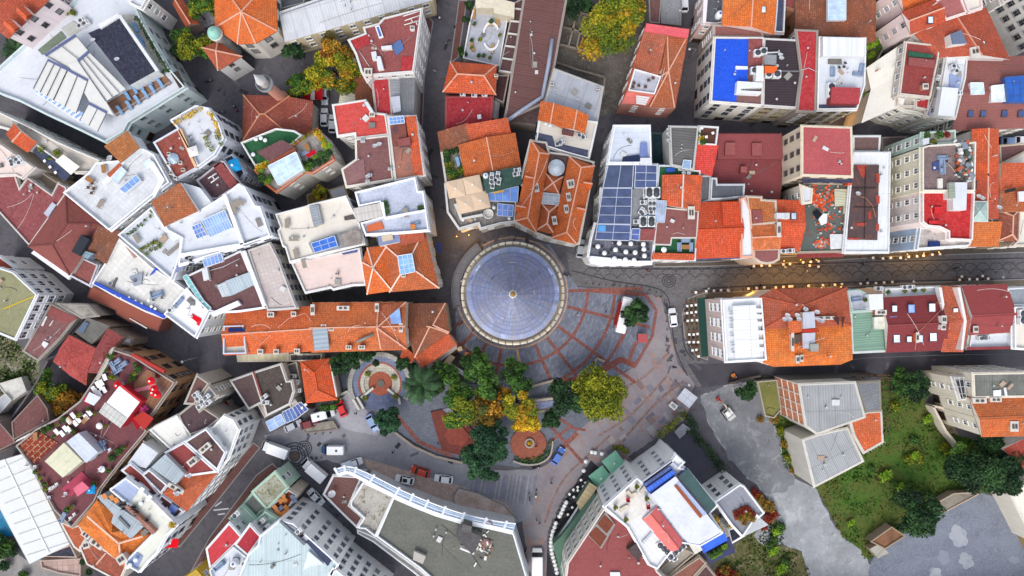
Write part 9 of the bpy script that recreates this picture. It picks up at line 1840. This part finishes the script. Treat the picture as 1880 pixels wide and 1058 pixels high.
tr_=MB();arc(tr_,6,9,0,360,.3,.75,MP('#a09a90'),24,(972,813));q=obj('tree_ring',tr_.mesh('tree_ring',W(972,813)),None,W(972,813));tag(q,'small stone ring in the centre of the round brick platform','planter')
inst(S41,W(972,813,.35),0,'green bush inside the stone ring of the round platform',S15,None,.7)
hedge([(948,843),(966,848),(988,846),(1004,832),(1010,814)],.02,1.6,.9,'curved dark hedge below the round brick platform',S28,40)
cw=MB()
cw_pts=smooth_line([(942,846),(966,853),(992,850),(1010,836),(1015,810)],4)
for a1,a2 in zip(cw_pts,cw_pts[1:]):cw.bar(W(*a1,.4),W(*a2,.4),.35,.8,MP('#a8a298'))
tag(obj(S43,cw.mesh(S43,W(980,845)),None,W(980,845)),'curved low stone wall outside the dark hedge of the round platform',S61)
cw=MB()
for a1,a2 in(((720,790),(760,820)),((760,820),(800,838)),((800,838),(850,850)),((1096,659),(1082,675)),((1095,658),(1110,664)),((1060,690),(1092,664)),((968,712),(1018,698))):cw.bar(W(*a1,.35),W(*a2,.35),.5,.7,MP('#a89c90'))
tag(obj(S43,cw.mesh(S43,W(900,760)),None,W(900,760)),'pale low stone kerb walls bordering the park paving',S61)
mb=MB();mb.box((0,0,0),5.,3.,1.9,MP('#b8b0a4'));t_=MB();t_.box((0,.1,1.9),5.2,1.5,.16,MM('#7f88a8'));pl=MB();pl.box((0,-1.25,1.9),5.,.5,.4,MP('#a8a08c'));proto(S62,[(S61,mb,[]),('roof',t_,[]),('ledge',pl,[])],S62);inst(S62,W(996,742,0),R(7),'small stone fountain house with blue grey roof among park trees','fountain house')
mb=MB();mb.bar((0,-2.2,3.),(0,2.2,3.),.25,.2,PM('#b8bcc4'));[mb.bar((x,-1.6,3.),(x,1.6,3.),.2,.2,PM('#a8acb4'))for x in(-.8,.8)];[mb.bar((-.8,y,3.),(.8,y,3.),.2,.2,PM('#a8acb4'))for y in(-1.6,1.6)];lg=MB();[lg.bar((x,y,0),(x,y,3.),.14,.14,PM('#8a8e96'))for x in(-.8,.8)for y in(-1.6,1.6)];proto('metal_frame',[('top',mb,[]),('leg',lg,[])]);inst('metal_frame',W(924,712,0),R(-8),'grey metal frame standing between two green park trees','frame')
mb=MB();q0,q1=W(826,670,4),W(872,700,4);mb.bar(q0-W(849,685),q1-W(849,685),.9,.25,PM('#d8dade'));lg=MB();[lg.bar(Vc((p.x,p.y,0))-W(849,685),p-W(849,685),.15,.15,PM('#8a8e96'))for p in(q0,q1)];proto('banner_beam',[('beam',mb,[]),('leg',lg,[])]);inst('banner_beam',W(849,685),0,'long white beam running from the stone house into the park tree','beam')
b=B('beige parasol cloths and dark cafe yard beside the mossy stone house',[(812,660),(834,650),(858,668),(840,700)],'cafe yard','cafe_yard','#5a5450');b.vol(.3,[(800,672),(838,648),(862,662),(868,690),(840,705)],S1,M(S55,'#3c3434'),par=.05,win=0);b.sl(S22,[(812,668),(826,651),(836,656),(822,674)],2.6,MF('#d8c4a4'),.12);b.sl(S22,[(838,640),(846,636),(850,643),(842,646)],2.6,MF('#d0b898'),.12);many(S46,[(845,640),(857,651)],.35,'small beige tables beside the mossy stone house',S16,'cafe yard tables')
tree(356,84,34,'yellow green tree beside the domed turret',S40,9,3400,size=.42);tree(614,88,27,'rusty autumn tree above the short lane','autumn',10,1900,size=.4);tree(608,125,36,'olive and yellow tree beside the old shed','yellow',10,3600);tree(541,91,20,'dark green tree below the warehouse corner',S35,7,1700);tree(548,157,27,'round dark tree in front of the minaret',S40,7,2600)
tree(1130,32,52,'large golden yellow tree above the stone yard','yellow',12,8500,size=.5,clumps=44);tree(1058,8,24,'dark green tree at the top beside the brown hall',S35,8,1500)
tree(1482,47,23,'green tree between orange gable and the old hall',S28,9,1700);tree(1619,6,22,'dark green tree at the top beside pink facade block',S35,8,1700);tree(1622,43,10,'small green tree in the gap below the pink facade block',S28,7,600,clumps=9);tree(374,5,24,'green tree in the mosaic court at the top',S40,8,1500);tree(358,20,16,'small green tree beside the mosaic court',S40,7,900,clumps=12)
tree(878,668,27,'upper green park tree left of the metal frame',S28,10,2600);tree(888,708,34,'broad green park tree left of the metal frame',S28,11,3600);tree(952,697,28,'green park tree right of the metal frame',S28,10,3200);tree(809,697,28,'bright green tree between palm and park trees','lime' if False else S28,9,2600);palm(774,706,34,'large palm tree right of the round amphitheatre',8)
tree(847,744,35,'ochre brown autumn tree in the park, left one',S40,11,3400,seed=5);tree(896,752,33,'orange gold autumn tree in the park centre','autumn',11,3300);tree(949,744,31,'yellow green autumn tree right of the park centre','yellow',11,3000);tree(968,776,20,'golden yellow small tree above the round platform','gold',8,1700);tree(1042,724,32,'dark olive tree left of the big yellow green tree',S35,10,3600);tree(1104,724,44,'big round yellow green tree on the square edge',S71,12,7500,size=.42,clumps=46)
tree(902,812,38,'large blue green tree above the loop road','bluegreen',12,5200);tree(884,848,32,'lower blue green tree overhanging the loop road','bluegreen',11,3800);tree(714,774,23,'round blue green tree beside the pale blue car','bluegreen',8,2600);tree(1166,577,20,'small dark tree beside the white kiosk bus',S35,6,2200);tree(1371,719,19,'dark tree beside the grassy plot of the concrete lot',S35,7,1500)
tree(624,672,19,'dark green tree right of the small orange red house',S35,8,2000);tree(640,654,20,'dark green tree above the round amphitheatre',S35,8,2200);tree(742,668,15,'dark tree between amphitheatre and mossy stone house',S35,7,1700);tree(676,656,16,'small dark tree beside the long orange roof',S35,7,1000,clumps=12);tree(606,745,14,'green tree below the small orange red house',S28,5,900,clumps=10);tree(1010,770,18,'low olive tree below the fountain house',S35,4,1200,clumps=12)
tree(1800,866,46,'large dark green tree on the grass lot, left crown',S35,10,6500,clumps=40);tree(1846,872,38,'large dark green tree on the grass lot, right crown',S35,10,4600,clumps=30);tree(1770,850,26,'dark green tree at the upper left of the grass lot group',S28,8,2400);tree(1688,948,40,'round dark green tree above the gravel lot',S35,9,5000,clumps=34);tree(1820,818,30,'shadowed dark tree below the orange tiled wing',S35,6,2200);tree(1680,712,28,'shrubby dark green tree at the top of the grass lot',S35,5,2600);tree(1650,705,20,'small dark tree beside the rusty scaffold',S28,4,1400)
tree(94,712,24,'olive green tree beside the dark lane at left',S40,7,2000);tree(120,738,26,'rusty bare autumn tree beside the brick restaurant','autumn',6,1300,size=.36);tree(138,728,16,'rusty small tree beside the white restaurant tables','autumn',6,800,size=.36,clumps=10);tree(590,357,14,'ochre tree in the little courtyard below the roof garden','yellow',5,700,clumps=9)
many([S21,S9,S19],[(1676,808,0,1.5),(1675,838,0,1.6),(1666,842,0,1.4),(1684,840,0,1.4),(1623,874,0,1.9),(1640,888,0,1.3),(1650,893,0,1.4),(1660,890,0,1.2),(1703,910,0,1.6),(1560,960,0,1.2),(1600,720,0,1.4),(1640,745,0,1.4),(1700,770,0,1.5),(1730,822,0,1.6),(1598,860,0,1.2)],.02,'bushes dotted over the grass lot',S15,'grass lot bushes')
many([S58,S53],[(1384,905,0,1.6),(1392,915,0,1.5),(1402,925,0,1.7),(1412,930,0,1.7),(1418,942,0,1.5),(1408,950,0,1.4),(1400,966,0,1.2),(1330,1045,0,1.6),(1340,1050,0,1.5),(1320,1052,0,1.5),(1350,1056,0,1.3)],.02,'red ivy bushes around the hotel wing',S15,'red ivy bushes')
many([S9,S21],[(1425,975,0,1.6),(1432,965,0,1.6),(1420,990,0,1.4),(1412,1000,0,1.4),(1418,1012,0,1.6),(1432,1044,0,1.8),(1440,1030,0,1.4)],.02,'green bushes on the scrub ground beside concrete lot',S15,'scrub bushes')
many([S53,S19],[(1420,770,0,1.3),(1432,790,0,1.2),(1440,815,0,1.3),(1446,840,0,1.3),(1456,862,0,1.3),(1412,755,0,1.2),(1395,770,0,1.1)],.02,'dry bushes along the derelict house wall',S15,'dry wall bushes')
hedge([(1268,792),(1284,808),(1305,832),(1322,852),(1334,866)],.02,2.2,2.2,'long dark green hedge right of the asphalt ramp',S35,60,.4);hedge([(1212,800),(1232,782),(1256,762)],.02,1.8,1.8,'olive hedge above the asphalt ramp',S71,50,.4);hedge([(1258,762),(1270,774),(1276,786)],.02,1.8,1.8,'short dark hedge beside the guard hut',S35,56,.4);hedge([(1312,948),(1330,985),(1340,1000)],8.,1.1,.9,'yellow hedge strip beside the white hotel roof','gold',40)
platform('ramp_block','grey concrete block at the head of the asphalt ramp',[(1236,792),(1252,776),(1266,786),(1246,804)],1.,MG('#9a9ca0',sc=4),S63,'concrete block')
b=B('cobbled retaining wall and small sheds along the left lane by the forecourt',[(560,790),(600,780),(610,795),(565,800)],S61,'garden_wall','#8a8078');b.vol(.8,[(556,782),(612,772),(622,788),(600,792),(560,796)],S1,MG('#77736a',c2='#a49c90',sc=4),par=.2,win=0);many(S25,[(566,797),(580,796),(594,795),(608,794)],.02,'dark bollards along the loop road below forecourt',S25,'forecourt bollards')
b=B('rough white garden rubble hut at the far left edge',[(5,700),(45,690),(55,720),(20,735)],'hut','hut','#c8c4bc');b.vol(2.,[(-5,705),(40,692),(50,718),(20,738)],S1,MG('#c8c6c0',c2='#8f8a80',sc=4,v=.7),par=.2,win=0);b.vol(2.5,[(-20,745),(10,722),(22,735),(0,760)],S1,MM('#b8bcc4'),par=.1,win=0)
many(S46,[(1345,690,20)],.02,'small wooden stall beside lane wall near concrete lot','stall',None)
lw=MB()
for a1,a2 in(((1338,704),(1372,694)),((1372,694),(1395,690))):lw.bar(W(*a1,.7),W(*a2,.7),.4,1.4,MP('#5a544e'))
tag(obj(S43,lw.mesh(S43,W(1365,697)),None,W(1365,697)),'dark low wall between service lane and concrete lot',S61)
lw=MB()
for a1,a2 in(((1640,690),(1700,687)),((92,662),(70,705)),((70,705),(15,782))):lw.bar(W(*a1,.9),W(*a2,.9),.4,1.8,MP('#6a6468'))
tag(obj('boundary_wall',lw.mesh('boundary_wall',W(80,690)),None,W(80,690)),'grey boundary walls along the dark lane at left',S61)
def wire(label,pts,z,name='overhead_wire'):
 mb=MB();ps=[W(u,v,z)for u,v in pts];mb.tube(ps,.035,PM('#6a6c72'),5);c=ps[0];o=obj(name,mb.mesh(name,c),None,c);tag(o,label,'wire')
wire('overhead wire across the lower left street near the flag',[(335,1010),(362,1030)],8);wire('overhead wire across the left street beside the two tone roof',[(372,655),(400,640),(404,700)],7);wire('overhead wire beside the scooters near lower junction',[(520,850),(560,900),(600,930)],7);wire('long overhead wire over the dark southern lane',[(1480,668),(1600,657),(1730,652),(1880,650)],8)
ro_=random.Random(4);spots_=[(x,y)for y in(-79,79)for x in range(-136,140,15)]+[(x,y)for x in(-130,130)for y in range(-63,68,14)]
for x,y in spots_:
 if y>0 and abs(x-40)<5 or x>0 and abs(y-5)<5:continue
 hw,hd,z=ro_.uniform(5.5,7.2),ro_.uniform(5,6.4),ro_.uniform(8,14);t=ro_.uniform(-.08,.08)
 q=[Vc((x+a*hw*cs(t)-c*hd*sn(t),y+a*hw*sn(t)+c*hd*cs(t),z))for a,c in((-1,-1),(1,-1),(1,1),(-1,1))]
 b=B('city house standing beyond the edge of the view',[(940+p.x*F/H,529-p.y*F/H)for p in q],S4,S4,ro_.choice(['#dcd8d0','#cfc4b4','#e2e0dc','#d8c4b8']),'houses beyond the edge of the view')
 k=ro_.random()
 b.vol(z,q,*((S20,ro_.choice([TO,TO2,TR,TB]),1.6)if k<.55 else(S1,ro_.choice([WHT,CRM,MAR,GRY]))),world=True)
# ------------------------------------------------------------------ windows, light, camera
place_windows()
wd=bpy.data.worlds.new('World');SC.world=wd;wd.use_nodes=True
nt=wd.node_tree;bg=next(n for n in nt.nodes if n.type=='BACKGROUND')
sk=nt.nodes.new('ShaderNodeTexSky');sk.sky_type='NISHITA';sk.sun_disc=False
SUN_EL,SUN_AZ=R(52),R(198)
sk.sun_elevation=SUN_EL;sk.sun_rotation=SUN_AZ;sk.air_density=1.;sk.dust_density=2.5;sk.ozone_density=1.
hs=nt.nodes.new('ShaderNodeHueSaturation');hs.inputs['Saturation'].default_value=.5;nt.links.new(sk.outputs[0],hs.inputs['Color']);nt.links.new(hs.outputs[0],bg.inputs[0]);bg.inputs[1].default_value=.15
L=bpy.data.lights.new('sun','SUN');L.energy=.65;L.angle=R(28);L.color=(1.,.95,.88)
lo=bpy.data.objects.new('sun',L);COL.objects.link(lo)
d=Vc((sn(SUN_AZ)*cs(SUN_EL),cs(SUN_AZ)*cs(SUN_EL),sn(SUN_EL)))
lo.rotation_euler=(-d).to_track_quat('-Z','Y').to_euler();lo.location=(0,0,120)
cam=bpy.data.cameras.new('camera');co=bpy.data.objects.new('camera',cam);COL.objects.link(co)
cam.lens=24;cam.sensor_width=36;cam.sensor_fit='HORIZONTAL';co.location=(0,0,H);co.rotation_euler=(0,0,0);cam.clip_end=3000;cam.clip_start=1
SC.camera=co
SC.view_settings.view_transform='Standard';SC.view_settings.look='None';SC.view_settings.exposure=.76;SC.view_settings.gamma=1.
print('objects',len(bpy.data.objects))
